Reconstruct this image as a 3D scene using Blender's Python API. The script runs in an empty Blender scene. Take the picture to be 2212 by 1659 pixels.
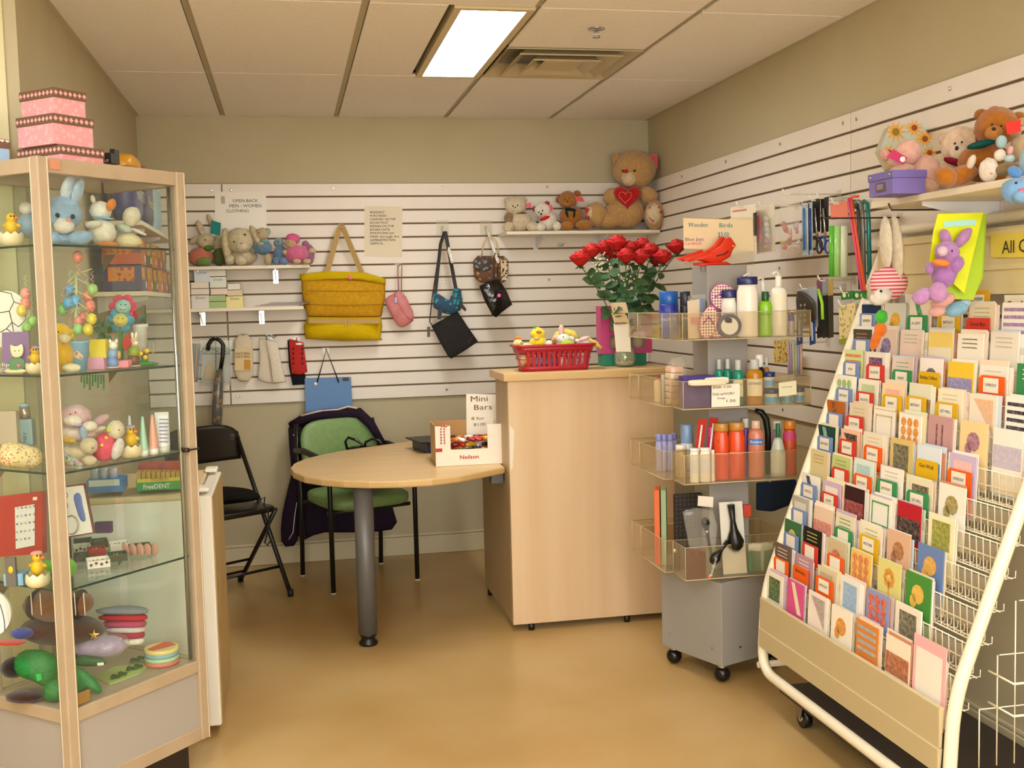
import bpy, bmesh, math, random
from mathutils import Vector as V, Matrix, noise
random.seed(7)
S = bpy.context.scene
COL = S.collection
PI = math.pi

# ---------------------------------------------------------------- camera
F = 2382.0; CX, CY = 1106.0, 829.5                 # photo frame 2212 x 1659
YAW, PIT, ROL = .1991, -.0757, -.0245
CAM = V((.7562, -6.295, 1.453))
_f = V((math.sin(YAW)*math.cos(PIT), math.cos(YAW)*math.cos(PIT), math.sin(PIT)))
_r0 = V((math.cos(YAW), -math.sin(YAW), 0)); _u0 = _r0.cross(_f)
CR = math.cos(ROL)*_r0 + math.sin(ROL)*_u0
CU = -math.sin(ROL)*_r0 + math.cos(ROL)*_u0
CF = _f
cd = bpy.data.cameras.new('camera'); cam = bpy.data.objects.new('camera', cd); COL.objects.link(cam)
cd.sensor_width = 36; cd.lens = F*36/2212; cd.clip_start = .05
mw = Matrix((CR, CU, -CF)).transposed().to_4x4(); mw.translation = CAM
cam.matrix_world = mw
S.camera = cam

# ---------------------------------------------------------------- world, exposure
w = bpy.data.worlds.new('world'); S.world = w; w.use_nodes = True
w.node_tree.nodes['Background'].inputs[0].default_value = (.9, .85, .75, 1)
w.node_tree.nodes['Background'].inputs[1].default_value = .25
S.view_settings.view_transform = 'Standard'; S.view_settings.look = 'None'
S.view_settings.gamma = 1; S.view_settings.use_curve_mapping = False
S.view_settings.exposure = 0.3
LAMP = 22.0                                        # ceiling lamp radiance
LAMP_COL = (1.0, .988, .968)
S.cycles.max_bounces = 7; S.cycles.diffuse_bounces = 5; S.cycles.glossy_bounces = 3; S.cycles.transmission_bounces = 4; S.cycles.transparent_max_bounces = 24; S.cycles.caustics_reflective = False; S.cycles.caustics_refractive = False
FILL = 6.0                                          # radiance of the unseen glowing panel added behind the camera as front light

# ---------------------------------------------------------------- pixel -> place
def ray(u, v): return CF + (u-CX)/F*CR - (v-CY)/F*CU
def at(u, v, x=None, y=None, z=None, d=None):
    k = ray(u, v)
    t = (x-CAM.x)/k.x if x is not None else (y-CAM.y)/k.y if y is not None else (z-CAM.z)/k.z if z is not None else d
    return CAM + k*t
def dep(p): return (V(p)-CAM).dot(CF)
def mpp(d): return d/F                              # metres per pixel at depth d

# ---------------------------------------------------------------- materials
MATS = {}
def lin(c):
    if isinstance(c, str): c = tuple(int(c[i:i+2], 16) for i in (0, 2, 4))
    return tuple((x/255/12.92 if x/255 <= .04045 else ((x/255+.055)/1.055)**2.4) for x in c) + (1,)
def M(c, rough=.55, metal=0, kind='', c2=None, sc=30, bump=0, alpha=1, emit=0, spec=.5):
    key = (c, rough, metal, kind, c2, sc, bump, alpha, emit, spec)
    if key in MATS: return MATS[key]
    m = bpy.data.materials.new('m_%s_%s' % (c if isinstance(c, str) else 'rgb', kind or 'plain')); m.use_nodes = True
    nt = m.node_tree; N = nt.nodes; L = nt.links; b = N['Principled BSDF']
    b.inputs['Base Color'].default_value = lin(c); b.inputs['Roughness'].default_value = rough
    b.inputs['Metallic'].default_value = metal; b.inputs['Specular IOR Level'].default_value = spec
    def n(t, **k):
        o = N.new(t)
        for a, v in k.items(): setattr(o, a, v)
        return o
    def mix(fac, a, bcol):
        x = n('ShaderNodeMix', data_type='RGBA'); L.new(fac, x.inputs[0])
        x.inputs[6].default_value = lin(a); x.inputs[7].default_value = lin(bcol)
        return x.outputs[2]
    def ramp(src, lo, hi):
        r = n('ShaderNodeMapRange'); L.new(src, r.inputs[0]); r.inputs[1].default_value = lo; r.inputs[2].default_value = hi
        return r.outputs[0]
    tc = n('ShaderNodeTexCoord')
    col = None; h = None
    if kind in ('noise', 'fuzz', 'cloth', 'leather'):
        t = n('ShaderNodeTexNoise'); L.new(tc.outputs['Object'], t.inputs['Vector']); t.inputs['Scale'].default_value = sc; t.inputs['Detail'].default_value = 4
        a = c; q = c2 or tuple(int(x*.9) for x in (int(c[0:2], 16), int(c[2:4], 16), int(c[4:6], 16)))
        col = mix(ramp(t.outputs[0], .35, .68), a, q); h = t.outputs[0]
        if kind == 'fuzz':
            t2 = n('ShaderNodeTexNoise'); L.new(tc.outputs['Object'], t2.inputs['Vector']); t2.inputs['Scale'].default_value = 420; h = t2.outputs[0]
            b.inputs['Sheen Weight'].default_value = .35; b.inputs['Sheen Roughness'].default_value = .5
        if kind == 'leather':
            t2 = n('ShaderNodeTexVoronoi'); L.new(tc.outputs['Object'], t2.inputs['Vector']); t2.inputs['Scale'].default_value = sc*6; h = t2.outputs[0]
    elif kind in ('wave', 'wood', 'woodz', 'stripe', 'stripez', 'stripey'):
        t = n('ShaderNodeTexWave', wave_type='BANDS', bands_direction={'wood': 'X', 'woodz': 'X', 'wave': 'X', 'stripe': 'X', 'stripez': 'Z', 'stripey': 'Y'}[kind])
        mp = n('ShaderNodeMapping'); L.new(tc.outputs['Object'], mp.inputs['Vector']); L.new(mp.outputs[0], t.inputs['Vector'])
        t.inputs['Scale'].default_value = sc
        if kind.startswith('wood'):
            N.remove(t); t = n('ShaderNodeTexNoise'); L.new(mp.outputs[0], t.inputs['Vector']); t.inputs['Scale'].default_value = sc; t.inputs['Detail'].default_value = 5
            mp.inputs['Scale'].default_value = (1.2, 1.2, .05) if kind == 'woodz' else (.08, 1.6, 1)
            col = mix(ramp(t.outputs[0], .3, .7), c, c2)
        else:
            col = mix(ramp(t.outputs['Fac'], .45, .55), c, c2)
    elif kind in ('dots', 'flower', 'crackle'):
        t = n('ShaderNodeTexVoronoi'); L.new(tc.outputs['Object'], t.inputs['Vector']); t.inputs['Scale'].default_value = sc
        if kind == 'dots': t.inputs['Randomness'].default_value = 0
        if kind == 'crackle': t.feature = 'DISTANCE_TO_EDGE'
        lo, hi = {'dots': (.3, .34), 'flower': (.32, .42), 'crackle': (.02, .05)}[kind]
        col = mix(ramp(t.outputs['Distance'], lo, hi), c2, c)
    elif kind == 'multi':
        t = n('ShaderNodeTexVoronoi'); L.new(tc.outputs['Object'], t.inputs['Vector']); t.inputs['Scale'].default_value = sc
        hs = n('ShaderNodeHueSaturation'); L.new(t.outputs['Color'], hs.inputs['Color']); hs.inputs['Saturation'].default_value = .9
        x = n('ShaderNodeMix', data_type='RGBA'); x.inputs[0].default_value = .55; x.inputs[6].default_value = lin(c); L.new(hs.outputs[0], x.inputs[7]); col = x.outputs[2]
    elif kind == 'glass':
        N.remove(b); o = N['Material Output']
        tr = n('ShaderNodeBsdfTransparent'); tr.inputs[0].default_value = lin(c)
        gl = n('ShaderNodeBsdfGlossy'); gl.inputs['Roughness'].default_value = rough; gl.inputs[0].default_value = (.9, .9, .9, 1)
        lw = n('ShaderNodeLayerWeight'); lw.inputs['Blend'].default_value = .5
        pw_ = n('ShaderNodeMath', operation='POWER'); L.new(lw.outputs['Facing'], pw_.inputs[0]); pw_.inputs[1].default_value = 4
        fr = n('ShaderNodeMapRange'); L.new(pw_.outputs[0], fr.inputs[0]); fr.inputs[3].default_value = .025; fr.inputs[4].default_value = .6
        df = n('ShaderNodeBsdfDiffuse'); df.inputs[0].default_value = lin(c2 or 'e8e4d8')
        m1 = n('ShaderNodeMixShader'); m1.inputs[0].default_value = alpha if alpha < 1 else .02
        L.new(tr.outputs[0], m1.inputs[1]); L.new(df.outputs[0], m1.inputs[2])
        m2 = n('ShaderNodeMixShader'); L.new(fr.outputs[0], m2.inputs[0]); L.new(m1.outputs[0], m2.inputs[1]); L.new(gl.outputs[0], m2.inputs[2])
        L.new(m2.outputs[0], o.inputs[0]); MATS[key] = m; return m
    if col is not None: L.new(col, b.inputs['Base Color'])
    if bump:
        bp = n('ShaderNodeBump'); bp.inputs['Strength'].default_value = bump; bp.inputs['Distance'].default_value = .004
        if h is None:
            t = n('ShaderNodeTexNoise'); L.new(tc.outputs['Object'], t.inputs['Vector']); t.inputs['Scale'].default_value = sc*4; h = t.outputs[0]
        L.new(h, bp.inputs['Height']); L.new(bp.outputs[0], b.inputs['Normal'])
    if emit:
        b.inputs['Emission Color'].default_value = (tuple(LAMP_COL)+(1,)) if kind != 'day' else (1, .998, .99, 1); b.inputs['Emission Strength'].default_value = emit  # second emission colour belongs to the added front light panel
    MATS[key] = m
    return m
def FZ(c, c2=None): return M(c, .95, kind='fuzz', c2=c2, sc=60, bump=.6, spec=.1)       # plush
def CL(c, c2=None, sc=140):
    c2 = c2 or ''.join('%02x' % int(int(c[i:i+2], 16)*.93) for i in (0, 2, 4))
    return M(c, .9, kind='cloth', c2=c2, sc=sc, bump=.25, spec=.15)
def PL(c, r=.3): return M(c, r)                                                          # plastic
def PAPER(c): return M(c, .8, spec=.2)
GLASS = M('fafdfb', .02, kind='glass', c2='dfe8e2', alpha=.012)
ACRY = M('fbf8f0', .05, kind='glass', c2='e0d4b8', alpha=.06)
FILM = M('fdfdfa', .12, kind='glass', c2='f0eee6', alpha=.10)
CHROME = M('c8c8c8', .2, 1)
BLACKM = M('14140f', .35)
WHITE = M('efe8d8', .45)

# ---------------------------------------------------------------- mesh builder
class B:
    def __init__(s): s.v = []; s.f = []; s.s = []
    def add(s, vs, fs, sm=False):
        k = len(s.v); s.v += [V(p) for p in vs]; s.f += [tuple(i+k for i in f) for f in fs]; s.s += [sm]*len(fs); return s
    def box(s, c, d, rz=0, mx=None):
        x, y, z = d[0]/2, d[1]/2, d[2]/2; r = mx or Matrix.Rotation(rz, 3, 'Z'); c = V(c)
        s.add([c + r @ V((a*x, b*y, e*z)) for a in (-1, 1) for b in (-1, 1) for e in (-1, 1)],
              [(0, 1, 3, 2), (4, 6, 7, 5), (0, 4, 5, 1), (2, 3, 7, 6), (0, 2, 6, 4), (1, 5, 7, 3)]); return s
    def bb(s, a, b): return s.box([(a[i]+b[i])/2 for i in range(3)], [abs(a[i]-b[i]) for i in range(3)])
    def prism(s, poly, vec, sm=False):
        n = len(poly); p = [V(q) for q in poly]; vec = V(vec)
        s.add(p + [q+vec for q in p], [tuple(range(n))[::-1], tuple(range(n, 2*n))] + [(i, (i+1) % n, n+(i+1) % n, n+i) for i in range(n)], sm); return s
    def cyl(s, a, b, r, r2=None, n=12, cap=True):
        a, b = V(a), V(b); r2 = r if r2 is None else r2; ax = (b-a).normalized()
        t = ax.orthogonal().normalized(); q = ax.cross(t); k = len(s.v)
        for p, rr in ((a, r), (b, r2)): s.v += [p + (t*math.cos(2*PI*i/n) + q*math.sin(2*PI*i/n))*rr for i in range(n)]
        s.f += [(k+i, k+(i+1) % n, k+n+(i+1) % n, k+n+i) for i in range(n)]; s.s += [True]*n
        if cap: s.f += [tuple(k+i for i in range(n))[::-1], tuple(k+n+i for i in range(n))]; s.s += [False]*2
        return s
    def tube(s, pts, r, n=8, closed=False, rs=None):
        p = [V(q) for q in pts]; m = len(p); k = len(s.v); up = None
        for i in range(m):
            t = (p[(i+1) % m]-p[i-1]) if (closed or 0 < i < m-1) else (p[1]-p[0] if i == 0 else p[-1]-p[-2])
            t.normalize()
            up = t.orthogonal().normalized() if up is None else (up - t*up.dot(t)).normalized()
            q = t.cross(up); rr = rs[i] if rs else r
            s.v += [p[i] + (up*math.cos(2*PI*j/n)+q*math.sin(2*PI*j/n))*rr for j in range(n)]
        e = m if closed else m-1
        for i in range(e):
            a, b = k+i*n, k+((i+1) % m)*n
            s.f += [(a+j, a+(j+1) % n, b+(j+1) % n, b+j) for j in range(n)]; s.s += [True]*n
        if not closed: s.f += [tuple(k+j for j in range(n))[::-1], tuple(k+(m-1)*n+j for j in range(n))]; s.s += [False]*2
        return s
    def lathe(s, prof, o=(0, 0, 0), n=18, sx=1, sy=1, mx=None, sm=True):
        o = V(o); k = len(s.v); mx = mx or Matrix.Identity(3)
        for r, z in prof: s.v += [o + mx @ V((r*sx*math.cos(2*PI*i/n), r*sy*math.sin(2*PI*i/n), z)) for i in range(n)]
        for j in range(len(prof)-1):
            a = k+j*n; s.f += [(a+i, a+(i+1) % n, a+n+(i+1) % n, a+n+i) for i in range(n)]; s.s += [sm]*n
        s.f += [tuple(k+i for i in range(n))[::-1], tuple(k+(len(prof)-1)*n+i for i in range(n))]; s.s += [False]*2
        return s
    def ell(s, c, r, mx=None, n=16, m=10, nz=0, fr=40):
        c = V(c); mx = mx or Matrix.Identity(3); k = len(s.v); r = (r, r, r) if isinstance(r, (int, float)) else r
        for j in range(m+1):
            th = PI*j/m
            for i in range(n):
                ph = 2*PI*i/n; d = V((math.sin(th)*math.cos(ph), math.sin(th)*math.sin(ph), math.cos(th)))
                g = 1 + (nz*noise.noise(d*3 + c*fr) if nz else 0)
                s.v.append(c + mx @ V((d.x*r[0]*g, d.y*r[1]*g, d.z*r[2]*g)))
        for j in range(m):
            a = k+j*n; s.f += [(a+n+i, a+n+(i+1) % n, a+(i+1) % n, a+i) for i in range(n)]; s.s += [True]*n
        return s
    def grid(s, fn, nu, nv, sm=True):
        s.add([fn(i/nu, j/nv) for j in range(nv+1) for i in range(nu+1)],
              [(j*(nu+1)+i, j*(nu+1)+i+1, (j+1)*(nu+1)+i+1, (j+1)*(nu+1)+i) for j in range(nv) for i in range(nu)], sm); return s
    def mesh(s, name, mat, off=(0, 0, 0)):
        me = bpy.data.meshes.new(name); o = V(off)
        me.from_pydata([tuple(p-o) for p in s.v], [], s.f); me.polygons.foreach_set('use_smooth', s.s); me.materials.append(mat); me.update()
        return me
def bevel(o, w, seg=2):
    md = o.modifiers.new('bevel', 'BEVEL'); md.width = w; md.segments = seg; md.limit_method = 'ANGLE'; md.angle_limit = .6; return o
def wroot(p):                                       # world location of a thing whose parts are built in world coordinates
    q = p
    while q.parent: q = q.parent
    return q.location
def part(b, name, mat, parent, world=True, bev=0):
    me = b.mesh(name, mat, wroot(parent) if world else (0, 0, 0))
    o = bpy.data.objects.new(name, me); COL.objects.link(o); o.parent = parent
    if bev: bevel(o, bev)
    return o
def tag(o, label, cat, group=None):
    o['label'] = label; o['category'] = cat
    if group: o['group'] = group
    return o
def thing(name, label, cat, loc=(0, 0, 0), rz=0, group=None):
    o = bpy.data.objects.new(name, None); COL.objects.link(o); o.location = loc; o.rotation_euler = (0, 0, rz); o.empty_display_size = .05
    return tag(o, label, cat, group)
def solo(b, name, mat, label, cat, group=None, bev=0, loc=None):
    o = bpy.data.objects.new(name, b.mesh(name, mat, loc or (0, 0, 0))); COL.objects.link(o); o.location = loc or (0, 0, 0)
    if bev: bevel(o, bev)
    return tag(o, label, cat, group)
def struct(b, name, mat, bev=0):
    o = bpy.data.objects.new(name, b.mesh(name, mat)); COL.objects.link(o); o['kind'] = 'structure'
    if bev: bevel(o, bev)
    return o
def share(src, parent, loc=(0, 0, 0), rot=(0, 0, 0)):
    o = src.copy(); COL.objects.link(o); o.parent = parent; o.location = loc; o.rotation_euler = rot; return o
TXT = {}
def text(s, parent, pos, rt, up, h, mat, name='lettering', wid=None, world=True, align='CENTER', fat=0, lead=None):
    """flat lettering, pos = centre, rt/up = directions, h = cap height (m)"""
    cu = bpy.data.curves.new('t', 'FONT'); cu.body = s; cu.align_x = align; cu.align_y = 'CENTER'; cu.size = 1; cu.resolution_u = 2; cu.offset = fat
    if lead: cu.space_line = lead
    o = bpy.data.objects.new('t', cu); COL.objects.link(o); bpy.context.view_layer.update()
    me = bpy.data.meshes.new_from_object(o); bpy.data.objects.remove(o); bpy.data.curves.remove(cu)
    rt, up = V(rt).normalized(), V(up).normalized(); k = h/.7; kx = k
    xs = [q.co.x for q in me.vertices]
    if not xs: return None
    if wid: kx = wid/(max(xs)-min(xs))
    off = wroot(parent) if world else V((0, 0, 0)); pos = V(pos)
    for q in me.vertices: q.co = pos + rt*(q.co.x*kx) + up*(q.co.y*k) - off
    me.materials.clear(); me.materials.append(mat); me.name = name
    ob = bpy.data.objects.new(name, me); COL.objects.link(ob); ob.parent = parent
    return ob
def pxb(ang=0):                                     # camera aligned basis (right, up, towards viewer) turned by ang
    a = math.radians(ang); r = CR*math.cos(a)+CU*math.sin(a); u = -CR*math.sin(a)+CU*math.cos(a)
    return Matrix((r, -CF, u)).transposed()          # columns: x=right, y=towards viewer, z=up
def E(b, u, v, ru, rv, d, ang=0, rd=None, dz=0, nz=.0, n=16, m=10):
    """ellipsoid seen at photo pixel (u,v) with pixel radii at depth d; dz = metres nearer"""
    k = mpp(d); rd = rd if rd is not None else (ru+rv)/2*k
    return b.ell(at(u, v, d=d-dz), (ru*k, rd, rv*k), pxb(ang), n, m, nz)
def slab(b, pts, vec, x=None, y=None, z=None, d=None):
    return b.prism([at(u, v, x=x, y=y, z=z, d=d) for u, v in pts], vec)

# ---------------------------------------------------------------- room shell
H = 2.49; W = 2.881; XL = -2.2; YF = -8.0; YW = -2.72
WALLM = M('c2b898', .85, kind='noise', c2='beb393', sc=3, spec=.2)
b = B(); b.bb((XL-.1, YF-.1, -.1), (W+.1, .1, 0)); floor = struct(b, 'floor', M('bd9f6a', .3, kind='noise', c2='b08f56', sc=2.2, bump=.02, spec=.5))
struct(B().bb((XL-.1, 0, 0), (W+.1, .1, H+.1)), 'wall_back', WALLM)
struct(B().bb((W, YF-.1, 0), (W+.1, 0, H+.1)), 'wall_right', WALLM)
struct(B().bb((-.1, YW, 0), (0, 0, H+.1)), 'wall_left', WALLM)
struct(B().bb((XL, YW, 0), (-.1, YW+.1, H+.1)), 'wall_return', WALLM)
struct(B().bb((XL-.1, YF, 0), (XL, YW+.1, H+.1)), 'wall_far_left', WALLM)
struct(B().bb((XL, YF-.1, 0), (W, YF, .6)).bb((XL, YF-.1, 2.3), (W, YF, H+.1)).bb((XL, YF-.1, .6), (-.7, YF, 2.3)).bb((2.6, YF-.1, .6), (W, YF, 2.3)), 'wall_front', WALLM)
wn = struct(B().bb((-.7, YF-.06, .6), (2.6, YF-.05, 2.3)), 'window_1', M('f8f8f4', .3, kind='day', emit=FILL))  # invented window-shaped glowing panel, out of view, added to light the room frontally
for a, c in (((-.7, YF-.04, .6), (2.6, YF, .64)), ((-.7, YF-.04, 2.26), (2.6, YF, 2.3)), ((.38, YF-.04, .64), (.42, YF, 2.26)), ((1.48, YF-.04, .64), (1.52, YF, 2.26))): part(B().bb(a, c), 'window_frame', M('e8e4d8', .4), wn)  # bars around the added glowing panel
TRIM = M('d2c8a6', .5)
struct(B().bb((-.11, YW-.012, 0), (-.035, YW, H)), 'trim_1', M('d9cfa2', .5))
for nm, a, c in (('back', (0, -.014, 0), (W, 0, .105)), ('right', (W-.014, YF, 0), (W, -.014, .105)), ('left', (0, YW, 0), (.014, -.014, .105))):
    o = struct(B().bb(a, c), 'baseboard_'+nm, TRIM, .004)
    a2 = [a[0], a[1], .108]; c2 = [c[0], c[1], .122]
    if nm == 'back': a2[1] += .003
    if nm == 'right': a2[0] += .003
    if nm == 'left': c2[0] -= .003
    m_ = part(B().bb(a2, c2), 'moulding', TRIM, o, bev=.003)
# ceiling: recessed grid with tegular tiles
ceil = struct(B().bb((XL-.1, YF-.1, H+.06), (W+.1, .1, H+.16)), 'ceiling', M('b0a286', .9))
TILE = M('f7f2ea', .95, kind='noise', c2='f2ece2', sc=90, bump=.12, spec=.1)
TBAR = M('b5a987', .5)
GX = [.4545 + .6096*i for i in range(-5, 5)]; R1 = -1.162
xs = [-2.2] + [x for x in GX if x > -2.1] + [W]; xs = sorted(xs); ys = [0] + [R1-1.2192*i for i in range(6)] + [YF]
XG2 = GX[7]; XG3 = GX[8]
LIGHTS = [(XG2-.3048, R1-1.2192), (XG2-.3048, R1-4*1.2192), (GX[5]-.3048, R1-4*1.2192), (GX[4]-.3048, R1-3*1.2192), (GX[3]-.3048, R1-5*1.2192), (XG2-.3048, R1-5*1.2192)]
tiles = {}
def tile(x0, x1, y0, y1):
    g = .014
    key = (round(x1-x0, 4), round(y0-y1, 4))
    c = ((x0+x1)/2, (y0+y1)/2, H+.006)
    if key not in tiles: 
        o = part(B().box((0, 0, 0), (x1-x0-2*g, y0-y1-.006, .012)), 'ceiling_tile', TILE, ceil, bev=.003); tiles[key] = o; o.location = c
    else: share(tiles[key], ceil, c)
for i in range(len(xs)-1):
    for j in range(len(ys)-1):
        x0, x1, y0, y1 = xs[i], xs[i+1], ys[j], ys[j+1]
        if y0 > YW and x1 <= 0: continue
        if y0 > YW and x0 < 0: x0 = .0
        lt = [l for l in LIGHTS if x0-.01 < l[0] < x1 and abs(l[1]-y1) < .02]
        if lt: tile(x0, lt[0][0], y0, y1)
        elif j == 1 and abs(x0-XG2) < .01: tile(x0, x1, y0-.6096, y1)
        else: tile(x0, x1, y0, y1)
tb = None
for x in xs:
    y0 = 0 if x >= 0 else YW
    o = part(B().bb((x-.012, y0, H+.010), (x+.012, YF, H+.016)), 'grid_bar', TBAR, ceil)
for y in ys:
    o = part(B().bb((0 if y > YW else XL, y-.010, H+.009), (W, y+.010, H+.013)), 'grid_bar', TBAR, ceil)
part(B().bb((0, YW, H-.001), (.02, 0, H+.003)), 'edge_angle', M('cbbfa6', .6), ceil); part(B().bb((W-.02, YF, H-.001), (W, 0, H+.003)), 'edge_angle', M('cbbfa6', .6), ceil)
# lamps
LB = ['troffer lamp between the ceiling tiles beside the air diffuser']
for k, (x, y) in enumerate(LIGHTS):
    t = thing('ceiling_light', ('long white ' + LB[k]) if k < 1 else 'long white ceiling troffer lamp further back in the shop', 'light', (x+.1524, y+.6096, H), 0, 'ceiling troffer lamps')
    fm = M('d0bf92', .45); b = B(); x0, x1, y0, y1 = x+.006, x+.298, y+.006, y+1.213
    for a, c in (((x0, y0, H-.008), (x0+.028, y1, H+.02)), ((x1-.028, y0, H-.008), (x1, y1, H+.02)), ((x0+.028, y0, H-.008), (x1-.028, y0+.028, H+.02)), ((x0+.028, y1-.028, H-.008), (x1-.028, y1, H+.02))): b.bb(a, c)
    part(b, 'frame', fm, t)
    part(B().bb((x0+.028, y0+.028, H-.002), (x1-.028, y1-.028, H+.004)), 'lens', M('ffffff', .5, emit=LAMP), t)
    part(B().bb((x0, y0, H+.022), (x1, y1, H+.055)), 'housing', M('c8c0b0', .6), t)
# air diffuser
xa, xb2, ya, yb = XG2+.01, XG3-.01, R1-.6, R1-.01; cx, cy = (xa+xb2)/2, (ya+yb)/2
t = thing('air_diffuser', 'square beige ceiling air diffuser with nested louvre frames beside the lamp', 'vent', (cx, cy, H))
dm = M('c4b48e', .4, .1)
def sqring(b, s0, z0, s1, z1, th=.006):
    for k in range(4):
        m = Matrix.Rotation(k*PI/2, 3, 'Z')
        p = [V((-s0, -s0, z0)), V((s0, -s0, z0)), V((s1, -s1, z1)), V((-s1, -s1, z1))]
        b.add([m @ q + V((cx, cy, 0)) for q in p] + [m @ q + V((cx, cy, th)) for q in p], [(0, 1, 2, 3), (7, 6, 5, 4), (0, 4, 5, 1), (1, 5, 6, 2), (2, 6, 7, 3), (3, 7, 4, 0)])
for k, (s0, z0, s1, z1) in enumerate(((.293, H-.004, .235, H+.045), (.225, H-.012, .165, H+.03), (.15, H-.018, .09, H+.02))):
    b = B(); sqring(b, s0, z0, s1, z1); part(b, 'louvre_frame', dm, t)
part(B().box((cx, cy, H-.004), (.17, .17, .008)), 'centre_plate', M('cdb98c', .45), t, bev=.003)
b = B()
for s in (-1, 1): b.cyl((cx+s*.03, cy-.02, H+.05), (cx+s*.055, cy+.1, H+.01), .006, n=6)
b.cyl((cx-.055, cy+.1, H+.012), (cx+.055, cy+.1, H+.012), .005, n=6); part(b, 'hanger_bracket', CHROME, t)
part(B().bb((xa, ya, H+.05), (xb2, yb, H+.054)), 'duct', M('a09c92', .6), t)
p = at(1288, 62, z=H); t = thing('fire_sprinkler', 'chrome pendent fire sprinkler head in the ceiling tile', 'sprinkler', p)
part(B().lathe([(.034, .0), (.034, -.003), (.02, -.006), (.008, -.007)][::-1]), 'escutcheon', CHROME, t, world=False)
b = B(); b.cyl((-.006, 0, -.004), (-.011, 0, -.032), .0022, n=6); b.cyl((.006, 0, -.004), (.011, 0, -.032), .0022, n=6); b.cyl((0, 0, -.004), (0, 0, -.032), .002, n=6)
part(b, 'yoke', CHROME, t, world=False); part(B().cyl((0, 0, -.031), (0, 0, -.034), .016, n=14), 'deflector', CHROME, t, world=False)

# ---------------------------------------------------------------- slatwall
T = 2.13; SP = .0762
SLM = M('ede5d8', .42, kind='noise', c2='eae1d3', sc=4); GRV = M('7d674e', .7)
def slatwall(label, o, dr, length, screws):
    """panel from o (top start corner on the wall) along dr"""
    dr = V(dr); nrm = V((0, -1, 0)) if dr.x else V((-1, 0, 0)); rz = 0 if dr.x else PI/2
    t = thing('slatwall_panel', label, 'wall panel', o + dr*length/2 + V((0, 0, -16*SP)))
    mid = o + dr*length/2
    sz = lambda a, th, z: (a, th, z) if dr.x else (th, a, z)
    part(B().box(mid + nrm*.005 + V((0, 0, -8*SP)), sz(length-.002, .007, 16*SP-.004)), 'backing', GRV, t)
    s0 = None
    for k in range(16):
        c = mid + nrm*.0135 + V((0, 0, -(k+.5)*SP)) - t.location
        if s0 is None: s0 = part(B().box((0, 0, 0), sz(length-.003, .011, SP-.0095)), 'slat', SLM, t, world=False); bevel(s0, .0015, 1); s0.location = c
        else: share(s0, t, c)
    q0 = None
    for q in screws:
        if q0 is None:
            q0 = part(B().lathe([(.0075, 0), (.0075, .0015), (.0045, .0022), (.004, .001)], mx=Matrix.Rotation(PI/2, 3, 'X') if dr.x else Matrix.Rotation(-PI/2, 3, 'Y'), n=12), 'screw', CHROME, t, world=False); q0.location = q-t.location
        else: share(q0, t, q-t.location)
    return t
YS = -.0195; XS = W-.0195
bs = lambda *l: [at(u, v, y=YS) for u, v in l]; rs_ = lambda *l: [at(u, v, x=XS) for u, v in l]
slatwall('white slatwall panel, narrow strip of the back wall beside the glass case', V((0.002, 0, T)), (1, 0, 0), .428, bs((458, 412), (471, 857)))
slatwall('wide white slatwall panel on the back wall behind the table', V((.434, 0, T)), (1, 0, 0), W-.434-.02, bs((500, 411), (720, 407), (955, 405), (1182, 404), (960, 608), (1186, 604), (515, 857), (965, 842)))
slatwall('white slatwall panel on the right wall behind the revolving stand', V((W, -.0, T)), (0, -1, 0), 2.42, rs_((1473, 381), (1568, 349), (1685, 311), (1821, 266), (1684, 579), (1691, 885)))
slatwall('white slatwall panel on the right wall behind the card rack', V((W, -2.424, T)), (0, -1, 0), 2.44, rs_((1850, 257), (2052, 191)))
# ================================================================ furniture
def vec3(p, z): return V((p[0], p[1], z))
# ---------------------------------------------------------------- glass display case
CA = V((.126, -3.164, 0)); E1 = V((.654, .757, 0)).normalized(); E2 = V((-.757, .654, 0)).normalized(); L1, L2 = .523, .36
CASE_RZ = math.atan2(E1.y, E1.x)
def cs(a, b_, z): return CA + E1*a + E2*b_ + V((0, 0, z))       # case coordinates
def cbox(b, a0, a1, b0, b1, z0, z1): return b.box(cs((a0+a1)/2, (b0+b1)/2, (z0+z1)/2), (a1-a0, b1-b0, z1-z0), CASE_RZ)
SHELF_Z = [1.635, 1.281, 1.013, .687]; DECK_Z = .352; CTOP = 1.865
case = thing('display_case', 'tall glass display case with tan frame and grey base full of gifts', 'display case', cs(L1/2, L2/2, 0))
TAN = M('b3a084', .4, kind='noise', c2='ad997d', sc=12); GREYP = M('a7a198', .5)
pw = .036
for a, c in ((0, 0), (L1-pw, 0), (0, L2-pw)):
    o = part(cbox(B(), a, a+pw, c, c+pw, .1, CTOP), 'post', TAN, case, bev=.004)
    if c == 0:
        b = B()
        for s in (.030,): cbox(b, a+s-.001, a+s+.001, c-.0012, c+.002, .1, CTOP-.002); cbox(b, a-.0012, a+.002, c+s-.001, c+s+.001, .1, CTOP-.002)
        part(b, 'edge_strip', M('dcd2bc', .35), o)
for z0, z1 in ((CTOP-.042, CTOP-.001), (.318, .355), (.1, .142)):
    for (a0, a1, c0, c1) in ((pw, L1-pw, .004, .032), (pw, L1-pw, L2-.032, L2-.004), (.004, .032, pw, L2-pw), (L1-.032, L1-.004, pw, L2-pw)):
        part(cbox(B(), a0, a1, c0, c1, z0, z1), 'rail', TAN, case, bev=.002)
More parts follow.
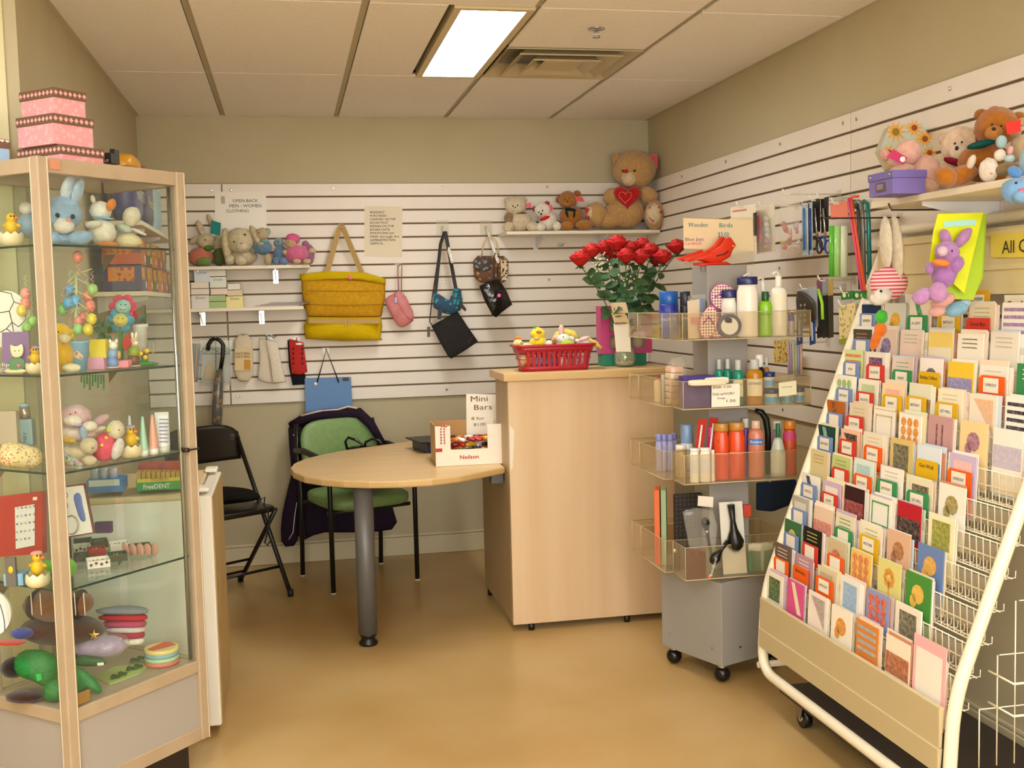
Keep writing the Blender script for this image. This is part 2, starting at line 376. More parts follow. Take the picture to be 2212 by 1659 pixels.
for (a0, a1, c0, c1) in ((pw, L1-pw, .014, .020), (pw, L1-pw, L2-.020, L2-.014), (.014, .020, pw, L2-pw), (L1-.020, L1-.014, pw, L2-pw)):
    part(cbox(B(), a0, a1, c0, c1, .142, .318), 'base_panel', GREYP, case)
    part(cbox(B(), a0, a1, c0, c1-.002, .355, CTOP-.042), 'glass_pane', GLASS, case)
part(cbox(B(), .034, L1-.034, .034, L2-.034, DECK_Z-.016, DECK_Z), 'deck', M('b3a68c', .5), case)
part(cbox(B(), .012, L1-.012, .012, L2-.012, CTOP-.008, CTOP-.002), 'top_pane', GLASS, case)
part(cbox(B(), .05, L1-.05, .05, L2-.05, 0, .1), 'plinth', M('2a221b', .5), case)
for z in SHELF_Z:
    o = part(cbox(B(), .026, L1-.026, .026, L2-.026, z-.006, z), 'glass_shelf', GLASS, case)
    b = B(); cbox(b, .026, L1-.026, .0245, .026, z-.006, z); cbox(b, .0245, .026, .026, L2-.026, z-.006, z)
    part(b, 'shelf_edge', M('22382f', .25), o)
    for a in (.045, L1-.045): 
        b = B(); b.prism([cs(a, L2-.03, z-.007), cs(a, L2-.09, z-.007), cs(a, L2-.03, z-.06)], E1*.002); part(b, 'shelf_support', M('7a6444', .5), case)
b = B(); b.cyl(cs(L1-.048, .024, .36), cs(L1-.048, .024, CTOP-.045), .006, n=10); part(b, 'door_rod', CHROME, case)
b = B(); b.cyl(cs(L1-.05, .010, 1.02), cs(L1-.05, -.012, 1.02), .007, n=10); b.cyl(cs(L1-.05, -.008, 1.02), cs(L1-.005, -.010, 1.02), .003, n=8); part(b, 'lock', M('4a4034', .3, .8), case)
part(cbox(B(), pw+.004, pw+.036, -.0005, .004, CTOP-.032, CTOP-.008), 'maker_plate', M('c98a6a', .5), case)
part(cbox(B(), pw, pw+.05, .014, .02, .36, .392), 'door_guide', M('b58a4c', .5), case)

# ---------------------------------------------------------------- small fridge beside the case
FR = (.03, .436, -2.50, -1.95, .835)
t = thing('mini_fridge', 'small white fridge with beige door standing behind the glass case', 'fridge', (.25, -2.2, 0))
part(B().bb((.03, -2.50, .03), (.434, -1.95, .815)), 'cabinet', M('e9e6da', .4), t, bev=.006)
part(B().bb((.03, -2.505, .815), (.436, -1.95, .835)), 'top', M('d8c498', .5), t, bev=.006)
dr = part(B().bb((.440, -2.512, .035), (.484, -1.95, .825)), 'door', M('ebe7dc', .4), t, bev=.006)
part(B().bb((.4845, -2.50, .04), (.487, -1.955, .82)), 'door_front', M('b49a66', .5, kind='noise', c2='a58b58', sc=6), dr)
part(B().bb((.43, -2.49, .836), (.475, -2.42, .85)), 'hinge_cover', M('f0ece0', .4), t, bev=.005); part(B().bb((.43, -2.04, .836), (.475, -1.97, .85)), 'hinge_cover', M('f0ece0', .4), t, bev=.005)
[part(B().cyl((x, y, 0), (x, y, .032), .018, n=10), 'foot', M('555550', .5), t) for x in (.08, .40) for y in (-2.46, -2.0)]

# ---------------------------------------------------------------- counter with ledge
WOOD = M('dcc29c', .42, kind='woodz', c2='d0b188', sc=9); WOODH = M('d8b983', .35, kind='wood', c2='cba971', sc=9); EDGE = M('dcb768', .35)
t = thing('reception_counter', 'tall maple reception counter with ledge holding basket and roses', 'counter', (2.05, -1.3, 0))
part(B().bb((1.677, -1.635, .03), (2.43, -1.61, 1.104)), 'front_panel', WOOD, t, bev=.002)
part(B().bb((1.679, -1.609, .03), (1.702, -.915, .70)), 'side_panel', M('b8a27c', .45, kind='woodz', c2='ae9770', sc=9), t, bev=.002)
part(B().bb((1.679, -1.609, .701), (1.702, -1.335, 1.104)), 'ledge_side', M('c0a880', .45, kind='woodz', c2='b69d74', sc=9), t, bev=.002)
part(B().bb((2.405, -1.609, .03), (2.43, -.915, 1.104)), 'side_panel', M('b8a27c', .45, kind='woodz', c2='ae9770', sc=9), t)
part(B().bb((1.655, -1.66, 1.105), (2.455, -1.315, 1.14)), 'ledge_top', WOODH, t, bev=.003)
part(B().bb((1.703, -1.609, .70), (2.404, -.915, .725)), 'worktop', WOODH, t)
[part(B().cyl((x, y, 0), (x, y, .031), .014, n=10), 'levelling_foot', BLACKM, t) for x, y in ((1.76, -1.622), (2.2, -1.622), (1.69, -1.0), (2.417, -1.0))]

# ---------------------------------------------------------------- peninsula table
TZ = .72
t = thing('peninsula_table', 'rounded maple peninsula table on one grey steel leg', 'table', (1.15, -1.2, 0))
ctl = [(1.676, -.30), (1.40, -.46), (1.20, -.58), (1.02, -.70), (.90, -.82), (.81, -.95), (.76, -1.08), (.742, -1.22), (.755, -1.36), (.80, -1.50), (.87, -1.60), (.96, -1.68), (1.06, -1.735), (1.18, -1.765), (1.32, -1.765), (1.45, -1.71), (1.56, -1.63), (1.676, -1.54)]
b = B(); b.prism([(x, y, TZ-.032) for x, y in ctl][::-1], (0, 0, .032)); o = part(b, 'table_top', WOODH, t, bev=.008)
lx, ly = 1.042, -1.636
part(B().cyl((lx, ly, .05), (lx, ly, TZ-.032), .041, n=28), 'leg', M('6c6c6a', .45, .3), t)
part(B().lathe([(.036, 0), (.040, .004), (.040, .014), (.030, .022), (.030, .036), (.037, .042), (.037, .05)], (lx, ly, 0), 24), 'foot', BLACKM, t)
part(B().bb((1.62, -1.50, TZ-.08), (1.674, -1.44, TZ-.033)), 'bracket', M('5a5a58', .4, .6), t)

# ---------------------------------------------------------------- green arm chair
t = thing('armchair', 'green padded armchair with black tube frame behind the table', 'chair', (1.076, -.464, 0), .343)
GRN = M('7fa062', .45, kind='leather', c2='76975a', sc=40, bump=.05)
def puffbox(b, c, d, e=.35, mx=None, n=24, m=14):
    """pillow: superellipsoid"""
    mx = mx or Matrix.Identity(3); k = len(b.v); sg = lambda x: math.copysign(abs(x)**e, x)
    for j in range(m+1):
        th = -PI/2+PI*j/m
        for i in range(n):
            ph = 2*PI*i/n
            b.v.append(V(c) + mx @ V((d[0]/2*sg(math.cos(th))*sg(math.cos(ph)), d[1]/2*sg(math.cos(th))*sg(math.sin(ph)), d[2]/2*sg(math.sin(th)))))
    for j in range(m):
        a = k+j*n; b.f += [(a+i, a+(i+1) % n, a+n+(i+1) % n, a+n+i) for i in range(n)]; b.s += [True]*n
    return b
part(puffbox(B(), (0, -.02, .445), (.46, .47, .08), .45), 'seat', GRN, t, world=False)
part(puffbox(B(), (0, .20, .66), (.44, .06, .36), .5, Matrix.Rotation(-.16, 3, 'X')), 'backrest', GRN, t, world=False)
for s in (-1, 1):
    b = B(); b.tube([(s*.235, -.225, .004), (s*.235, -.225, .60), (s*.235, -.215, .635), (s*.235, -.19, .65)], .0125, 10); part(b, 'leg', BLACKM, t, world=False)
    b = B(); b.tube([(s*.23, .225, .004), (s*.23, .20, .45), (s*.23, .235, .66), (s*.22, .26, .82)], .0125, 10); part(b, 'leg', BLACKM, t, world=False)
    b = B(); b.tube([(s*.235, -.20, .652), (s*.24, -.1, .675), (s*.24, .1, .69), (s*.235, .24, .68)], .017, 10); part(b, 'armrest', M('161512', .4), t, world=False)
    [part(B().cyl((s*q, w_, 0), (s*q, w_, .006), .014, n=10), 'glide', M('d8d4c8', .5), t, world=False) for q, w_ in ((.235, -.225), (.23, .225))]
b = B(); b.tube([(-.23, -.17, .40), (.23, -.17, .40)], .011, 8); b.tube([(-.23, .17, .41), (.23, .17, .41)], .011, 8); part(b, 'seat_frame', BLACKM, t, world=False)

# ---------------------------------------------------------------- black folding chair
FC = M('17150f', .35)
t = thing('folding_chair', 'black metal folding chair beside the small fridge', 'chair', (.45, -.66, 0))
off = V((-.34, -.23, 0))
ff, rf = V((.718, -.739, .01)), V((.459, -.356, .01)); ttop = V((.47, -.372, .79)); sf = V((.665, -.66, .44)); sb = V((.50, -.42, .44))
for o_ in (V((0, 0, 0)), off):
    part(B().tube([ff+o_, (ff*.45+ttop*.55)+o_, ttop+o_], .0115, 10), 'leg', FC, t)
    part(B().tube([rf+o_, (rf+(sf-rf)*.98)+o_], .0115, 10), 'leg', FC, t)
    part(B().cyl(ff+o_-V((0, 0, .01)), ff+o_+V((0, 0, .025)), .015, n=10), 'foot_cap', M('0c0c0a', .6), t); part(B().cyl(rf+o_-V((0, 0, .01)), rf+o_+V((0, 0, .025)), .015, n=10), 'foot_cap', M('0c0c0a', .6), t)
for a, z in ((ff+(ttop-ff)*.17, 0), (rf+(sf-rf)*.13, 0), (rf+(sf-rf)*.30, 0)): part(B().tube([a, a+off], .007, 8), 'rung', FC, t)
c = (sf+sb+off)/2; b = B(); puffbox(b, c, (.40, .36, .035), .3, Matrix.Rotation(math.atan2(-off.y, -off.x), 3, 'Z')); part(b, 'seat', M('1b1812', .35), t)
bk = ttop+off/2; mxb = Matrix.Rotation(math.atan2(-off.y, -off.x), 3, 'Z') @ Matrix.Rotation(-.12, 3, 'X')
b = B(); b.grid(lambda a, v: bk + mxb @ V(((a-.5)*.42, .03*math.sin(PI*a)-.01, -.13+.19*v - (.05*(2*abs(a-.5))**5 if v > .7 else 0))), 16, 8); o = part(b, 'backrest', M('1b1812', .3), t)
md = o.modifiers.new('thick', 'SOLIDIFY'); md.thickness = .018; md.offset = 0

# ---------------------------------------------------------------- revolving acrylic stand
CC = V((2.385, -2.289, 0)); SG = M('98958f', .5)
stand = thing('revolving_stand', 'grey revolving stand with four tiers of clear acrylic trays on casters', 'display stand', CC)
bl, bf = V((2.166, -2.197, 0)), V((2.292, -2.508, 0)); e_ = (bf-bl); q_ = V((-e_.y, e_.x, 0))
b = B(); b.prism([p + V((0, 0, .07)) for p in (bl, bf, bf+q_, bl+q_)], (0, 0, .318)); o = part(b, 'base', SG, stand, bev=.003)
for p, nrm in ((bl+e_*.15, -q_), (bl+e_*.85, -q_), (bf+q_*.28, e_)):
    p = p + V((0, 0, .13)); part(B().cyl(p, p+nrm.normalized()*.002, .005, n=8), 'screw', CHROME, o)
for a, c in ((.1, .1), (.9, .1), (.1, .9), (.9, .9)):
    p = bl + e_*a + q_*c
    w_ = part(B().ell(p + V((0, 0, .031)), .031, n=18, m=12), 'caster', M('25221e', .18, .5), stand); part(B().cyl(p+V((0, 0, .05)), p+V((0, 0, .071)), .018, n=12), 'caster_hood', CHROME, w_)
part(B().bb((CC.x-.08, CC.y-.08, .388), (CC.x+.08, CC.y+.08, 1.566)), 'column', M('989590', .5), stand, bev=.003)
TIER = [1.295, 1.043, .767, .410]
def tray(x0, x1, y0, y1, z, h, open_side):
    """clear acrylic tray: floor and outer walls"""
    b = B(); th = .003
    b.bb((x0, y0, z-.004), (x1, y1, z))
    if open_side != 'y1': b.bb((x0, y1-th, z), (x1, y1, z+h))
    if open_side != 'x1': b.bb((x1-th, y0+th, z), (x1, y1-th, z+h))
    b.bb((x0, y0, z), (x1, y0+th, z+h)); b.bb((x0, y0+th, z), (x0+th, y1-th, z+h))
    o = part(b, 'tray', ACRY, stand)
    b = B(); r = .0014
    pts = [V((x0, y0, z+h)), V((x1, y0, z+h)), V((x1, y1, z+h)), V((x0, y1, z+h))]
    b.tube(pts, r, 4, True); b.tube([p-V((0, 0, h+.002)) for p in pts], .0022, 4, True)
    for p in pts: b.cyl(p-V((0, 0, h)), p, r, n=4)
    part(b, 'rim', M('cdbb92', .25), o)
TH = [.095, .10, .105, .12]
for z, h in zip(TIER, TH):
    tray(2.155, 2.655, -2.505, -2.372, z, h, 'y1')
    tray(2.125, 2.302, -2.368, -2.08, z, h, 'x1')
    tray(2.468, 2.64, -2.368, -2.08, z, h, '')
    tray(2.125, 2.62, -2.076, -1.96, z, h, '')

# ---------------------------------------------------------------- wall shelves
SHM = M('ece2cc', .4)
def shelf(label, a, c, brs, axis='x', name='wall_shelf', mb=None, spray=True):
    t = thing(name, label, 'shelf', ((a[0]+c[0])/2, (a[1]+c[1])/2, a[2]))
    part(B().bb(a, c), 'board', SHM, t, bev=.002)
    z = a[2]-.001
    for q in brs:
        b = B()
        if axis == 'x': b.prism([V((q, YS-.001, z)), V((q, a[1]+.02, z)), V((q, a[1]+.02, z-.012)), V((q, YS-.001, z-.07))], (.004, 0, 0)); b.bb((q-.012, YS-.003, z-.075), (q+.016, YS-.0005, z-.002))
        else: b.prism([V((XS-.001, q, z)), V((a[0]+.02, q, z)), V((a[0]+.02, q, z-.012)), V((XS-.001, q, z-.07))], (0, .004, 0)); b.bb((XS-.003, q-.014, z-.075), (XS-.0005, q+.018, z-.002))
        part(b, 'bracket', mb or M('e6e6ea', .35), t)
    return t
SA, SB, STD, SRT = 1.672, 1.450, 1.835, 1.735          # tops of the shelves
shelf('white wall shelf holding plush bunnies beside the glass case', (.03, -.235, SA-.018), (.885, YS-.001, SA), (.30, .70), mb=CHROME)
shelf('white wall shelf holding stacked soap boxes', (.03, -.235, SB-.018), (.845, YS-.001, SB), (.30, .615), mb=CHROME)
shelf('white wall shelf in the corner holding the teddy bears', (1.965, -.255, STD-.018), (W-.022, YS-.001, STD), (2.18, 2.55))
shelf('white shelf on the right wall holding bears above the card rack', (2.585, -4.30, SRT-.02), (XS-.001, -3.06, SRT), (-3.32, -4.0), axis='y')
for lab, z in (('lower', 1.525), ('upper', 1.80)):
    t = thing('wall_shelf', '%s white shelf on the left wall holding snack boxes behind the glass case' % lab, 'shelf', (.1, -1.1, z))
    part(B().bb((.001, -1.75, z-.018), (.215, -.45, z)), 'board', SHM, t, bev=.002)
    for y in (-1.55, -1.0): part(B().prism([V((.001, y, z-.019)), V((.2, y, z-.019)), V((.2, y, z-.03)), V((.001, y, z-.085))], (0, .004, 0)), 'bracket', M('e6e6ea', .35), t)

# ---------------------------------------------------------------- card rack
RY0, RY1 = -2.765, -3.875; CREAM = M('ece3c8', .3)
def rx(k): return 2.338+.0325*k
def rz(k): return .405+.0822*k                       # top of the lip of tier k
rack = thing('card_rack', 'cream tube card rack with tiers of greeting cards against the right wall', 'card rack', (2.56, -3.3, 0))
def arc(p, q, r_, n=5): return [p.lerp(q, i/n) for i in range(n+1)]
def rnd(pts, r=.07, n=5):                            # round the corners of a closed path
    out = []
    for i in range(len(pts)):
        a, c, e = pts[i-1], pts[i], pts[(i+1) % len(pts)]
        p, q = c+(a-c).normalized()*r, c+(e-c).normalized()*r
        for k in range(n+1):
            s = k/n; out.append(p*(1-s)**2 + c*2*s*(1-s) + q*s*s)
    return out
P_ = [V(p) for p in ((2.825, RY0, 1.66), (2.352, RY0, .43), (2.32, RY0, .145), (2.345, RY1, .145), (2.352, RY1, .43), (2.825, RY1, 1.66))]
P_[2] = V((2.335, RY0, .145)); P_[3] = V((2.335, RY1, .145))
part(B().tube(rnd(P_, .09), .0175, 12, True), 'tube_frame', CREAM, rack)
for y in (RY0+.03, RY1-.03): part(B().tube([V((2.335, y, .15)), V((2.78, y, .15)), V((2.82, y, .19)), V((2.84, y, 1.5))], .012, 8), 'rear_strut', CREAM, rack)
BRD = M('c2b288', .5)
for k, (z0, z1, dx) in enumerate(((.30, .405, 0), (.235, .298, -.004))):
    part(B().prism([V((2.330+dx, RY0-.018, z0)), V((2.336+dx, RY0-.018, z1)), V((2.330+dx, RY0-.018, z1+.004)), V((2.322+dx, RY0-.018, z1)), V((2.322+dx, RY0-.018, z0))], (0, RY1-RY0+.036, 0)), 'front_board', BRD, rack)
hb = part(B().bb((2.768, RY1+.02, 1.44), (2.776, RY0-.02, 1.628)), 'header_board', M('d9c898', .5), rack)
for z in (1.445, 1.515, 1.612): part(B().bb((2.762, RY1+.02, z-.008), (2.769, RY0-.02, z+.008)), 'header_rib', M('dccb9c', .5), hb)
pp = part(B().prism([at(2140, 507, x=2.761), at(2230, 500, x=2.761), at(2230, 556, x=2.761), at(2140, 556, x=2.761)], (.001, 0, 0)), 'header_paper', PAPER('e6cf5c'), hb)
text('All Cards', pp, at(2213, 532, x=2.7585), (0, -1, 0), (0, 0, 1), .036, M('33301c', .8))
WIRE = M('efe6cc', .35); LIP = M('fdfbf4', .2, kind='glass', c2='efe6cc', alpha=.22)
for k in range(1, 13):
    x, z = rx(k), rz(k)
    b = B()
    if k < 12:
        b.grid(lambda a, v: V((x-.004-.006*math.sin(v*2.6), RY0-.02+(RY1-RY0+.04)*a, z-.062+.052*v)), 1, 6); o = part(b, 'pocket_lip', LIP, rack)
    b = B(); ny = 37
    for i in range(ny+1):
        y = RY0-.015 + (RY1-RY0+.03)*i/ny
        b.tube([(x, y, z-.005), (x+.002, y, z-.093), (x+.032, y, z-.093), (x+.0325, y, z-.075)], .0016, 4)
    for (dx, dz) in ((0, -.008), (.002, -.05), (.002, -.093), (.018, -.093)): b.cyl((x+dx, RY0-.01, z+dz), (x+dx, RY1+.01, z+dz), .002, n=4)
    part(b, 'wire_shelf', WIRE, rack)
b = B()
for y in [RY1+.0-.0, ]:
    for i in range(7): b.cyl((2.42+.055*i, y-.004, .40+.15*i*.9), (2.80, y-.004, .40+.15*i*.9), .0018, n=4)
    for i in range(8): b.cyl((2.42+.05*i, y-.004, .25), (2.42+.05*i, y-.004, .40+.135*i), .0018, n=4)
part(b, 'side_grid', WIRE, rack)
b = B(); z0 = .42
for z in (.42, .50): b.tube([(2.44, RY1-.012, z), (2.44, RY1-.11, z), (2.72, RY1-.11, z), (2.72, RY1-.012, z)], .003, 6)
for x in (2.50, 2.58, 2.66): b.tube([(x, RY1-.11, .42), (x, RY1-.11, .50)], .0025, 5)
b.tube([(2.50, RY1-.115, .50), (2.515, RY1-.116, .43), (2.53, RY1-.115, .50)], .0025, 5)
part(b, 'side_basket', WIRE, rack)
t = thing('dolly', 'black platform dolly with casters under the card rack', 'dolly', (2.58, -3.3, 0))
part(B().bb((2.37, -3.80, .083), (2.83, -2.83, .107)), 'platform', M('3d3632', .6), t, bev=.004)
for x in (2.405, 2.78):
    for y in (-2.95, -3.70):
        wl = part(B().cyl((x-.013, y, .033), (x+.013, y, .033), .033, n=22), 'wheel', M('141414', .3), t); part(B().cyl((x-.018, y, .033), (x+.018, y, .033), .012, n=12), 'hub', CHROME, wl)
        part(B().prism([(x-.021, y-.012, .033), (x-.021, y+.012, .033), (x-.021, y+.025, .082), (x-.021, y-.025, .082)], (.003, 0, 0)).prism([(x+.018, y-.012, .033), (x+.018, y+.012, .033), (x+.018, y+.025, .082), (x+.018, y-.025, .082)], (.003, 0, 0)).bb((x-.03, y-.03, .079), (x+.03, y+.03, .0825)), 'caster_fork', M('8a8478', .35, .7), t)
# ================================================================ greeting cards
ORD = ['lowest', 'second', 'third', 'fourth', 'fifth', 'sixth', 'seventh', 'eighth', 'ninth', 'tenth', 'eleventh', 'topmost']
DIV = {'b': ('7d95c6', 'blue'), 'r': ('d8402f', 'red'), 'y': ('e0b318', 'yellow'), 'g': ('3f9458', 'green'), 'o': ('ee6318', 'orange')}
# per tier: (cover colour, print colour, motif, words, divider letter, divider text)
CARDS = [
 [('efe6d0', '3c5a2c', 'panel', 'cream card with dark garden photograph'), ('d9588c', 'efd9c0', 'band', 'magenta card with cream figure'), ('f1e3d6', 'a99c94', 'tri', 'pale card with grey brown picture'), ('f2e9d4', 'd88a2c', 'spot', 'cream card with orange butterfly'), ('d9883c', '9ea3a8', 'rows', 'orange and grey striped note pack'), ('efe3c8', 'a65a34', 'low', 'small cream note pack with brown picture'), ('f3b4b4', 'efe9dc', 'big', 'large pink envelope with cream card')],
 [('6f5a4e', 'cfc6b4', 'line', 'brown card with script', 'o', ''), ('b98f9e', 'efe3d2', 'line', 'mauve card', 'o', 'Birthday'), ('d9cba8', 'b8a27c', 'panel', 'beige floral card', 'o', 'BIRTHDAY'), ('efeade', '8fb2d6', 'panel', 'white card with blue verse panel'), ('8f9dc4', 'd0503c', 'dots', 'blue card with red flowers'), ('e9e2d0', '5c5a48', 'panel', 'pale card with dark landscape'), None],
 [('3f7048', 'd8b84c', 'spot', 'dark green and gold card', 'b', ''), ('1f1f1a', 'b8a83c', 'line', 'black card with gold writing', 'r', ''), ('cdbb92', 'c06a50', 'spot', 'beige card with mushrooms', 'o', ''), ('ecc566', 'd9773c', 'dots', 'yellow card with orange balloons'), ('dfd784', 'd98a20', 'flower', 'pale green card with sunflower'), ('4d8f3c', 'e2b33c', 'spot', 'green card with tropical fruit'), None],
 [('b5b3a6', 'd9d6c8', 'panel', 'silver grey embossed card', 'b', ''), ('e9cdb0', 'cf7d70', 'low', 'peach card with roses'), ('e6dcc0', '6f9a5c', 'line', 'cream card behind the two tone divider', 'g', ''), ('efe6cf', '9fb86c', 'line', 'cream card with faint green verse', 'y', 'MOTHER'), ('dcb493', 'a8683c', 'spot', 'tan card with teddy bear'), ('6d86b8', 'd9a03c', 'spot', 'blue card with brown sun'), None],
 [('f2ede2', '31405a', 'band', 'white card with black scroll', 'b', 'UNCLE'), ('cdb6cf', 'efe6d8', 'panel', 'lavender card with flowers', 'r', 'AUNT'), ('3a1a1c', '8a2a2c', 'low', 'dark maroon card'), ('f0ece0', '3f9458', 'frame', 'white card with green framed tag'), ('b8232c', '2a1a18', 'low', 'red card with dark couple'), ('efe6c0', '8a8c2c', 'panel', 'pale yellow card with dark daisies'), None],
 [('dccb98', 'b49a60', 'line', 'beige card with gold script'), ('c3cf86', '8a9a4c', 'line', 'lime green card', 'r', ''), ('dceae2', 'a8cfd0', 'panel', 'pale aqua card', 'o', 'BIRTHDAY'), ('f2ede0', 'cfc8b4', 'line', 'white card in thick stack', 'g', 'BIRTHDAY'), ('e6dcba', '5c5440', 'panel', 'beige card with dark picture', 'g', 'GET WELL'), ('f0ebdc', '9a8a4c', 'spot', 'white card with brown flower'), None],
 [('24483c', '7db0a8', 'band', 'dark teal card', 'b', 'BROTHER'), ('efc0a0', '3a2a20', 'tri', 'peach card with dark photograph', 'r', 'SISTER-IN-LAW'), ('eae0c6', 'd8cba8', 'line', 'cream card', 'o', 'BIRTHDAY'), ('d9c078', '5f5a40', 'panel', 'gold card with woodland picture'), ('dfe8ee', '5c9ac8', 'low', 'white and blue card', 'y', 'Get Well'), ('c9b8d6', 'e8b8b8', 'panel', 'lavender and pink card', 'o', 'SYMPATHY'), None],
 [('b5651d', '7a3c14', 'band', 'orange brown card', 'b', ''), ('e0d2b0', 'c4b48c', 'line', 'beige card with verse', 'r', 'SISTER'), ('f2ead8', 'cdbb98', 'frame', 'ivory card with faint frame'), ('f2efe2', 'e28a2c', 'dots', 'white card with citrus slices'), ('c59a98', '6a3c44', 'text', 'mauve get well wishes card'), ('f3d59c', 'a06a80', 'spot', 'peach card with purple butterfly'), ('efe9dc', 'b9b2c8', 'low', 'white card with lilac edge')],
 [('f2ecd6', '8fb86c', 'dots', 'cream card with small green leaves', 'b', 'BIRTHDAY'), ('efe9d6', 'b6cc98', 'panel', 'white card with pale green verse', 'r', 'DAUGHTER'), ('f3d8b0', 'f0b49a', 'panel', 'peach and blue banded card', 'y', 'BABY'), ('e4e2c8', '8a6a4c', 'low', 'pale green card with town scene', 'y', 'BIRTHDAY'), ('f0e8cc', 'd8cba0', 'line', 'cream card in tall sleeve', 'y', 'GET WELL'), ('efe2d0', 'e3b48c', 'tri', 'white card with peach envelope'), ('f1ede4', '24242c', 'rows', 'white card with black stripes')],
 [('cfe0a0', 'e07a3c', 'rows', 'green card with coloured stripes', 'b', 'SON'), ('f0e8d6', '6a3c6a', 'panel', 'white card with purple panel', 'r', 'DAUGHTER'), ('e6d3c6', '8fb08c', 'line', 'pink edged cream card', 'g', 'BABY'), ('f2ece4', '5c5c6c', 'spot', 'white card behind birthday children tag', 'y', 'Birthday Children'), ('f0c93c', '8a86b8', 'low', 'yellow and white card with lilac strip'), ('efe9da', 'cfc8b4', 'line', 'white card behind the sympathy tag', 'o', 'SYMPATHY'), ('3c8a50', 'efe9da', 'line', 'green card')],
 [('4c4c3a', 'd05a3c', 'line', 'dark olive card', 'b', ''), ('e0c8b4', '7a6a98', 'spot', 'beige card with violet flowers'), ('e6d0c0', 'a8c0a0', 'line', 'pink beige card with verse'), ('f2d878', 'efe6cc', 'low', 'yellow topped card'), ('f1ead8', '6c6c5c', 'line', 'white card with black line of writing'), ('e9e2d2', 'bfb8a8', 'line', 'white card in clear sleeve'), ('efe9dc', 'd8d0bc', 'panel', 'plain ivory card')],
 [('22304f', 'efe6d0', 'low', 'navy card', 'b', 'NEPHEW'), ('d8d8c8', 'e2a820', 'spot', 'pale card with yellow crocus'), ('efe8d4', '3f9458', 'band', 'cream card behind green gift tag', 'g', 'A GIFT'), ('f0e6d8', 'b89ac8', 'line', 'cream card with script', 'y', 'BIRTHDAY'), ('e6d8b8', 'b8ac88', 'line', 'tan card', 'r', 'Good Bye'), ('f0eae0', '9a7aa8', 'rows', 'white card with purple edges'), ('f2ede0', '8a9a5c', 'flower', 'white card with leafy branch')],
]
NC = 7; CW = (RY1-RY0+.03)/NC                        # negative step along the rack
LEAN = .05
cardmesh = {}
def cmesh(c, w=.122, h=.172, th=.0024):
    k = (c, w, h)
    if k not in cardmesh: cardmesh[k] = B().box((0, 0, h/2), (th, w, h)).mesh('card', PAPER(c))
    return cardmesh[k]
PR = {}
def prm(motif, c, h=.172, w=.122):
    k = (motif, c, h)
    if k in PR: return PR[k]
    b = B(); x = -.0018; a, e = w/2, h
    q = lambda pts: b.prism([V((x, y, z)) for y, z in pts], (-.0004, 0, 0))
    oval = lambda y, z, r, s=1, n=10: q([(y+r*math.cos(2*PI*i/n), z+r*s*math.sin(2*PI*i/n)) for i in range(n)])
    if motif == 'panel': q([(a*.68, e*.45), (-a*.68, e*.45), (-a*.68, e*.9), (a*.68, e*.9)])
    elif motif == 'big': q([(a*.8, e*.05), (-a*.8, e*.05), (-a*.8, e*.86), (a*.8, e*.86)])
    elif motif == 'low': q([(a*.95, e*.4), (-a*.95, e*.4), (-a*.95, e*.74), (a*.95, e*.74)])
    elif motif == 'tri': q([(a*.7, e*.93), (-a*.75, e*.93), (-a*.75, e*.4)])
    elif motif == 'band': q([(a*.5, e*.97), (a*.1, e*.97), (-a*.8, e*.4), (-a*.3, e*.4)])
    elif motif == 'line':
        for z in (.9, .83, .76): q([(a*.6, e*z), (-a*.6, e*z), (-a*.5, e*(z+.018)), (a*.6, e*(z+.018))])
    elif motif == 'rows':
        for z in (.5, .62, .74, .86): q([(a*.85, e*z), (-a*.85, e*z), (-a*.85, e*(z+.055)), (a*.85, e*(z+.055))])
    elif motif == 'frame':
        for y0, y1, z0, z1 in ((-.8, -.7, .5, .92), (.7, .8, .5, .92), (-.8, .8, .5, .53), (-.8, .8, .89, .92)): q([(a*y1, e*z0), (a*y0, e*z0), (a*y0, e*z1), (a*y1, e*z1)])
    elif motif == 'dots':
        for i in range(3):
            for j in range(3): oval(a*(-.55+.55*i), e*(.55+.16*j), .014)
    elif motif == 'spot': oval(0, e*.68, .03, .9); oval(a*.35, e*.55, .016, 1.2)
    elif motif == 'flower':
        for i in range(8): oval(.02*math.cos(i*PI/4), e*.72+.02*math.sin(i*PI/4), .010)
        q([(.003, e*.72), (-.003, e*.72), (-.003, e*.3), (.003, e*.3)])
    elif motif == 'text':
        for y in (-.25, .2): q([(a*(y+.12), e*.4), (a*y, e*.4), (a*y, e*.86), (a*(y+.12), e*.86)])
    mixc = ''.join('%02x' % int(int(c[i:i+2], 16)*.6+(240, 228, 206)[i//2]*.4) for i in (0, 2, 4))
    PR[k] = b.mesh('print', M(c, .7, kind='noise', c2=mixc, sc=90, spec=.2)); return PR[k]
def put(me, name, parent, loc, rot):
    o = bpy.data.objects.new(name, me); COL.objects.link(o); o.parent = parent; o.location = loc; o.rotation_euler = rot; return o
TAGW = PAPER('f0e9d6'); INK = PAPER('2c2a24')
tagm = B().prism([V((-.0016, y, z)) for y, z in ((.033, .072), (-.033, .072), (-.033, .112), (.033, .112))], (-.0004, 0, 0)).mesh('tag', TAGW)
divm = {}
BACKC = [('f2ecdf', 'ivory'), ('efe4cc', 'cream'), ('f4f0e6', 'white'), ('f4f0e6', 'white'), ('e8dcc8', 'beige'), ('efd8d0', 'blush'), ('d2dfe8', 'pale blue'), ('ecd9c0', 'tan'), ('d0bcc8', 'mauve'), ('f3e8bc', 'pale yellow'), ('dfe6cc', 'pale green'), ('c98a6a', 'terracotta')]
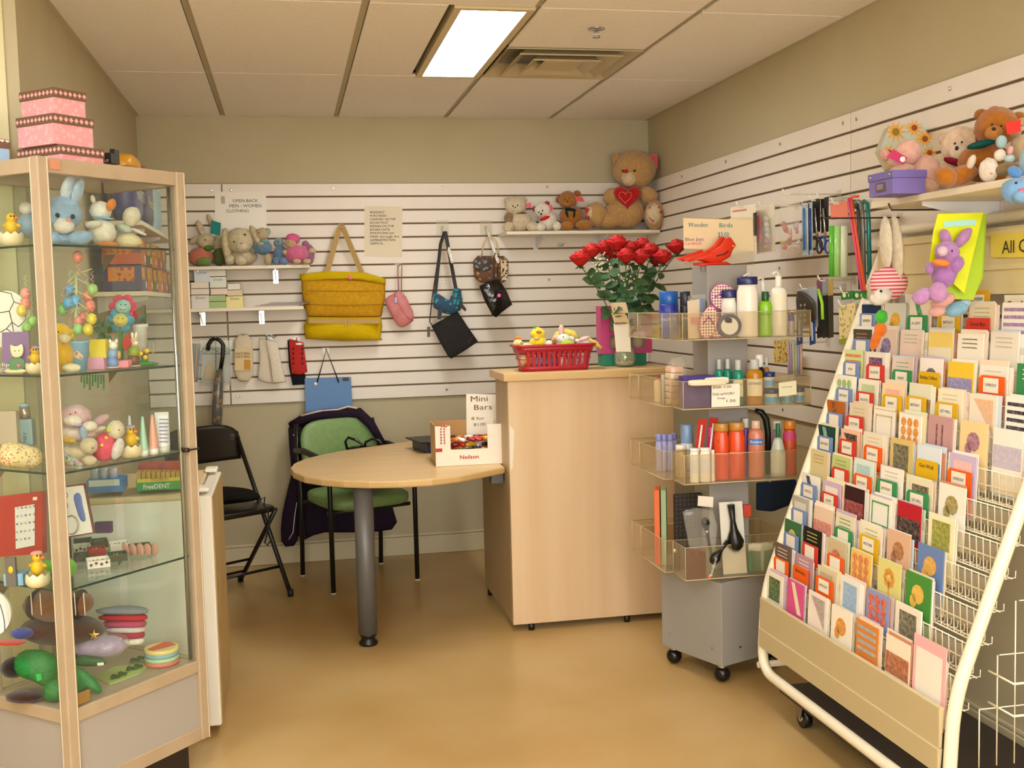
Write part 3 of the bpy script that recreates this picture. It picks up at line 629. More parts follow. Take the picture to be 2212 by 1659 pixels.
for k, row in enumerate(CARDS):
    for c, spec in enumerate(row):
        if not spec: continue
        col, pc, mot, desc = spec[:4]
        y = RY0+.005 + CW*(c+.5); x = rx(k); z = rz(k)-.072
        n = random.choice((2, 3, 3)); big = mot == 'big'; rot = random.uniform(-.012, .012); jx = x+.0085
        fr = tag(put(cmesh(col, .15 if big else .122, .215 if big else .172), 'greeting_card', None, (jx, y+random.uniform(-.006, .006), z+random.uniform(-.004, .012)), (0, LEAN, rot)), '%s in the %s tier of the rack' % (desc, ORD[k]), 'card', 'front cards of the rack pockets')
        put(prm(mot, pc, .215, .15) if big else prm(mot, pc), 'print', fr, (0, 0, 0), (0, 0, 0))
        for i in range(n):
            jx += .0033
            bcol, bn = random.choice(BACKC)
            o = tag(put(cmesh(bcol, random.choice((.122, .126, .118))), 'greeting_card', None, (jx, y+random.uniform(-.012, .012), z+random.uniform(-.006, .014)), (0, LEAN, rot)), '%s %s card behind the %s, %s tier' % (('first', 'second', 'third', 'fourth')[i], bn, desc, ORD[k]), 'card', 'cards stacked behind front cards')
        if len(spec) > 4:
            dc, dn = DIV[spec[4]]; tx = spec[5]
            if dc not in divm: divm[dc] = B().prism([V((0, yy, zz)) for yy, zz in ((.056, 0), (-.056, 0), (-.056, .118), (.045, .118), (.056, .108))], (.0012, 0, 0)).mesh('divider', PAPER(dc))
            hand = tx in ('Birthday', 'Birthday Children', 'Get Well', 'Good Bye')
            o = tag(put(divm[dc], 'divider_card', None, (x+.0035, y+random.uniform(-.012, .012), z+random.uniform(.014, .026)), (0, LEAN-.02, rot)), '%s divider %s before the %s, %s tier' % (dn, ('lettered ' + tx) if tx else 'with white tag', desc, ORD[k]), 'divider', 'category dividers of the card rack')
            if not hand: put(tagm, 'tag', o, (0, 0, 0), (0, 0, 0))
            if tx: text(tx, o, V((-.0026 if not hand else -.001, 0, .092 if not hand else .1)), (0, -1, 0), (0, 0, 1), .0085 if not hand else .011, INK, wid=min(.05 if not hand else .09, .009*len(tx)), world=False)
# tall tags rising above the topmost tier
for (u, v, w_, h_, c, nm, lab) in ((2115, 655, .10, .075, 'e0a818', 'RETIREMENT', 'tall yellow retirement divider above the topmost card tier'), (2192, 668, .09, .08, 'efe6cc', 'Conf', 'ivory handwritten sign standing above the topmost card tier'), (1972, 652, .09, .05, 'efe6d8', '', 'white and red tag peeping above the topmost card tier')):
    p = at(u, v, x=2.745); o = solo(B().box(p, (.0016, w_, h_)), 'divider_card', PAPER(c), lab, 'divider', loc=p - V((0, 0, h_/2)))
    if c == 'e0a818': part(B().box(p+V((-.0012, .0, .008)), (.0006, .05, .034)), 'tag', TAGW, o)
    if nm: text(nm, o, p+V((-.002, 0, .012)), (0, -1, 0), (0, 0, 1), .009 if c == 'e0a818' else .02, INK, wid=.042 if c == 'e0a818' else .07)
# ================================================================ generic makers
def puff(b, pts, th, back=None, rings=5, toward=None, pw=.5, **pl):
    """soft pad with the outline pts (photo pixels on a plane), th metres deep"""
    P = [at(u, v, **pl) for u, v in pts]; n = len(P); c = sum(P, V((0, 0, 0)))/n; tw = V(toward) if toward is not None else -CF; back = th if back is None else back
    k = len(b.v); ss = [math.cos(PI/2*i/rings) for i in range(rings)]
    for sgn, t_ in ((1, th), (-1, back)):
        for i, s in enumerate(ss):
            if sgn < 0 and i == 0: continue
            b.v += [c+(p-c)*s + tw*(sgn*t_*(1-s**2)**pw) for p in P]
        b.v.append(c + tw*(sgn*t_))
    f = k; fr = [k+i*n for i in range(rings)]; fc = k+rings*n; b0 = fc+1; bk = [k]+[b0+(i-1)*n for i in range(1, rings)]; bc = b0+(rings-1)*n
    for r, ctr, fl in ((fr, fc, 0), (bk, bc, 1)):
        for i in range(rings-1):
            for j in range(n):
                q = (r[i]+j, r[i]+(j+1) % n, r[i+1]+(j+1) % n, r[i+1]+j); b.f.append(q[::-1] if fl else q); b.s.append(True)
        for j in range(n):
            q = (r[-1]+j, r[-1]+(j+1) % n, ctr); b.f.append(q[::-1] if fl else q); b.s.append(True)
    return b
def smoothpoly(pts, it=1):
    for _ in range(it):
        o = []
        for i in range(len(pts)):
            a, c = pts[i], pts[(i+1) % len(pts)]; o += [(a[0]*.75+c[0]*.25, a[1]*.75+c[1]*.25), (a[0]*.25+c[0]*.75, a[1]*.25+c[1]*.75)]
        pts = o
    return pts
GLOSSY = {'eye': '120f0c'}
def plush(name, label, base, d, parts, cat='plush toy', group=None):
    """parts: (part, colour, u, v, ru, rv, turn, nearer) as seen in the photograph at depth d"""
    t = thing(name, label, cat, at(*base, d=d), 0, group)
    for p in parts:
        nm, c, u, v, ru, rv = p[:6]; ang = p[6] if len(p) > 6 else 0; dz = p[7] if len(p) > 7 else 0
        small = nm in ('eye', 'nose', 'button', 'mouth', 'sticker')
        if small:                                    # seat small features on the surface below them
            k = mpp(d); fr_ = []
            for q in parts:
                if q[0] in ('eye', 'nose', 'button', 'mouth', 'sticker'): continue
                a = math.radians(q[6] if len(q) > 6 else 0); du, dv = u-q[2], v-q[3]; x_, y_ = (du*math.cos(a)-dv*math.sin(a))/q[4], (du*math.sin(a)+dv*math.cos(a))/q[5]; s_ = 1-x_*x_-y_*y_
                if s_ > 0: fr_.append((q[7] if len(q) > 7 else 0) + (q[4]+q[5])/2*k*math.sqrt(s_))
            if fr_: dz = max(fr_)+.25*min(ru, rv)*k
        mat = M(c, .25) if nm in ('eye', 'button') else M(c, .6) if small else (CL(c) if nm in ('bow', 'dress', 'scarf', 'hat', 'ribbon', 'vest') else FZ(c))
        b = B(); E(b, u, v, ru, rv, d, ang, dz=dz, nz=0 if small else .10, n=10 if small else 18, m=7 if small else 12)
        part(b, nm, mat, t)
    return t
def eyes(*l, c='120f0c', r=2.2, dz=.02): return [('eye', c, u, v, r, r, 0, dz) for u, v in l]
def ptag(t, pts, d, c, tx=None, nm='price_tag', th=.001):
    b = B(); slab(b, pts, CF*th, d=d); o = part(b, nm, M(c, .4), t)
    return o
def hook(p, L=.1, toward=(0, -1, 0), up=.012, c=None, label='chrome', name='wall_hook', plate=True):
    tw = V(toward); c = c or CHROME
    t = thing(name, label, 'hook', p)
    if plate:
        sz = (.036, .002, .032) if tw.y else (.002, .036, .032)
        part(B().box(V(p)+tw*.0025, sz), 'plate', FILM, t)
    part(B().tube([V(p)+tw*.004, V(p)+tw*(L-.01), V(p)+tw*L+V((0, 0, up))], .003, 8), 'rod', c, t)
    return t
def hk(u, v, y, label, drop=0):
    p = at(u, v, y=y); return hook(V((p.x, YS, p.z-drop)), YS-y+.012, (0, -1, 0), .012, None, label)
def rectbox(name, label, cat, px, y, depth, c, group=None, d=None, bev=.001, mat=None):
    """box whose front face fills the pixel rectangle px on the plane y"""
    (u0, v0, u1, v1) = px; a = at(u0, v1, y=y); c2 = at(u1, v0, y=y)
    b = B(); b.bb((a.x, y, a.z), (c2.x, y+depth, c2.z))
    return solo(b, name, mat or M(c, .5), label, cat, group, bev, loc=V(((a.x+c2.x)/2, y+depth/2, a.z)))
XR, ZR = V((1, 0, 0)), V((0, 0, 1))

# ================================================================ back wall: notices
def notice(label, quad, lines, y=YS-.002, h=.012, sheet='efe8d6', film=False, name='notice'):
    b = B(); P = [at(u, v, y=y) for u, v in quad]; b.prism(P, (0, .0012, 0)); c = sum(P, V())/4
    o = solo(b, name, M(sheet, .25 if film else .8), label, 'sign', loc=c)
    for (u, v, tx, hh, wd) in lines: text(tx, o, at(u, v, y=y-.0012), XR, ZR, hh, M('3a3630', .8), wid=wd)
    return o
notice('laminated notice OPEN BACK MEN WOMEN CLOTHING pinned above the plush bunnies', [(464, 414), (575, 415), (576, 497), (464, 496)], [(530, 434, 'OPEN BACK', .017, .135), (530, 445, 'MEN - WOMEN', .017, .17), (513, 456, 'CLOTHING', .017, .12)], film=True)
part(B().box(at(482, 432, y=YS-.006), (.018, .006, .04)), 'clip', M('b9a8a0', .4), bpy.data.objects['notice'])
L_ = ['RESIDENT', 'PURCHASES', 'CHARGED ON THE', 'BOOKS MUST', 'REMAIN ON THE', 'BOOKS UNTIL', 'MONTH END and', 'PAID through the', 'ADMINISTRATION', 'OFFICE..']
o = notice('pale paper notice about resident purchases beside the yellow tote', [(787, 445), (869, 446), (869, 555), (787, 553)], [], sheet='eadfc4')
for i, s in enumerate(L_): text(s, o, at(799, 459+7.5*i, y=YS-.0045), XR, ZR, .0125, M('4a463c', .8), wid=.0102*len(s), align='LEFT')

# ================================================================ shelf of bunnies
dA = dep(at(540, 560, y=-.14))
CR_ = 'd9cba6'
plush('bunny_pair', 'small cream bunny in salmon dress with green bow on the shelf', (437, 572), dA, [('body', 'd98068', 434, 549, 26, 21), ('head', CR_, 444, 515, 19, 17), ('ear', CR_, 433, 487, 7, 19, 22), ('ear', 'cfbf98', 421, 513, 7, 15, -60), ('bow', '5c8a2c', 450, 530, 9, 6, 0, .03), ('skirt', '7d9a4c', 440, 559, 17, 11, 0, .035), *eyes((443, 512), r=1.6, dz=.05)])
t = plush('bunny', 'olive dressed cream bunny with teal tag behind the salmon bunny', (472, 572), dA+.06, [('body', '6d7d44', 474, 548, 13, 22), ('head', 'd5c8a8', 470, 519, 14, 17), ('ear', CR_, 455, 471, 6, 17, 24), ('arm', 'c9805c', 463, 552, 8, 12), *eyes((464, 512), r=1.6, dz=.045)])
ptag(t, [(456, 469), (477, 475), (475, 502), (454, 498)], dA-.02, '1f8a86')
plush('bunny', 'large cream lop eared bunny lying on the wall shelf', (520, 573), dA, [('body', 'dccfab', 524, 556, 32, 17), ('head', 'dccfab', 519, 521, 29, 28, 0, .05), ('ear', 'd6c9a2', 490, 530, 10, 37, 6, .05), ('ear', 'd6c9a2', 555, 514, 9, 28, 28, .04), ('muzzle', 'e4d9ba', 522, 533, 14, 12, 0, .09), ('paw', 'ded2b0', 497, 562, 11, 10, 0, .08), ('paw', 'ded2b0', 520, 564, 13, 10, 0, .09), *eyes((506, 523), (529, 508), dz=.115), ('nose', 'c9a890', 522, 526, 3, 2, 0, .13)])
plush('mouse', 'blue dressed tan mouse dangling one leg over the shelf edge', (570, 573), dA-.05, [('body', '6b8fae', 568, 553, 21, 15), ('head', 'cbb58c', 566, 524, 15, 14), ('ear', 'a08f6c', 549, 528, 8, 8), ('ear', '9fb0a8', 578, 518, 7, 8), ('scarf', '86b0b4', 573, 538, 10, 5, 0, .02), ('arm', 'cbb58c', 564, 545, 8, 5, 0, .03), ('leg', 'cbb58c', 579, 578, 8, 12, 0, .03), *eyes((560, 521), r=1.5, dz=.035)])
plush('mouse', 'blue grey dressed mouse between the tan mouse and the pink doll', (608, 573), dA+.02, [('body', '6f8fb0', 606, 549, 16, 19), ('head', '8fa8ae', 602, 523, 11, 11), ('foot', '7d9cc0', 614, 563, 10, 8, 0, .04), ('foot', '6f8fb0', 595, 562, 8, 8, 0, .04), *eyes((601, 521), r=1.4, dz=.03)])
plush('doll', 'pink hooded tan doll with bare feet on the wall shelf', (643, 573), dA-.01, [('body', 'e0739c', 640, 547, 26, 20), ('face', 'cfae80', 627, 524, 13, 10, 0, .02), ('hat', 'e86a9c', 632, 514, 16, 12), ('foot', 'd6b98a', 641, 562, 9, 6, 0, .05), ('foot', 'd6b98a', 663, 562, 9, 6, 0, .05), ('arm', 'e0739c', 655, 535, 9, 7), ('hand', 'd6b98a', 615, 542, 5, 5, 0, .03), *eyes((623, 521), r=1.4, dz=.035)])
plush('doll', 'purple pink plush with tan paw leaning behind the pink doll', (674, 575), dA+.06, [('body', 'a86a98', 668, 548, 11, 22), ('paw', 'd6c29c', 674, 540, 9, 6, 0, .03), ('head', 'b0729c', 660, 527, 8, 9)])
# soap boxes
SOAP = [((420, 583, 453, 610), 'd6dee6', 'pale blue soap box on top of the left stack', 1), ((453.5, 583, 487, 597), 'e0dbd0', 'grey white soap box at the top of the second stack', 0), ((453.5, 598, 488, 622), 'dfe6d8', 'white green soap box under the top grey box', 1), ((413, 609.5, 451, 623), 'e6dfcc', 'ivory soap box under the pale blue box', 0), ((413, 623.5, 452, 637), 'e6dfcc', 'ivory soap box third down the left stack', 0), ((455, 623, 491, 637), 'ecd8c8', 'cream soap box in the middle of the second stack', 0), ((492, 613, 518, 626), 'e8e6e0', 'small silver soap box on top of the short stack', 0), ((491, 626.5, 523, 639), 'dccdb0', 'beige soap box lying on the yellow box', 0), ((414, 637.5, 451, 667), 'e3e0d6', 'white soap box at the foot of the left stack', 1), ((451.5, 637.5, 487, 651), 'a9c285', 'upper green soap box', 0), ((452, 651.5, 488, 666.5), 'a3c27f', 'lower green soap box', 0), ((489, 639.5, 525, 666), 'ecdf96', 'yellow white soap box at the foot of the short stack', 1)]
for px, c, lab, w_ in SOAP:
    o = rectbox('soap_box', lab, 'soap box', px, -.205, .09, c, 'boxed soaps on the wall shelf')
    if w_: text('Dove', o, at((px[0]+px[2])/2, px[1]+6, y=-.2062), XR, ZR, .014, M('5a6a86', .6), wid=.045)
b = B()
t = thing('card_fan', 'flat fan of dark patterned cards lying on the soap shelf', 'cards', at(600, 662, y=-.18))
for i in range(5):
    a = at(545+i*8, 661-i*1.0, y=-.2+.012*i); part(B().box(V((a.x+.12, -.17+.006*i, SB+.004+.0045*i)), (.26-.012*i, .07, .003), .04*i-.06), 'card', M(('e8e0d0', '6a4a34', '4a3424', '7a5a3c', '3a2a20')[i], .3), t)

# ================================================================ things hung on the back wall
def strap(b, pts, wd, y, th=.003, nz=(0, -1, 0)):
    P = [at(u, v, y=y) for u, v in pts]
    for i in range(len(P)-1):
        a, c = P[i], P[i+1]; dr = (c-a).normalized(); s = dr.cross(V((0, 1, 0))).normalized()*wd/2
        b.prism([a-s, c-s, c+s, a+s], (0, th, 0))
    return b
hk(738, 488, -.11, 'chrome slatwall hook carrying the yellow tote')
t = thing('tote_bag', 'large yellow mesh tote bag with tan straps on a wall hook', 'bag', at(740, 735, y=-.1))
part(puff(B(), [(651, 605), (700, 603), (790, 605), (832, 613), (832, 645), (824, 684), (745, 685), (664, 684), (653, 645)], .05, y=-.1), 'mesh_body', CL('cf9f24', 'c08f1c', 60), t)
part(puff(B(), [(647, 592), (704, 586), (786, 588), (833, 602), (833, 614), (790, 606), (704, 604), (650, 607)], .012, .05, y=-.118), 'top_band', CL('d3b40f'), t)
part(puff(B(), [(664, 684), (745, 685), (823, 685), (826, 705), (822, 728), (826, 735), (740, 737), (660, 732), (656, 706)], .075, .05, y=-.1), 'lower_pocket', CL('d9b80c', 'cbaa08'), t)
b = B(); P = [at(u, v, y=-.172) for u, v in ((668, 688), (745, 689), (822, 689), (820, 699), (745, 700), (666, 698))]; b.prism(P, (0, .04, 0)); part(b, 'zip_panel', CL('c3a468'), t)
for u in (746, 753): part(B().box(at(u, 697, y=-.178), (.006, .004, .05)), 'zip_pull', M('b89a10', .4), t)
part(strap(B(), [(707, 588), (733, 492), (738, 486)], .028, -.112), 'strap', CL('c0a26a'), t); part(strap(B(), [(781, 589), (744, 500), (738, 486)], .028, -.106), 'strap', CL('b8995f'), t)
part(B().cyl(at(757, 599, y=-.136), at(757, 599, y=-.133), .011, n=14), 'price_dot', M('f0569c', .5), t)
for v in (628, 658): 
    b = B(); b.tube([at(u, v+w_, y=-.15) for u, w_ in ((660, 0), (745, 1), (826, 0))], .0018, 5); part(b, 'seam', CL('b08018'), t)
def hung(name, label, cat, base, y, items, hk=None):
    t = thing(name, label, cat, at(*base, y=y))
    for nm, mat, pts, th, yy in items: part(puff(B(), smoothpoly(pts) if len(pts) < 9 else pts, th, y=yy), nm, mat, t)
    return t
hk(863, 574, -.105, 'chrome slatwall hook carrying the pink wristlet')
t = hung('wristlet', 'pink leather wristlet hanging by its thin cord', 'bag', (875, 708, ), -.1, [('pouch', M('cf7f7c', .5, kind='leather', c2='c06c6c', sc=20, bump=.2), [(832, 644), (868, 624), (900, 688), (872, 708), (858, 704), (832, 656)], .016, -.1), ('flap', M('d4878a', .5, kind='leather', c2='c77474', sc=20, bump=.2), [(848, 634), (869, 625), (899, 686), (884, 694), (862, 664)], .010, -.112)])
b = B(); b.tube([at(u, v, y=-.105) for u, v in ((861, 630), (859, 575), (865, 571), (868, 575), (867, 628))], .003, 6); part(b, 'cord', M('a86a64', .6), t); part(B().box(at(855, 648, y=-.126), (.012, .004, .03)), 'clasp', M('6a6a78', .3, .8), t)
WHT = M('f0ece0', .35)
def arm(p0, p1, label):                              # sloped display arm with pegs
    t = thing('bag_hanger', label, 'hook', at(*p0, y=YS))
    a, c = at(*p0, y=YS-.004), at(*p1, y=-.30); part(B().box(at(*p0, y=YS-.003), (.07, .003, .08)), 'plate', FILM, t)
    part(B().tube([a, a.lerp(c, .15)+V((0, 0, .004)), c], .009, 8), 'arm', WHT, t)
    for i in range(6):
        q = a.lerp(c, .2+.15*i); part(B().cyl(q, q+V((0, -.004, .014)), .006, .007, n=8), 'peg', WHT, t)
arm((956, 491), (977, 566), 'white sloped display arm carrying the teal bag straps'); arm((1050, 491), (1076, 566), 'white sloped display arm carrying the tapestry bag')
t = hung('shoulder_bag', 'teal patterned fabric shoulder bag with long black straps', 'bag', (970, 690), -.2, [('bag_body', M('2d4a66', .8, kind='flower', c2='2f9a98', sc=45), [(936, 628), (950, 640), (965, 652), (980, 640), (984, 620), (996, 625), (1000, 650), (995, 670), (975, 680), (955, 676), (936, 664)], .03, -.2)])
part(strap(B(), [(940, 640), (952, 525), (962, 500)], .018, -.205, .004), 'strap', M('15130f', .6), t); part(strap(B(), [(985, 625), (973, 560), (962, 500)], .020, -.21, .004), 'strap', M('15130f', .6), t)
for q in ([(946, 668), (956, 668), (953, 690), (945, 690)], [(996, 652), (1008, 668), (1005, 673), (990, 660)]): part(slab(B(), q, (0, .004, 0), y=-.235), 'strap_end', M('12100d', .5), t)
t = hung('flat_purse', 'flat black suede purse hanging tilted below the teal bag', 'bag', (980, 775), -.19, [('purse_body', M('141210', .85, kind='noise', c2='1f1b18', sc=30), [(932, 704), (960, 688), (988, 672), (1010, 705), (1033, 738), (1000, 760), (975, 775), (968, 770), (948, 735)], .012, -.19)])
b = B(); b.tube([at(u, v, y=-.205) for u, v in ((935, 704), (928, 695), (934, 640), (948, 545), (958, 500))], .003, 6); part(b, 'cord', M('1a1814', .5), t)
b = B(); b.tube([at(u, v, y=-.206) for u, v in ((1012, 748), (1015, 735), (1022, 726))], .0015, 5); part(b, 'stitching', M('6a4a34', .6), t)
part(slab(B(), [(923, 706), (929, 706), (929, 728), (923, 728)], (0, .003, 0), y=-.2), 'zip_tag', M('4a4630', .5), t)
t = hung('tapestry_handbag', 'small brown tapestry handbag with cream handle', 'bag', (1060, 615), -.15, [('bag_body', M('6a4a34', .8, kind='flower', c2='b08a60', sc=38), [(1023, 552), (1060, 553), (1098, 553), (1098, 590), (1092, 612), (1060, 610), (1036, 612), (1022, 595)], .03, -.15), ('pocket', M('4a3a30', .7, kind='flower', c2='7a8a94', sc=50), [(1024, 556), (1062, 556), (1064, 580), (1045, 588), (1026, 582)], .008, -.18)])
b = B(); b.tube([at(u, v, y=-.17) for u, v in ((1041, 552), (1044, 530), (1052, 514), (1062, 511), (1072, 522), (1078, 552))], .005, 8); part(b, 'handle', M('cdb98c', .6), t)
part(slab(B(), [(1082, 562), (1096, 562), (1096, 605), (1082, 606)], (0, .003, 0), y=-.183), 'picture_patch', M('d8c09a', .6, kind='flower', c2='3a2a20', sc=60), t)
t = hung('crocodile_purse', 'shiny black crocodile wristlet purse with pink dot hanging tilted', 'bag', (1075, 690), -.29, [('purse_body', M('100f0d', .12, kind='leather', c2='1d1c19', sc=10, bump=.25), [(1035, 618), (1055, 608), (1078, 602), (1095, 630), (1107, 658), (1085, 674), (1072, 686), (1064, 682), (1046, 648)], .022, -.27)])
b = B(); b.tube([at(u, v, y=-.285) for u, v in ((1068, 604), (1066, 560), (1070, 546), (1076, 550), (1074, 600))], .003, 6); part(b, 'wrist_strap', M('2a2620', .5), t)
part(B().cyl(at(1078, 638, y=-.296), at(1078, 638, y=-.292), .010, n=14), 'price_dot', M('f0569c', .5), t)
hook(at(1210, 531, y=YS), .09, label='empty chrome slatwall hook beneath the teddy shelf')
# lower row
for u, v, s in ((466, 733, 'umbrella'), (526, 726, 'cotton gloves'), (581, 728, 'white socks'), (641, 735, 'red socks'), (705, 758, 'blue gift bag')): hk(u, v, {'u': -.12, 'c': -.07, 'w': -.09, 'r': -.075, 'b': -.08}[s[0]], 'small slatwall hook carrying the %s' % s)
t = thing('poncho_pack', 'clear packet with a yellow rain poncho card behind the umbrella', 'packet', at(468, 830, y=-.06))
part(slab(B(), [(436, 748), (498, 748), (496, 828), (437, 830)], (0, .006, 0), y=-.06), 'card', PAPER('b9bab2'), t)
part(slab(B(), [(437, 752), (497, 752), (497, 766), (437, 766)], (0, .001, 0), y=-.063), 'header', PAPER('5c7064'), t); text('PONCHO', t, at(465, 759, y=-.0645), XR, ZR, .022, M('f0ece0', .6), wid=.13)
part(puff(B(), [(440, 812), (443, 795), (450, 785), (452, 781), (457, 785), (463, 797), (464, 820), (441, 822)], .004, y=-.064), 'poncho_figure', M('c39a34', .6), t)
part(slab(B(), [(433, 735), (502, 735), (500, 832), (434, 834)], (0, .001, 0), y=-.07), 'wrapper', FILM, t)
t = hung('cotton_gloves', 'packet of cream cotton gloves with NATURAL NATUREL band', 'gloves', (527, 825), -.07, [('glove', CL('e2d6ba'), [(507, 722), (545, 722), (547, 770), (547, 824), (508, 824), (506, 770)], .014, -.07)])
part(slab(B(), [(507, 753), (544, 753), (544, 800), (507, 800)], (0, .002, 0), y=-.088), 'band', PAPER('e6d0a0'), t)
for s, v in (('NATURAL', 764), ('NATUREL', 771)): text(s, t, at(525, v, y=-.0895), XR, ZR, .014, M('6a5438', .7), wid=.078)
part(slab(B(), [(527, 777), (541, 777), (541, 798), (527, 798)], (0, .001, 0), y=-.0895), 'picture', PAPER('cf9a48'), t)
t = thing('white_socks', 'pair of folded white socks hanging between gloves and red socks', 'socks', at(585, 830, y=-.07))
part(puff(B(), [(560, 730), (582, 735), (584, 780), (590, 828), (572, 826), (557, 820), (561, 775)], .012, y=-.06), 'sock', CL('e6dcc8'), t)
part(puff(B(), [(575, 732), (599, 740), (608, 785), (618, 825), (590, 829), (583, 780)], .012, y=-.085), 'sock', CL('ebe2cf'), t)
b = B(); b.tube([at(u, v, y=-.1) for u, v in ((577, 734), (574, 728), (582, 724), (592, 730), (598, 724))], .0025, 6); part(b, 'tie', M('1c1a16', .5), t)
t = thing('red_socks', 'red dotted socks with dark heel hanging beside the gift bag', 'socks', at(642, 830, y=-.07))
part(puff(B(), [(624, 732), (655, 740), (660, 775), (664, 803), (650, 810), (630, 808), (626, 770)], .014, y=-.075), 'sock', CL('c2362a', 'b02c30'), t)
part(puff(B(), [(621, 735), (628, 735), (632, 800), (660, 810), (660, 830), (632, 832), (624, 790)], .012, y=-.055), 'dark_sock', CL('1d1c28'), t)
for v in (753, 763, 774, 785):
    for u in (633.5, 653): part(B().cyl(at(u, v, y=-.094), at(u, v, y=-.088), .005, n=8), 'dot', CL('2a2030'), t)
part(B().ell(at(646, 743, y=-.088), (.02, .003, .007)), 'price_sticker', M('f0e8d4', .5), t)
t = thing('gift_bag', 'flat blue paper gift bag with black cord handle', 'gift bag', at(710, 905, y=-.07))
part(B().prism([at(u, v, y=-.075) for u, v in ((658, 818), (758, 815), (763, 900), (661, 906))], (0, .04, 0)), 'bag', PAPER('6e93c4'), t, bev=.001)
b = B(); b.tube([at(u, v, y=-.08) for u, v in ((685, 826), (705, 756), (732, 826))], .004, 6); part(b, 'cord', M('14120f', .6), t)
part(B().ell(at(682, 829, y=-.078), (.010, .003, .010)), 'sticker', M('f0ead8', .5), t); part(slab(B(), [(740, 816), (753, 816), (753, 823), (740, 823)], (0, .001, 0), y=-.077), 'logo_label', M('2a2a26', .5), t)
t = thing('umbrella', 'folded umbrella with black crook handle in clear sleeve', 'umbrella', at(467, 955, y=-.13))
b = B(); b.tube([at(u, v, y=-.12) for u, v in ((449, 757), (450, 745), (456, 735), (465, 731), (475, 735), (482, 745), (481, 770), (476, 802))], .011, 10); part(b, 'handle', M('100e0c', .25), t)
b = B(); b.tube([at(u, v, y=-.12) for u, v in ((474, 800), (472, 830), (469, 880), (467, 952))], .02, 12, rs=[.016, .026, .030, .024]); part(b, 'canopy', M('3a3428', .35, kind='flower', c2='8a6a34', sc=30), t)
b = B(); b.tube([at(u, v, y=-.12) for u, v in ((474, 796), (472, 830), (469, 880), (467, 954))], .02, 12, rs=[.022, .032, .035, .028]); part(b, 'sleeve', FILM, t)
b = B(); b.tube([at(u, v, y=-.10) for u, v in ((466, 728), (466, 800))], .0012, 5); part(b, 'cord', BLACKM, t)
t = thing('pen_packs', 'packet of coloured pens hanging behind the case edge', 'packet', at(424, 825, y=-.06))
for i, c in enumerate(('8a2a3c', '2a7a72', 'c9782c', '4a3c78')): part(B().cyl(at(416+5*i, 742, y=-.06), at(413+4*i, 825, y=-.06), .006, n=8), 'pen', M(c, .3), t)
part(slab(B(), [(412, 738), (436, 738), (430, 826), (410, 826)], (0, .001, 0), y=-.075), 'wrapper', FILM, t)
# ================================================================ teddy bears in the corner
dT = dep(at(1180, 480, y=-.16))
def heart(cx_, cy_, s): 
    o = []
    for i in range(20):
        a = 2*PI*i/20; o.append((cx_ + s*.0625*16*math.sin(a)**3, cy_ - s*.0625*(13*math.cos(a)-5*math.cos(2*a)-2*math.cos(3*a)-math.cos(4*a))))
    return o
t = plush('teddy_bear', 'small cream teddy bear with brown patch on the corner shelf', (1122, 501), dT, [('body', 'dccbaa', 1123, 479, 26, 22), ('head', 'e0d2b4', 1114, 445, 23, 20, 0, .02), ('ear', 'd8c8a6', 1096, 433, 7, 7), ('ear', 'd8c8a6', 1132, 432, 7, 7), ('muzzle', 'e8dcc2', 1113, 450, 8, 7, 0, .055), ('patch', '9a7c54', 1100, 472, 11, 13, 20, .03), ('leg', 'dccbaa', 1099, 490, 12, 11, 0, .05), ('leg', 'dccbaa', 1150, 489, 14, 11, 0, .05), ('ribbon', '7a5c40', 1124, 461, 13, 3, 0, .03), *eyes((1108, 445), (1118, 443), r=1.6, dz=.068), ('nose', '7a6a58', 1113, 448, 2.2, 1.6, 0, .078)])
ptag(t, [(1137, 440), (1147, 437), (1148, 448), (1136, 450)], dT-.05, 'd43a54')
t = plush('teddy_bear', 'small white teddy bear with red bow and red ears', (1185, 501), dT-.01, [('body', 'efe6d4', 1184, 479, 20, 20), ('head', 'f0e8d8', 1172, 456, 18, 16, 0, .02), ('ear', 'c22a24', 1154, 453, 4, 6), ('ear', 'c22a24', 1182, 441, 6, 5), ('leg', 'efe6d4', 1168, 492, 11, 9, 0, .05), ('leg', 'efe6d4', 1203, 490, 10, 10, 0, .05), ('bow', 'd8301c', 1177, 473, 12, 4, 20, .045), *eyes((1164, 460), (1172, 457), r=1.7, dz=.05), ('nose', '2a1c14', 1169, 464, 2, 2.4, 0, .055)])
ptag(t, [(1186, 446), (1192, 444), (1196, 454), (1189, 457)], dT-.05, 'cf2f28')
t = plush('teddy_bear', 'brown teddy bear with dark green bow between white and large bear', (1238, 501), dT, [('body', 'a5692c', 1235, 471, 27, 25), ('head', 'ad7032', 1227, 434, 20, 19, 0, .02), ('ear', 'a5692c', 1207, 433, 7, 8), ('ear', 'a5692c', 1247, 420, 8, 7), ('muzzle', 'b87c3c', 1226, 441, 8, 7, 0, .05), ('leg', 'b47a34', 1225, 490, 14, 10, 0, .05), ('leg', 'b47a34', 1262, 488, 19, 11, 0, .05), ('bow', '16302a', 1232, 455, 13, 4, -10, .05), ('ribbon', '16302a', 1225, 465, 3, 9, 18, .055), ('ribbon', '16302a', 1240, 466, 3, 9, -8, .055), *eyes((1221, 433), (1230, 430), r=1.4, dz=.06), ('nose', '4a2c18', 1226, 437, 2, 2, 0, .07)])
ptag(t, [(1241, 424), (1258, 428), (1263, 438), (1245, 437)], dT-.05, 'cf3a34')
BR = 'c79c62'
dB = dep(at(1370, 480, y=-.19))
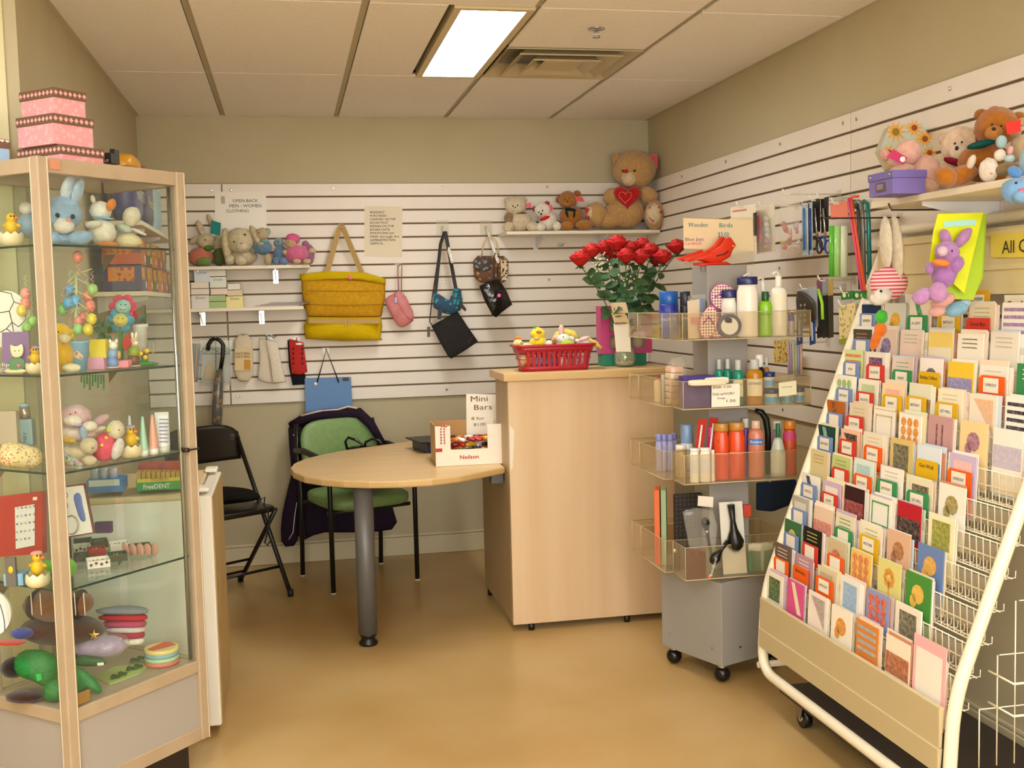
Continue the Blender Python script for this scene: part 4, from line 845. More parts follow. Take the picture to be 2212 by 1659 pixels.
t = plush('large_teddy_bear', 'large tan teddy bear holding a red heart in the shelf corner', (1355, 502), dB, [('body', BR, 1350, 462, 44, 38), ('head', BR, 1371, 373, 46, 42, 0, .03), ('ear', BR, 1334, 352, 12, 16, 20), ('ear', BR, 1410, 352, 11, 15, -20), ('muzzle', 'e2c79c', 1359, 391, 17, 17, 0, .10), ('arm', BR, 1322, 431, 20, 18, 30, .05), ('arm', BR, 1400, 427, 22, 17, -25, .05), ('leg', BR, 1288, 470, 24, 27, 0, .04), ('leg', BR, 1313, 482, 30, 18, 0, .02), ('leg', BR, 1413, 470, 22, 31, 0, .05), ('sole', 'e6cfa4', 1275, 466, 8, 14, 0, .075), ('sole', 'e8d2a8', 1412, 468, 17, 22, 0, .095), *eyes((1346, 375), (1371, 375), r=2.6, dz=.125), ('nose', 'b02418', 1352, 376, 6, 4, 0, .155), ('ear_lining', 'a8281c', 1333, 356, 3, 9, -25, .03)])
part(puff(B(), heart(1355, 430, 30), .03, .01, d=dB-.10), 'heart', FZ('c41f16'), t)
b = B(); b.tube([at(u, v, d=dB-.132) for u, v in heart(1351, 431, 14)], .0012, 5, True); part(b, 'heart_outline', M('f0a8a0', .6), t)
for u, v, s in ((1407, 456, 6), (1420, 456, 6), (1427, 464, 5), (1411, 477, 9), (1268, 460, 6), (1269, 476, 5)): part(puff(B(), heart(u, v, s), .004, .003, d=dB-.098-(.03 if u > 1300 else 0)), 'paw_heart', M('b8241c', .8), t)
ptag(t, [(1405, 343), (1420, 342), (1421, 369), (1408, 371)], dB-.06, 'd8344c')

# ================================================================ counter top
ZC = 1.14
def rrect(cx_, cy_, z, lx_, ly_, r, rz_=0, n=5):
    o = []
    for sx, sy, a0 in ((1, 1, 0), (-1, 1, PI/2), (-1, -1, PI), (1, -1, 3*PI/2)):
        for i in range(n): a = a0+PI/2*i/(n-1); o.append(V((cx_+sx*(lx_/2-r)+r*math.cos(a), cy_+sy*(ly_/2-r)+r*math.sin(a), z)))
    return o
bx, by = at(1194, 806, y=-1.52).x, -1.53
t = thing('laundry_basket', 'small red plastic basket of plush chicks on the counter', 'basket', (bx, by, ZC))
RED = M('b01f30', .3)
LV = [(0, .30, .13), (.02, .312, .14), (.045, .322, .147), (.05, .324, .148), (.075, .334, .155), (.08, .336, .156), (.11, .352, .168)]
def bandm(b, lo, hi):
    A = rrect(bx, by, ZC+.001+lo[0], lo[1], lo[2], .035); C = rrect(bx, by, ZC+.001+hi[0], hi[1], hi[2], .035); n = len(A)
    b.add(A+C, [(i, (i+1) % n, n+(i+1) % n, n+i) for i in range(n)], True)
b = B(); bandm(b, LV[0], LV[1]); bandm(b, LV[3], (.053, .325, .149)) ; bandm(b, LV[5], LV[6]); n = 20
b.add(rrect(bx, by, ZC+.001, .30, .13, .035), [tuple(range(20))])
for s in (-1, 1):
    for i in range(12):
        f = -1+2*i/11
        b.prism([V((bx+f*.125-.0045, by+s*.068, ZC+.018)), V((bx+f*.125+.0045, by+s*.068, ZC+.018)), V((bx+f*.13+.0045, by+s*.079, ZC+.085)), V((bx+f*.13-.0045, by+s*.079, ZC+.085))], (0, -s*.003, 0))
    b.prism([V((bx+s*.153, by-.03, ZC+.018)), V((bx+s*.153, by+.03, ZC+.018)), V((bx+s*.167, by+.03, ZC+.085)), V((bx+s*.167, by-.03, ZC+.085))], (-s*.003, 0, 0))
o = part(b, 'basket_wall', RED, t); md = o.modifiers.new('thick', 'SOLIDIFY'); md.thickness = .003
b = B(); b.tube([p + V((0, 0, -.012*(1-min(1, abs(p.x-bx)/.13)**2))) for p in rrect(bx, by, ZC+.112, .358, .174, .035, n=7)], .006, 8, True); part(b, 'rim', RED, t)
dK = dep(V((bx, by, ZC+.12)))
G_ = 'plush toys heaped in the red basket'
plush('plush_chick', 'yellow plush chick with green tuft in the red basket', (1161, 757), dK, [('body', 'ecd62c', 1163, 742, 20, 17), ('head', 'f0dc34', 1162, 722, 16, 15), ('beak', 'ee7a20', 1163, 717, 5, 3.5, 0, .03), ('tuft', '6a9a2c', 1157, 709, 4, 6, 20), ('bow', 'f3c3b8', 1159, 731, 6, 2.5, 0, .035), *eyes((1168, 718), r=1.6, dz=.03)], group=G_)
plush('plush_chick', 'pale yellow plush chick with orange tuft in the red basket', (1128, 757), dK-.02, [('body', 'ecd888', 1138, 750, 15, 9), ('head', 'efdc90', 1119, 743, 11, 10, 0, .01), ('tuft', 'f08a2c', 1119, 730, 7, 4), *eyes((1126, 742), r=1.3, dz=.03), ('beak', 'f0a07a', 1121, 748, 3, 2, 0, .03)], group=G_)
plush('plush_bunny', 'white plush bunny with one upright pink ear in the red basket', (1217, 757), dK+.01, [('body', 'ece6d4', 1215, 748, 16, 10), ('head', 'f0eada', 1217, 732, 16, 11, 0, .01), ('ear', 'f0c9b8', 1213, 714, 6, 13, 5), ('ear', 'f0c2b4', 1203, 729, 8, 6, 30, .01), ('paw', 'ece6d4', 1234, 732, 8, 6), *eyes((1217, 728), r=1.3, dz=.03)], group=G_)
plush('plush_bunny', 'white and pink plush bunny beside the banana in the red basket', (1265, 757), dK-.01, [('body', 'e6e2d8', 1258, 746, 16, 9), ('head', 'ece8de', 1264, 740, 12, 8, 0, .01), ('ear', 'f2c4bc', 1262, 732, 13, 5, 20, .02), ('ear', 'e9e4da', 1250, 737, 8, 5, -20, .01)], group=G_)
def banana(label, pts, r, dd):
    t = thing('plush_banana', label, 'plush toy', at(*pts[0], d=dd), 0, G_)
    b = B(); b.tube([at(u, v, d=dd) for u, v in pts], r, 10, rs=[r*.5, r, r*1.05, r, r*.4]); part(b, 'body', FZ('ecd45c'), t); q = at(*pts[-1], d=dd); part(B().ell(q, r*.35), 'tip', M('7a6a30', .8), t)
banana('arched yellow plush banana behind the white bunny', [(1192, 740), (1205, 724), (1222, 718), (1238, 722), (1249, 733)], .018, dK+.05); banana('yellow plush banana drooping over the basket end', [(1246, 742), (1258, 734), (1272, 736), (1288, 744), (1300, 752)], .013, dK+.035)
plush('plush_egg', 'bright green plush egg in the red basket', (1227, 757), dK-.03, [('shell', 'a8cc30', 1226, 746, 17, 11), ('spot', 'f0b0a0', 1216, 748, 3, 3, 0, .035)], group=G_)
plush('plush_lamb', 'pale grey plush lamb low in the red basket', (1190, 762), dK-.03, [('body', 'd8dcd4', 1189, 756, 15, 9), ('head', 'e6e4dc', 1186, 743, 8, 8, 0, .01), ('ear', 'cfd4d0', 1180, 745, 3, 6, 30, .02)], group=G_)
for i, (u, v, c) in enumerate(((1140, 782, 'e88a3c'), (1165, 785, '7a8ac0'), (1190, 782, '8a9ac8'), (1218, 785, 'e0c4b0'), (1245, 782, 'c9a8c0'), (1128, 780, 'efd0a0'))):
    plush('plush_ball', '%s plush seen through the basket holes' % ('orange', 'blue', 'lavender blue', 'peach', 'lilac', 'sand')[i], (u, v+14), dK, [('body', c, u, v, 13, 14)], group=G_)
# vase of roses
vx, vy = at(1350, 798, y=-1.50).x, -1.50
t = thing('glass_vase', 'tall clear glass vase with textured foot holding red roses', 'vase', (vx, vy, ZC))
part(B().lathe([(.030, .001), (.045, .006), (.050, .03), (.048, .06), (.038, .09), (.034, .15), (.040, .21), (.050, .252), (.047, .252), (.037, .21), (.031, .15), (.034, .09), (.043, .06), (.044, .03), (.038, .012)], n=24), 'vessel', M('eef2ea', .05, kind='glass', c2='d8ddcc', alpha=.10), t, world=False)
part(B().lathe([(.036, .008), (.043, .02), (.043, .055), (.034, .085), (.030, .09)], n=20), 'glass_beads', M('b9bdae', .1, kind='flower', c2='f4f4ec', sc=120, metal=.3), t, world=False)
t2 = thing('price_card', 'narrow white price card 1.75 a stem taped to the vase', 'sign', at(1345, 760, y=vy-.062))
part(slab(B(), [(1321, 676), (1353, 676), (1359, 698), (1327, 698)], (0, .0008, 0), y=vy-.066), 'card', PAPER('dfc79c'), t2)
part(slab(B(), [(1325, 699), (1360, 699), (1363, 760), (1331, 760)], (0, .0008, 0), y=vy-.066), 'card_lower', PAPER('f1ead6'), t2)
for s, u, v, hh, wd in (('1.75', 1335, 667+1, .015, .04), ('a', 1337, 682+1, .008, .01), ('stem', 1340, 698, .016, .05)): text(s, t2, at(u, v, y=vy-.068), XR, ZR, hh, M('3a3024', .8), wid=wd)
for s in ('price_card',): pass
part(slab(B(), [(1318, 654), (1352, 653), (1358, 676), (1324, 678)], (0, .0008, 0), y=vy-.066), 'card_top', PAPER('e3cfa6'), t2)
def rose_bloom(c, r, seed):
    rr = random.Random(seed); b = B()
    for lay, (k, h0, n) in enumerate(((.28, .95, 3), (.55, .85, 4), (.8, .62, 5), (1.0, .35, 5))):
        for i in range(n):
            a0 = 2*PI*i/n + lay*.7 + rr.uniform(-.2, .2); wd = 2*PI/n*.72; fl = rr.uniform(.85, 1.15)
            def fn(a, v):
                ang = a0+(a-.5)*wd*2*.8; rad = r*k*(.25+.75*math.sin(v*1.35))*(1+.10*v*lay*.5)*fl
                return V(c)+V((rad*math.cos(ang), rad*math.sin(ang), r*(-.75+(h0+.75)*v*(1-.18*(2*a-1)**2))))
            b.grid(fn, 5, 5)
    return b
def leaf(b, p, dr, up, L, wd):
    dr = V(dr).normalized(); s = dr.cross(V(up)).normalized(); n_ = s.cross(dr)
    b.grid(lambda a, v: V(p)+dr*(L*a)+s*((v-.5)*2*wd*math.sin(PI*min(1, a*.95+.03))**.8)+n_*(-.25*L*a*a+abs(v-.5)*.25*wd), 6, 4); return b
ROSE = [(1253, 560), (1278, 543), (1306, 536), (1333, 527), (1362, 538), (1388, 531), (1405, 543), (1384, 556), (1416, 558), (1432, 556), (1462, 534), (1352, 554), (1322, 548)]
GRL = M('2f5430', .5, kind='noise', c2='466a3e', sc=20); STEMM = M('4a6a34', .6)
for i, (u, v) in enumerate(ROSE):
    yy = vy + (-.09, .02, .07, -.03, .05, .10, -.02, -.08, .03, -.06, .06, -.1, .11)[i]
    top = at(u, v, y=yy); r = .041*(1.12 if i == 3 else 1)
    lab = {0: 'red rose at the low outer edge of the bouquet towards the tote', 10: 'lone red rose leaning out towards the wooden birds', 3: 'frilled open red bloom rising highest among the roses'}.get(i, 'red silk rose in the middle of the vase bouquet')
    t = thing('rose', lab, 'flower', (vx, vy, ZC+.1), 0, 'roses in the glass vase')
    o = part(rose_bloom(top, r, i), 'bloom', M('c81414', .6, kind='noise', c2='a80e12', sc=40), t); md = o.modifiers.new('s', 'SOLIDIFY'); md.thickness = .0012
    base = V((vx+(top.x-vx)*.10, vy+(top.y-vy)*.10, ZC+.10)); mid = base.lerp(top, .5)+V((-(top.x-vx)*.18, 0, .02)); tip = top-V((0, 0, r*.7))
    path = [base*(1-s)**2 + mid*2*s*(1-s) + tip*s*s for s in [j/8 for j in range(9)]]
    part(B().tube(path, .0025, 6), 'stem', STEMM, t)
    b = B()
    for k in range(5): a = k*2*PI/5; leaf(b, tip, V((math.cos(a), math.sin(a), -.3)), V((0, 0, 1)), .028, .007)
    part(b, 'sepals', GRL, t)
    rr = random.Random(i+50)
    for k in range(12):
        j = rr.choice((2, 3, 3, 4, 4, 5, 5, 6, 6, 7)); a = rr.uniform(0, 2*PI); part(leaf(B(), path[j], V((math.cos(a)*.8, math.sin(a)-.5, rr.uniform(-.5, .5))), V((0, -1, .6)), rr.uniform(.045, .065), rr.uniform(.016, .024)), 'leaf', GRL, t)
t = thing('filler_sprig', 'white baby breath sprigs among the rose leaves', 'flower', (vx, vy, ZC+.1))
t['kind'] = 'stuff'; b = B(); rr = random.Random(3)
for k in range(60):
    u0, v0 = rr.choice(((1287, 575), (1355, 585), (1390, 560), (1365, 600), (1300, 565))); p = at(u0+rr.gauss(0, 10), v0+rr.gauss(0, 12), y=vy-.06+rr.uniform(-.03, .03)); b.ell(p, .004, n=6, m=4)
o = part(b, 'blossoms', M('efe8c8', .7), t); o['kind'] = 'stuff'
# gift sets behind the vase
t = thing('gift_set_box', 'magenta gift set box with clear window of ornaments behind the roses', 'box', at(1350, 795, y=-1.36))
x0, x1 = at(1298, 700, y=-1.42).x, at(1408, 700, y=-1.42).x; z0, z1 = ZC+.056, at(1350, 660, y=-1.42).z
b = B(); b.bb((x0, -1.42, z0), (x0+.04, -1.345, z1)); b.bb((x1-.03, -1.42, z0), (x1, -1.345, z1)); b.bb((x0+.04, -1.42, z0), (x1-.03, -1.345, z0+.02)); b.bb((x0+.04, -1.42, z0+.085), (x1-.03, -1.345, z0+.10)); b.bb((x0, -1.345, z0), (x1, -1.34, z1)); part(b, 'carton', M('c4427c', .35), t)
part(B().bb((x0+.04, -1.419, z0+.02), (x1-.03, -1.418, z1)), 'window', FILM, t)
for i in range(6): part(B().ell(V((x0+.075+.055*(i % 3), -1.385, z0+.05+.075*(i//3))), (.024, .022, .028)), 'ornament', M(('c9a05c', 'b58a48', 'd6b070')[i % 3], .4), t)
o = solo(B().bb((x0+.005, -1.425, ZC+.001), (x1-.03, -1.342, ZC+.055)), 'gift_box', M('157a5c', .45), 'dark teal gift box under the magenta gift set', 'box', loc=V(((x0+x1)/2, -1.38, ZC)), bev=.002)

# ================================================================ table: candy box, binder
f0, f1, bk = at(942, 1008, z=TZ+.001), at(1086, 1001, z=TZ+.001), at(927, 988, z=TZ+.001)
ex = (f1-f0); wdt = ex.length; ex = ex.normalized(); ey = V((-ex.y, ex.x, 0)); dpt = .24; hh = 87*mpp(dep(f0))
t = thing('candy_box', 'open white cardboard box of mini candy bars on the table', 'box', (f0+f1)/2+ey*dpt/2)
def fb(a, c, z): return f0+ex*a+ey*c+ZR*z
rzc = math.atan2(ex.y, ex.x)
def cb(b, a0, a1, c0, c1, z0_, z1_): return b.box(fb((a0+a1)/2, (c0+c1)/2, (z0_+z1_)/2), (a1-a0, c1-c0, z1_-z0_), rzc)
WB = M('ece6d8', .6); KR = M('b98e58', .8)
ca, cz = .36*wdt/1.6, .40*hh
b = B(); cb(b, 0, wdt*.225, 0, .004, 0, hh); cb(b, wdt*.78, wdt, 0, .004, 0, hh); cb(b, wdt*.225, wdt*.78, 0, .004, 0, cz); part(b, 'front_wall', WB, t)
part(cb(B(), 0, .004, .004, dpt, 0, hh), 'side_wall', M('c8a878', .7), t); part(cb(B(), wdt-.004, wdt, .004, dpt, 0, hh), 'side_wall', WB, t); part(cb(B(), .004, wdt-.004, dpt-.004, dpt, 0, hh), 'back_wall', KR, t); part(cb(B(), .004, wdt-.004, .004, dpt-.004, 0, .004), 'bottom', KR, t)
text('Neilson', t, fb(wdt*.5, -.001, cz*.5), ex, ZR, .017, M('b02420', .6), wid=.085, fat=.02)
part(cb(B(), .0, .03, -.001, 0, .36*hh, .45*hh), 'red_mark', M('b8302c', .6), t)
for i in range(2):
    q = fb(wdt*(.085+.05*i), -.004, hh*.55); b = B(); b.tube([q, q+ZR*hh*.38, q+ZR*hh*.46+ex*.003, q+ZR*hh*.47+ex*.009, q+ZR*hh*.42+ex*.012], .003, 8)
    o = solo(b, 'candy_cane', M('efe6dc', .3, kind='stripez', c2='c8281e', sc=25), 'red and white candy cane hooked on the candy box rim', 'candy', 'candy canes on the box rim', loc=q)
rr = random.Random(11)
WR = [('c8281e', 'red'), ('e0b020', 'yellow'), ('b9bcc0', 'silver'), ('2a2420', 'black'), ('d8742c', 'orange'), ('e8dcc8', 'cream'), ('8a1c20', 'maroon')]
for i in range(36):
    c, nm = WR[i % 7]; lay = i//12; a = .03+(wdt-.07)*((i % 6)+.5)/6+rr.uniform(-.008, .008); e2_ = .035+(dpt-.07)*((i//6) % 2+.5)/2
    p = fb(a, e2_ if lay < 2 else e2_-.02, (.058+.026*lay)); r_ = Matrix.Rotation(rzc+rr.uniform(-.5, .5), 3, 'Z') @ Matrix.Rotation(rr.uniform(-.25, .25), 3, 'Y')
    b = B(); puffbox(b, p, (.046, .026, .018), .45, r_, 14, 8); tw = r_ @ V((1, 0, 0)); sd = r_ @ V((0, 1, 0))
    o = solo(b, 'candy_bar', M(c, .22, .25), '%s wrapped mini candy bar heaped in the open box' % nm, 'candy bar', 'mini bars in the candy box', loc=p-ZR*.009)
    for s in (-1, 1): part(B().prism([p+tw*s*.022-sd*.006, p+tw*s*.034-sd*.012, p+tw*s*.034+sd*.012, p+tw*s*.022+sd*.006], (0, 0, .001)), 'wrapper_end', M(c, .22, .25), o)
t = thing('price_sign', 'white handwritten Mini Bars price sign standing in the candy box', 'sign', fb(wdt*.62, dpt-.02, .01))
pl0 = fb(0, dpt-.010, 0)
def onp(u, v, e=0): r_ = ray(u, v); return CAM + r_*(((pl0-ey*e-CAM).dot(ey))/r_.dot(ey))
q = [onp(u, v) for u, v in ((1007, 851), (1077, 852), (1076, 925), (1007, 925))]; q = q[:2]+[q[2]-ZR*.07, q[3]-ZR*.07]
part(B().prism([q[3], q[2], q[1], q[0]], ey*.001), 'card', PAPER('f3ecd8'), t)
for s, u, v, h_, wd in (('Mini', 1035, 862, .026, .08), ('Bars', 1043, 880, .024, .085), ('8 for', 1032, 904, .014, .06), ('$1.00', 1036, 917, .013, .055)): text(s, t, onp(u, v, .002), ex, ZR, h_, M('6a4a34', .8), wid=wd)
p = at(918, 978, z=TZ+.001); t = thing('binder', 'dark blue binder standing behind the candy box', 'binder', p)
mxr = Matrix.Rotation(.2, 3, 'Z'); part(B().box(p+V((.06, .10, .025)), (.16, .22, .05), .2), 'cover', M('26304a', .4), t, bev=.003); part(B().box(p+V((.062, .098, .0255)), (.162, .19, .036), .2), 'pages', PAPER('d8cba0'), t); part(B().box(p+V((.05, .1, .053)), (.2, .25, .006), .2), 'pad', M('1c1c1c', .5), t)

# ================================================================ jacket, purse and black bag on the chairs
JM = CL('2c2030', '241a2a', 60)
dJ = dep(V((1.0, -.155, .7)))
t = thing('jacket', 'dark purple jacket draped over the green armchair back', 'jacket', at(735, 1180, d=dJ))
part(puff(B(), smoothpoly([(642, 905), (700, 893), (772, 886), (805, 915), (830, 965), (838, 1010), (845, 1085), (862, 1142), (800, 1150), (735, 1150), (690, 1150), (640, 1175), (628, 1060), (648, 985)]), .03, .03, d=dJ), 'back_panel', JM, t)
part(puff(B(), smoothpoly([(620, 918), (648, 905), (660, 940), (652, 1000), (648, 1080), (642, 1130), (644, 1178), (608, 1182), (606, 1130), (618, 1070), (640, 985), (632, 945)]), .035, .03, d=dJ-.03), 'sleeve', JM, t)
part(puff(B(), smoothpoly([(815, 940), (834, 962), (846, 1000), (838, 1012), (822, 985)]), .03, .03, d=dJ-.06), 'sleeve', JM, t)
b = B(); b.tube([at(u, v, d=dJ-dz_) for u, v, dz_ in ((628, 920, .03), (660, 903, .05), (700, 896, .06), (745, 893, .06), (775, 892, .06), (800, 915, .06), (825, 955, .06))], .03, 10, rs=[.022, .028, .03, .03, .03, .026, .018]); part(b, 'collar', JM, t)
b = B(); b.tube([at(u, v, d=dJ-.075) for u, v in ((650, 898), (690, 888), (730, 885), (752, 878), (772, 882))], .006, 6); part(b, 'collar_lining', M('d8c8b8', .8), t)
b = B(); b.tube([at(u, v, d=dJ-.068) for u, v in ((641, 1085), (636, 1120), (633, 1150), (624, 1165))], .0025, 5); part(b, 'piping', M('d8cfc4', .6), t)
for u, v in ((624, 922), (634, 940)): part(B().ell(at(u, v, d=dJ-.07), .005), 'snap', M('c8b890', .3, .8), t)
dP = dep(V((1.10, -.52, .6)))
t = thing('handbag', 'glossy black handbag with looped handles on the green chair seat', 'bag', at(785, 1056, d=dP))
part(puff(B(), smoothpoly([(742, 970), (765, 962), (815, 963), (830, 972), (828, 1030), (815, 1050), (755, 1050), (742, 1030)]), .05, .05, d=dP), 'bag_body', M('151210', .2), t)
for q in ([(750, 970), (746, 954), (752, 945), (768, 950), (782, 960), (778, 972)], [(786, 970), (790, 955), (804, 948), (820, 952), (828, 968)]):
    b = B(); b.tube([at(u, v, d=dP-.02) for u, v in q], .007, 8); part(b, 'handle', M('120f0d', .15), t)
part(B().ell(at(787, 970, d=dP-.05), .009), 'buckle', CHROME, t)
dG = dep(c := (sf+sb+off)/2)
t = thing('knit_bag', 'slouched black knit bag lying on the folding chair seat', 'bag', at(510, 1105, d=dG))
part(puff(B(), smoothpoly([(430, 1056), (480, 1050), (520, 1053), (545, 1058), (564, 1070), (560, 1080), (520, 1086), (470, 1092), (420, 1095)]), .09, .07, d=dG-.02), 'bag_body', CL('14120f', '1c1916', 60), t)
b = B(); b.tube([at(u, v, d=dG-.1) for u, v in ((560, 1080), (572, 1074), (570, 1092), (578, 1100), (582, 1130), (578, 1150), (572, 1172), (578, 1178), (586, 1165))], .004, 6); part(b, 'drawstring', M('14120f', .8), t)

o = solo(slab(B(), [(1101, 918), (1111, 931), (1108, 1008), (1102, 1018)], (0, .0008, 0), y=-1.6365), 'price_list', PAPER('e9e2d0'), 'narrow white price list taped to the counter corner', 'sign', loc=at(1105, 1012, y=-1.6365))
# ================================================================ inside the glass case
def cdp(u, v, b_=.14):                               # depth where the pixel's ray meets a plane inside the case
    k = ray(u, v); t_ = (b_-(CAM-CA).dot(E2))/k.dot(E2); return t_
def con(u, v, z, b_=.14): return cdp(u, v, b_)
def shell(b, u, v, ru, rv, d):                       # broken egg shell cup with a jagged rim
    k = mpp(d); c = at(u, v, d=d); n = 18; pr = [(.55, -1), (.85, -.8), (1, -.35), (1, .1), (.96, .45)]; s0 = len(b.v)
    for j, (r, z) in enumerate(pr):
        for i in range(n):
            a = 2*PI*i/n; zz = z + (.16*(1 if i % 2 else -1) if j == 4 else 0); b.v.append(c + V((r*ru*k*math.cos(a), r*ru*k*math.sin(a), zz*rv*k)))
    for j in range(4):
        q = s0+j*n; b.f += [(q+i, q+(i+1) % n, q+n+(i+1) % n, q+n+i) for i in range(n)]; b.s += [True]*n
    b.f.append(tuple(s0+i for i in range(n))[::-1]); b.s.append(False); return b
def eggchick(label, u, v, s, d, hat=None, beakdir=1):
    t = thing('chick_figurine', label, 'figurine', at(u, v+20*s, d=d), 0, 'chick in eggshell figurines')
    o = part(shell(B(), u, v, 25*s, 20*s, d), 'eggshell', M('efe6c4', .45, kind='noise', c2='e6cf98', sc=20), t)
    YL = M('e6b814', .45)
    part(E(B(), u, v-22*s, 14*s, 18*s, d), 'body', YL, t); part(E(B(), u-1*s, v-42*s, 11*s, 11*s, d, dz=.005), 'head', YL, t)
    for sg in (-1, 1): part(E(B(), u+sg*14*s, v-26*s, 6*s, 4*s, d, -sg*30), 'wing', YL, t)
    part(E(B(), u+beakdir*9*s, v-42*s, 6*s, 3.5*s, d, dz=.012), 'beak', M('ee7c1c', .45), t)
    for e in (-2, 5): part(E(B(), u+e*s*beakdir, v-46*s, 2*s, 2.4*s, d, dz=.017, n=8, m=6), 'eye', M('16120e', .2), t)
    if hat: part(E(B(), u-3*s*beakdir, v-51*s, 13*s, 6*s, d, 8*beakdir, dz=.004), 'hat', M(hat, .5), t)
    return t
eggchick('yellow chick figurine in broken eggshell on the top glass shelf', 25, 508, 1.0, cdp(25, 508, .2))
d1 = cdp(137, 500, .15)
t = plush('blue_bunny', 'large pale blue plush bunny with upright ears in the glass case', (140, 526), d1, [('body', '9cc0e2', 145, 511, 46, 17), ('head', 'a4c6e6', 137, 456, 38, 38, 0, .0), ('ear', 'dfe8ee', 147, 404, 13, 32, -14), ('ear', 'b8d2ea', 168, 408, 9, 29, -18), ('muzzle', 'efe6dc', 138, 482, 21, 17, 0, .05), ('arm', '9cc0e2', 173, 508, 26, 15, 10, .04), ('arm', 'a4c6e6', 112, 510, 18, 15, 0, .04), ('haunch', '9ab4c6', 58, 482, 20, 26), ('tail', 'ece4d6', 55, 445, 13, 14), ('nose', 'ee9aa0', 148, 470, 5, 4.5, 0, .075), *eyes((124, 459), (157, 462), r=5, dz=.055)])
dg = cdp(220, 510, .12)
plush('white_goose', 'white plush goose with orange beak and feet in the glass case', (222, 528), dg, [('body', 'f0ead6', 221, 499, 29, 27), ('head', 'f2ecda', 217, 453, 23, 21), ('tuft', 'efe4c4', 201, 428, 5, 10, 15), ('beak', 'ec8a34', 240, 440, 9, 14, -25, .02), ('ribbon', '9cc0e0', 222, 468, 24, 3, -6, .012), ('wing', 'ece4ce', 202, 482, 18, 8, 12, .05), ('foot', 'e88a2c', 232, 525, 22, 6, 0, .03)])
dg = cdp(280, 510, .10)
plush('small_goose', 'small cream goose in striped flowered dress and bonnet', (277, 530), dg, [('dress', 'e0d2a8', 277, 514, 29, 16), ('bonnet', 'eadfc2', 284, 461, 18, 22, -20), ('cape', 'cfdcc4', 268, 486, 18, 9, -20), ('wing', 'ece4d0', 300, 494, 18, 4, -24, .02)])
# egg tree on the second shelf
dt = cdp(165, 790, .17)
t = thing('egg_tree', 'pastel wire tree hung with decorated easter eggs', 'ornament tree', at(162, 800, d=dt))
b = B(); b.tube([at(u, v, d=dt) for u, v in ((162, 799), (161, 720), (165, 650), (164, 592))], .003, 6); part(b, 'trunk', M('cfe0a8', .5), t)
part(B().lathe([(.03, 0), (.028, .006), (.004, .01)], at(162, 800, d=dt), 16), 'foot', M('b8d8b0', .5), t)
EGGS = [(168, 555, 'f0947c'), (151, 627, '5ca8d8'), (163, 651, '62aedc'), (147, 655, '5ca8d8'), (190, 640, 'f0947c'), (195, 661, 'ee8c78'), (200, 625, 'a4cc7c'), (180, 686, 'f09a80'), (171, 694, 'ee8c78'), (198, 689, 'ecd43c'), (190, 712, 'e6d244'), (136, 669, '8cc86c'), (153, 723, 'ecd43c'), (169, 712, '98cc80'), (55, 634, 'f0a090'), (55, 656, 'f0947c'), (47, 671, 'e6d254'), (69, 694, '98cc70'), (58, 708, '90c468')]
NMC = {'f0947c': 'pink', 'ee8c78': 'coral', 'f09a80': 'pink', 'f0a090': 'pale pink', '5ca8d8': 'blue', '62aedc': 'blue', 'a4cc7c': 'pale green', 'ecd43c': 'yellow', 'e6d244': 'yellow', 'e6d254': 'pale yellow', '8cc86c': 'green', '98cc80': 'mint green', '98cc70': 'green', '90c468': 'green'}
for i, (u, v, c) in enumerate(EGGS):
    dd = dt-.035+.07*((i*37) % 10)/10 if u > 90 else cdp(u, v, .22); k = mpp(dd)
    o = thing('easter_egg', '%s decorated easter egg hanging from the wire tree%s' % (NMC[c], '' if u > 90 else ' seen through the narrow pane'), 'egg', at(u, v+13, d=dd), 0, 'easter eggs of the wire tree')
    part(E(B(), u, v, 10.5, 13, dd, n=16, m=12), 'egg', M(c, .3), o)
    q = at(u, v-13 if i else v+13, d=dd); b = B(); b.tube([q+V((.004*math.sin(j*1.6), .004*math.cos(j*1.6), (.004 if i else -.004)*j)) for j in range(10)], .0009, 5); part(b, 'ribbon_curl', M(('e8a8a0', 'b8d8b0', 'e8d890')[i % 3], .5), o)
    for s in (-.35, .35): b = B(); b.tube([at(u+10*math.sqrt(1-s*s)*math.cos(j*PI/8), v+13*s+1.2*math.sin(j*2), d=dd-10.6*k*math.sqrt(1-s*s)*math.sin(j*PI/8)) for j in range(9)], .0007, 4); part(b, 'painted_band', M('8a94c8' if NMC[c] in ('pink', 'coral', 'pale pink') else 'e8c8a0', .5), o)
    br = at(162+(u-162)*.2, v-60 if u > 90 else v-40, d=dt)
    if u > 90: b = B(); b.tube([at(163, max(592, v-60), d=dt), at((163+u)/2, max(588, v-52), d=dd), q+V((0, 0, .04 if i else -.036))], .0012, 5); part(b, 'twig', M('d8d8a0', .5), t)
d2 = cdp(130, 790, .10)
plush('yellow_chick', 'fluffy yellow plush chick with cream beak by the blue bucket', (135, 805), d2, [('body', 'e6b41c', 134, 764, 24, 36), ('head', 'eabc24', 129, 716, 24, 22), ('muzzle', 'eedfb0', 139, 727, 13, 10, 0, .04), ('foot', 'efe4bc', 154, 791, 20, 10, 0, .03), *eyes((126, 713), r=1.6, dz=.05)])
db = cdp(170, 790, .09); k = mpp(db); o = at(170, 800, d=db)
t = thing('bucket', 'small pale blue bucket with picture label on the glass shelf', 'bucket', o)
part(B().lathe([(16*k, .001), (25*k, 62*k), (26.5*k, 63*k), (26.5*k, 66*k), (23*k, 65*k), (14*k, .004)], o, 24), 'pail', M('86b8dc', .4), t)
part(puff(B(), [(152, 752), (165, 752), (180, 766), (178, 778), (166, 772), (154, 762)], .002, d=db-24*k), 'picture_label', M('c87a3c', .5, kind='multi', sc=90), t)
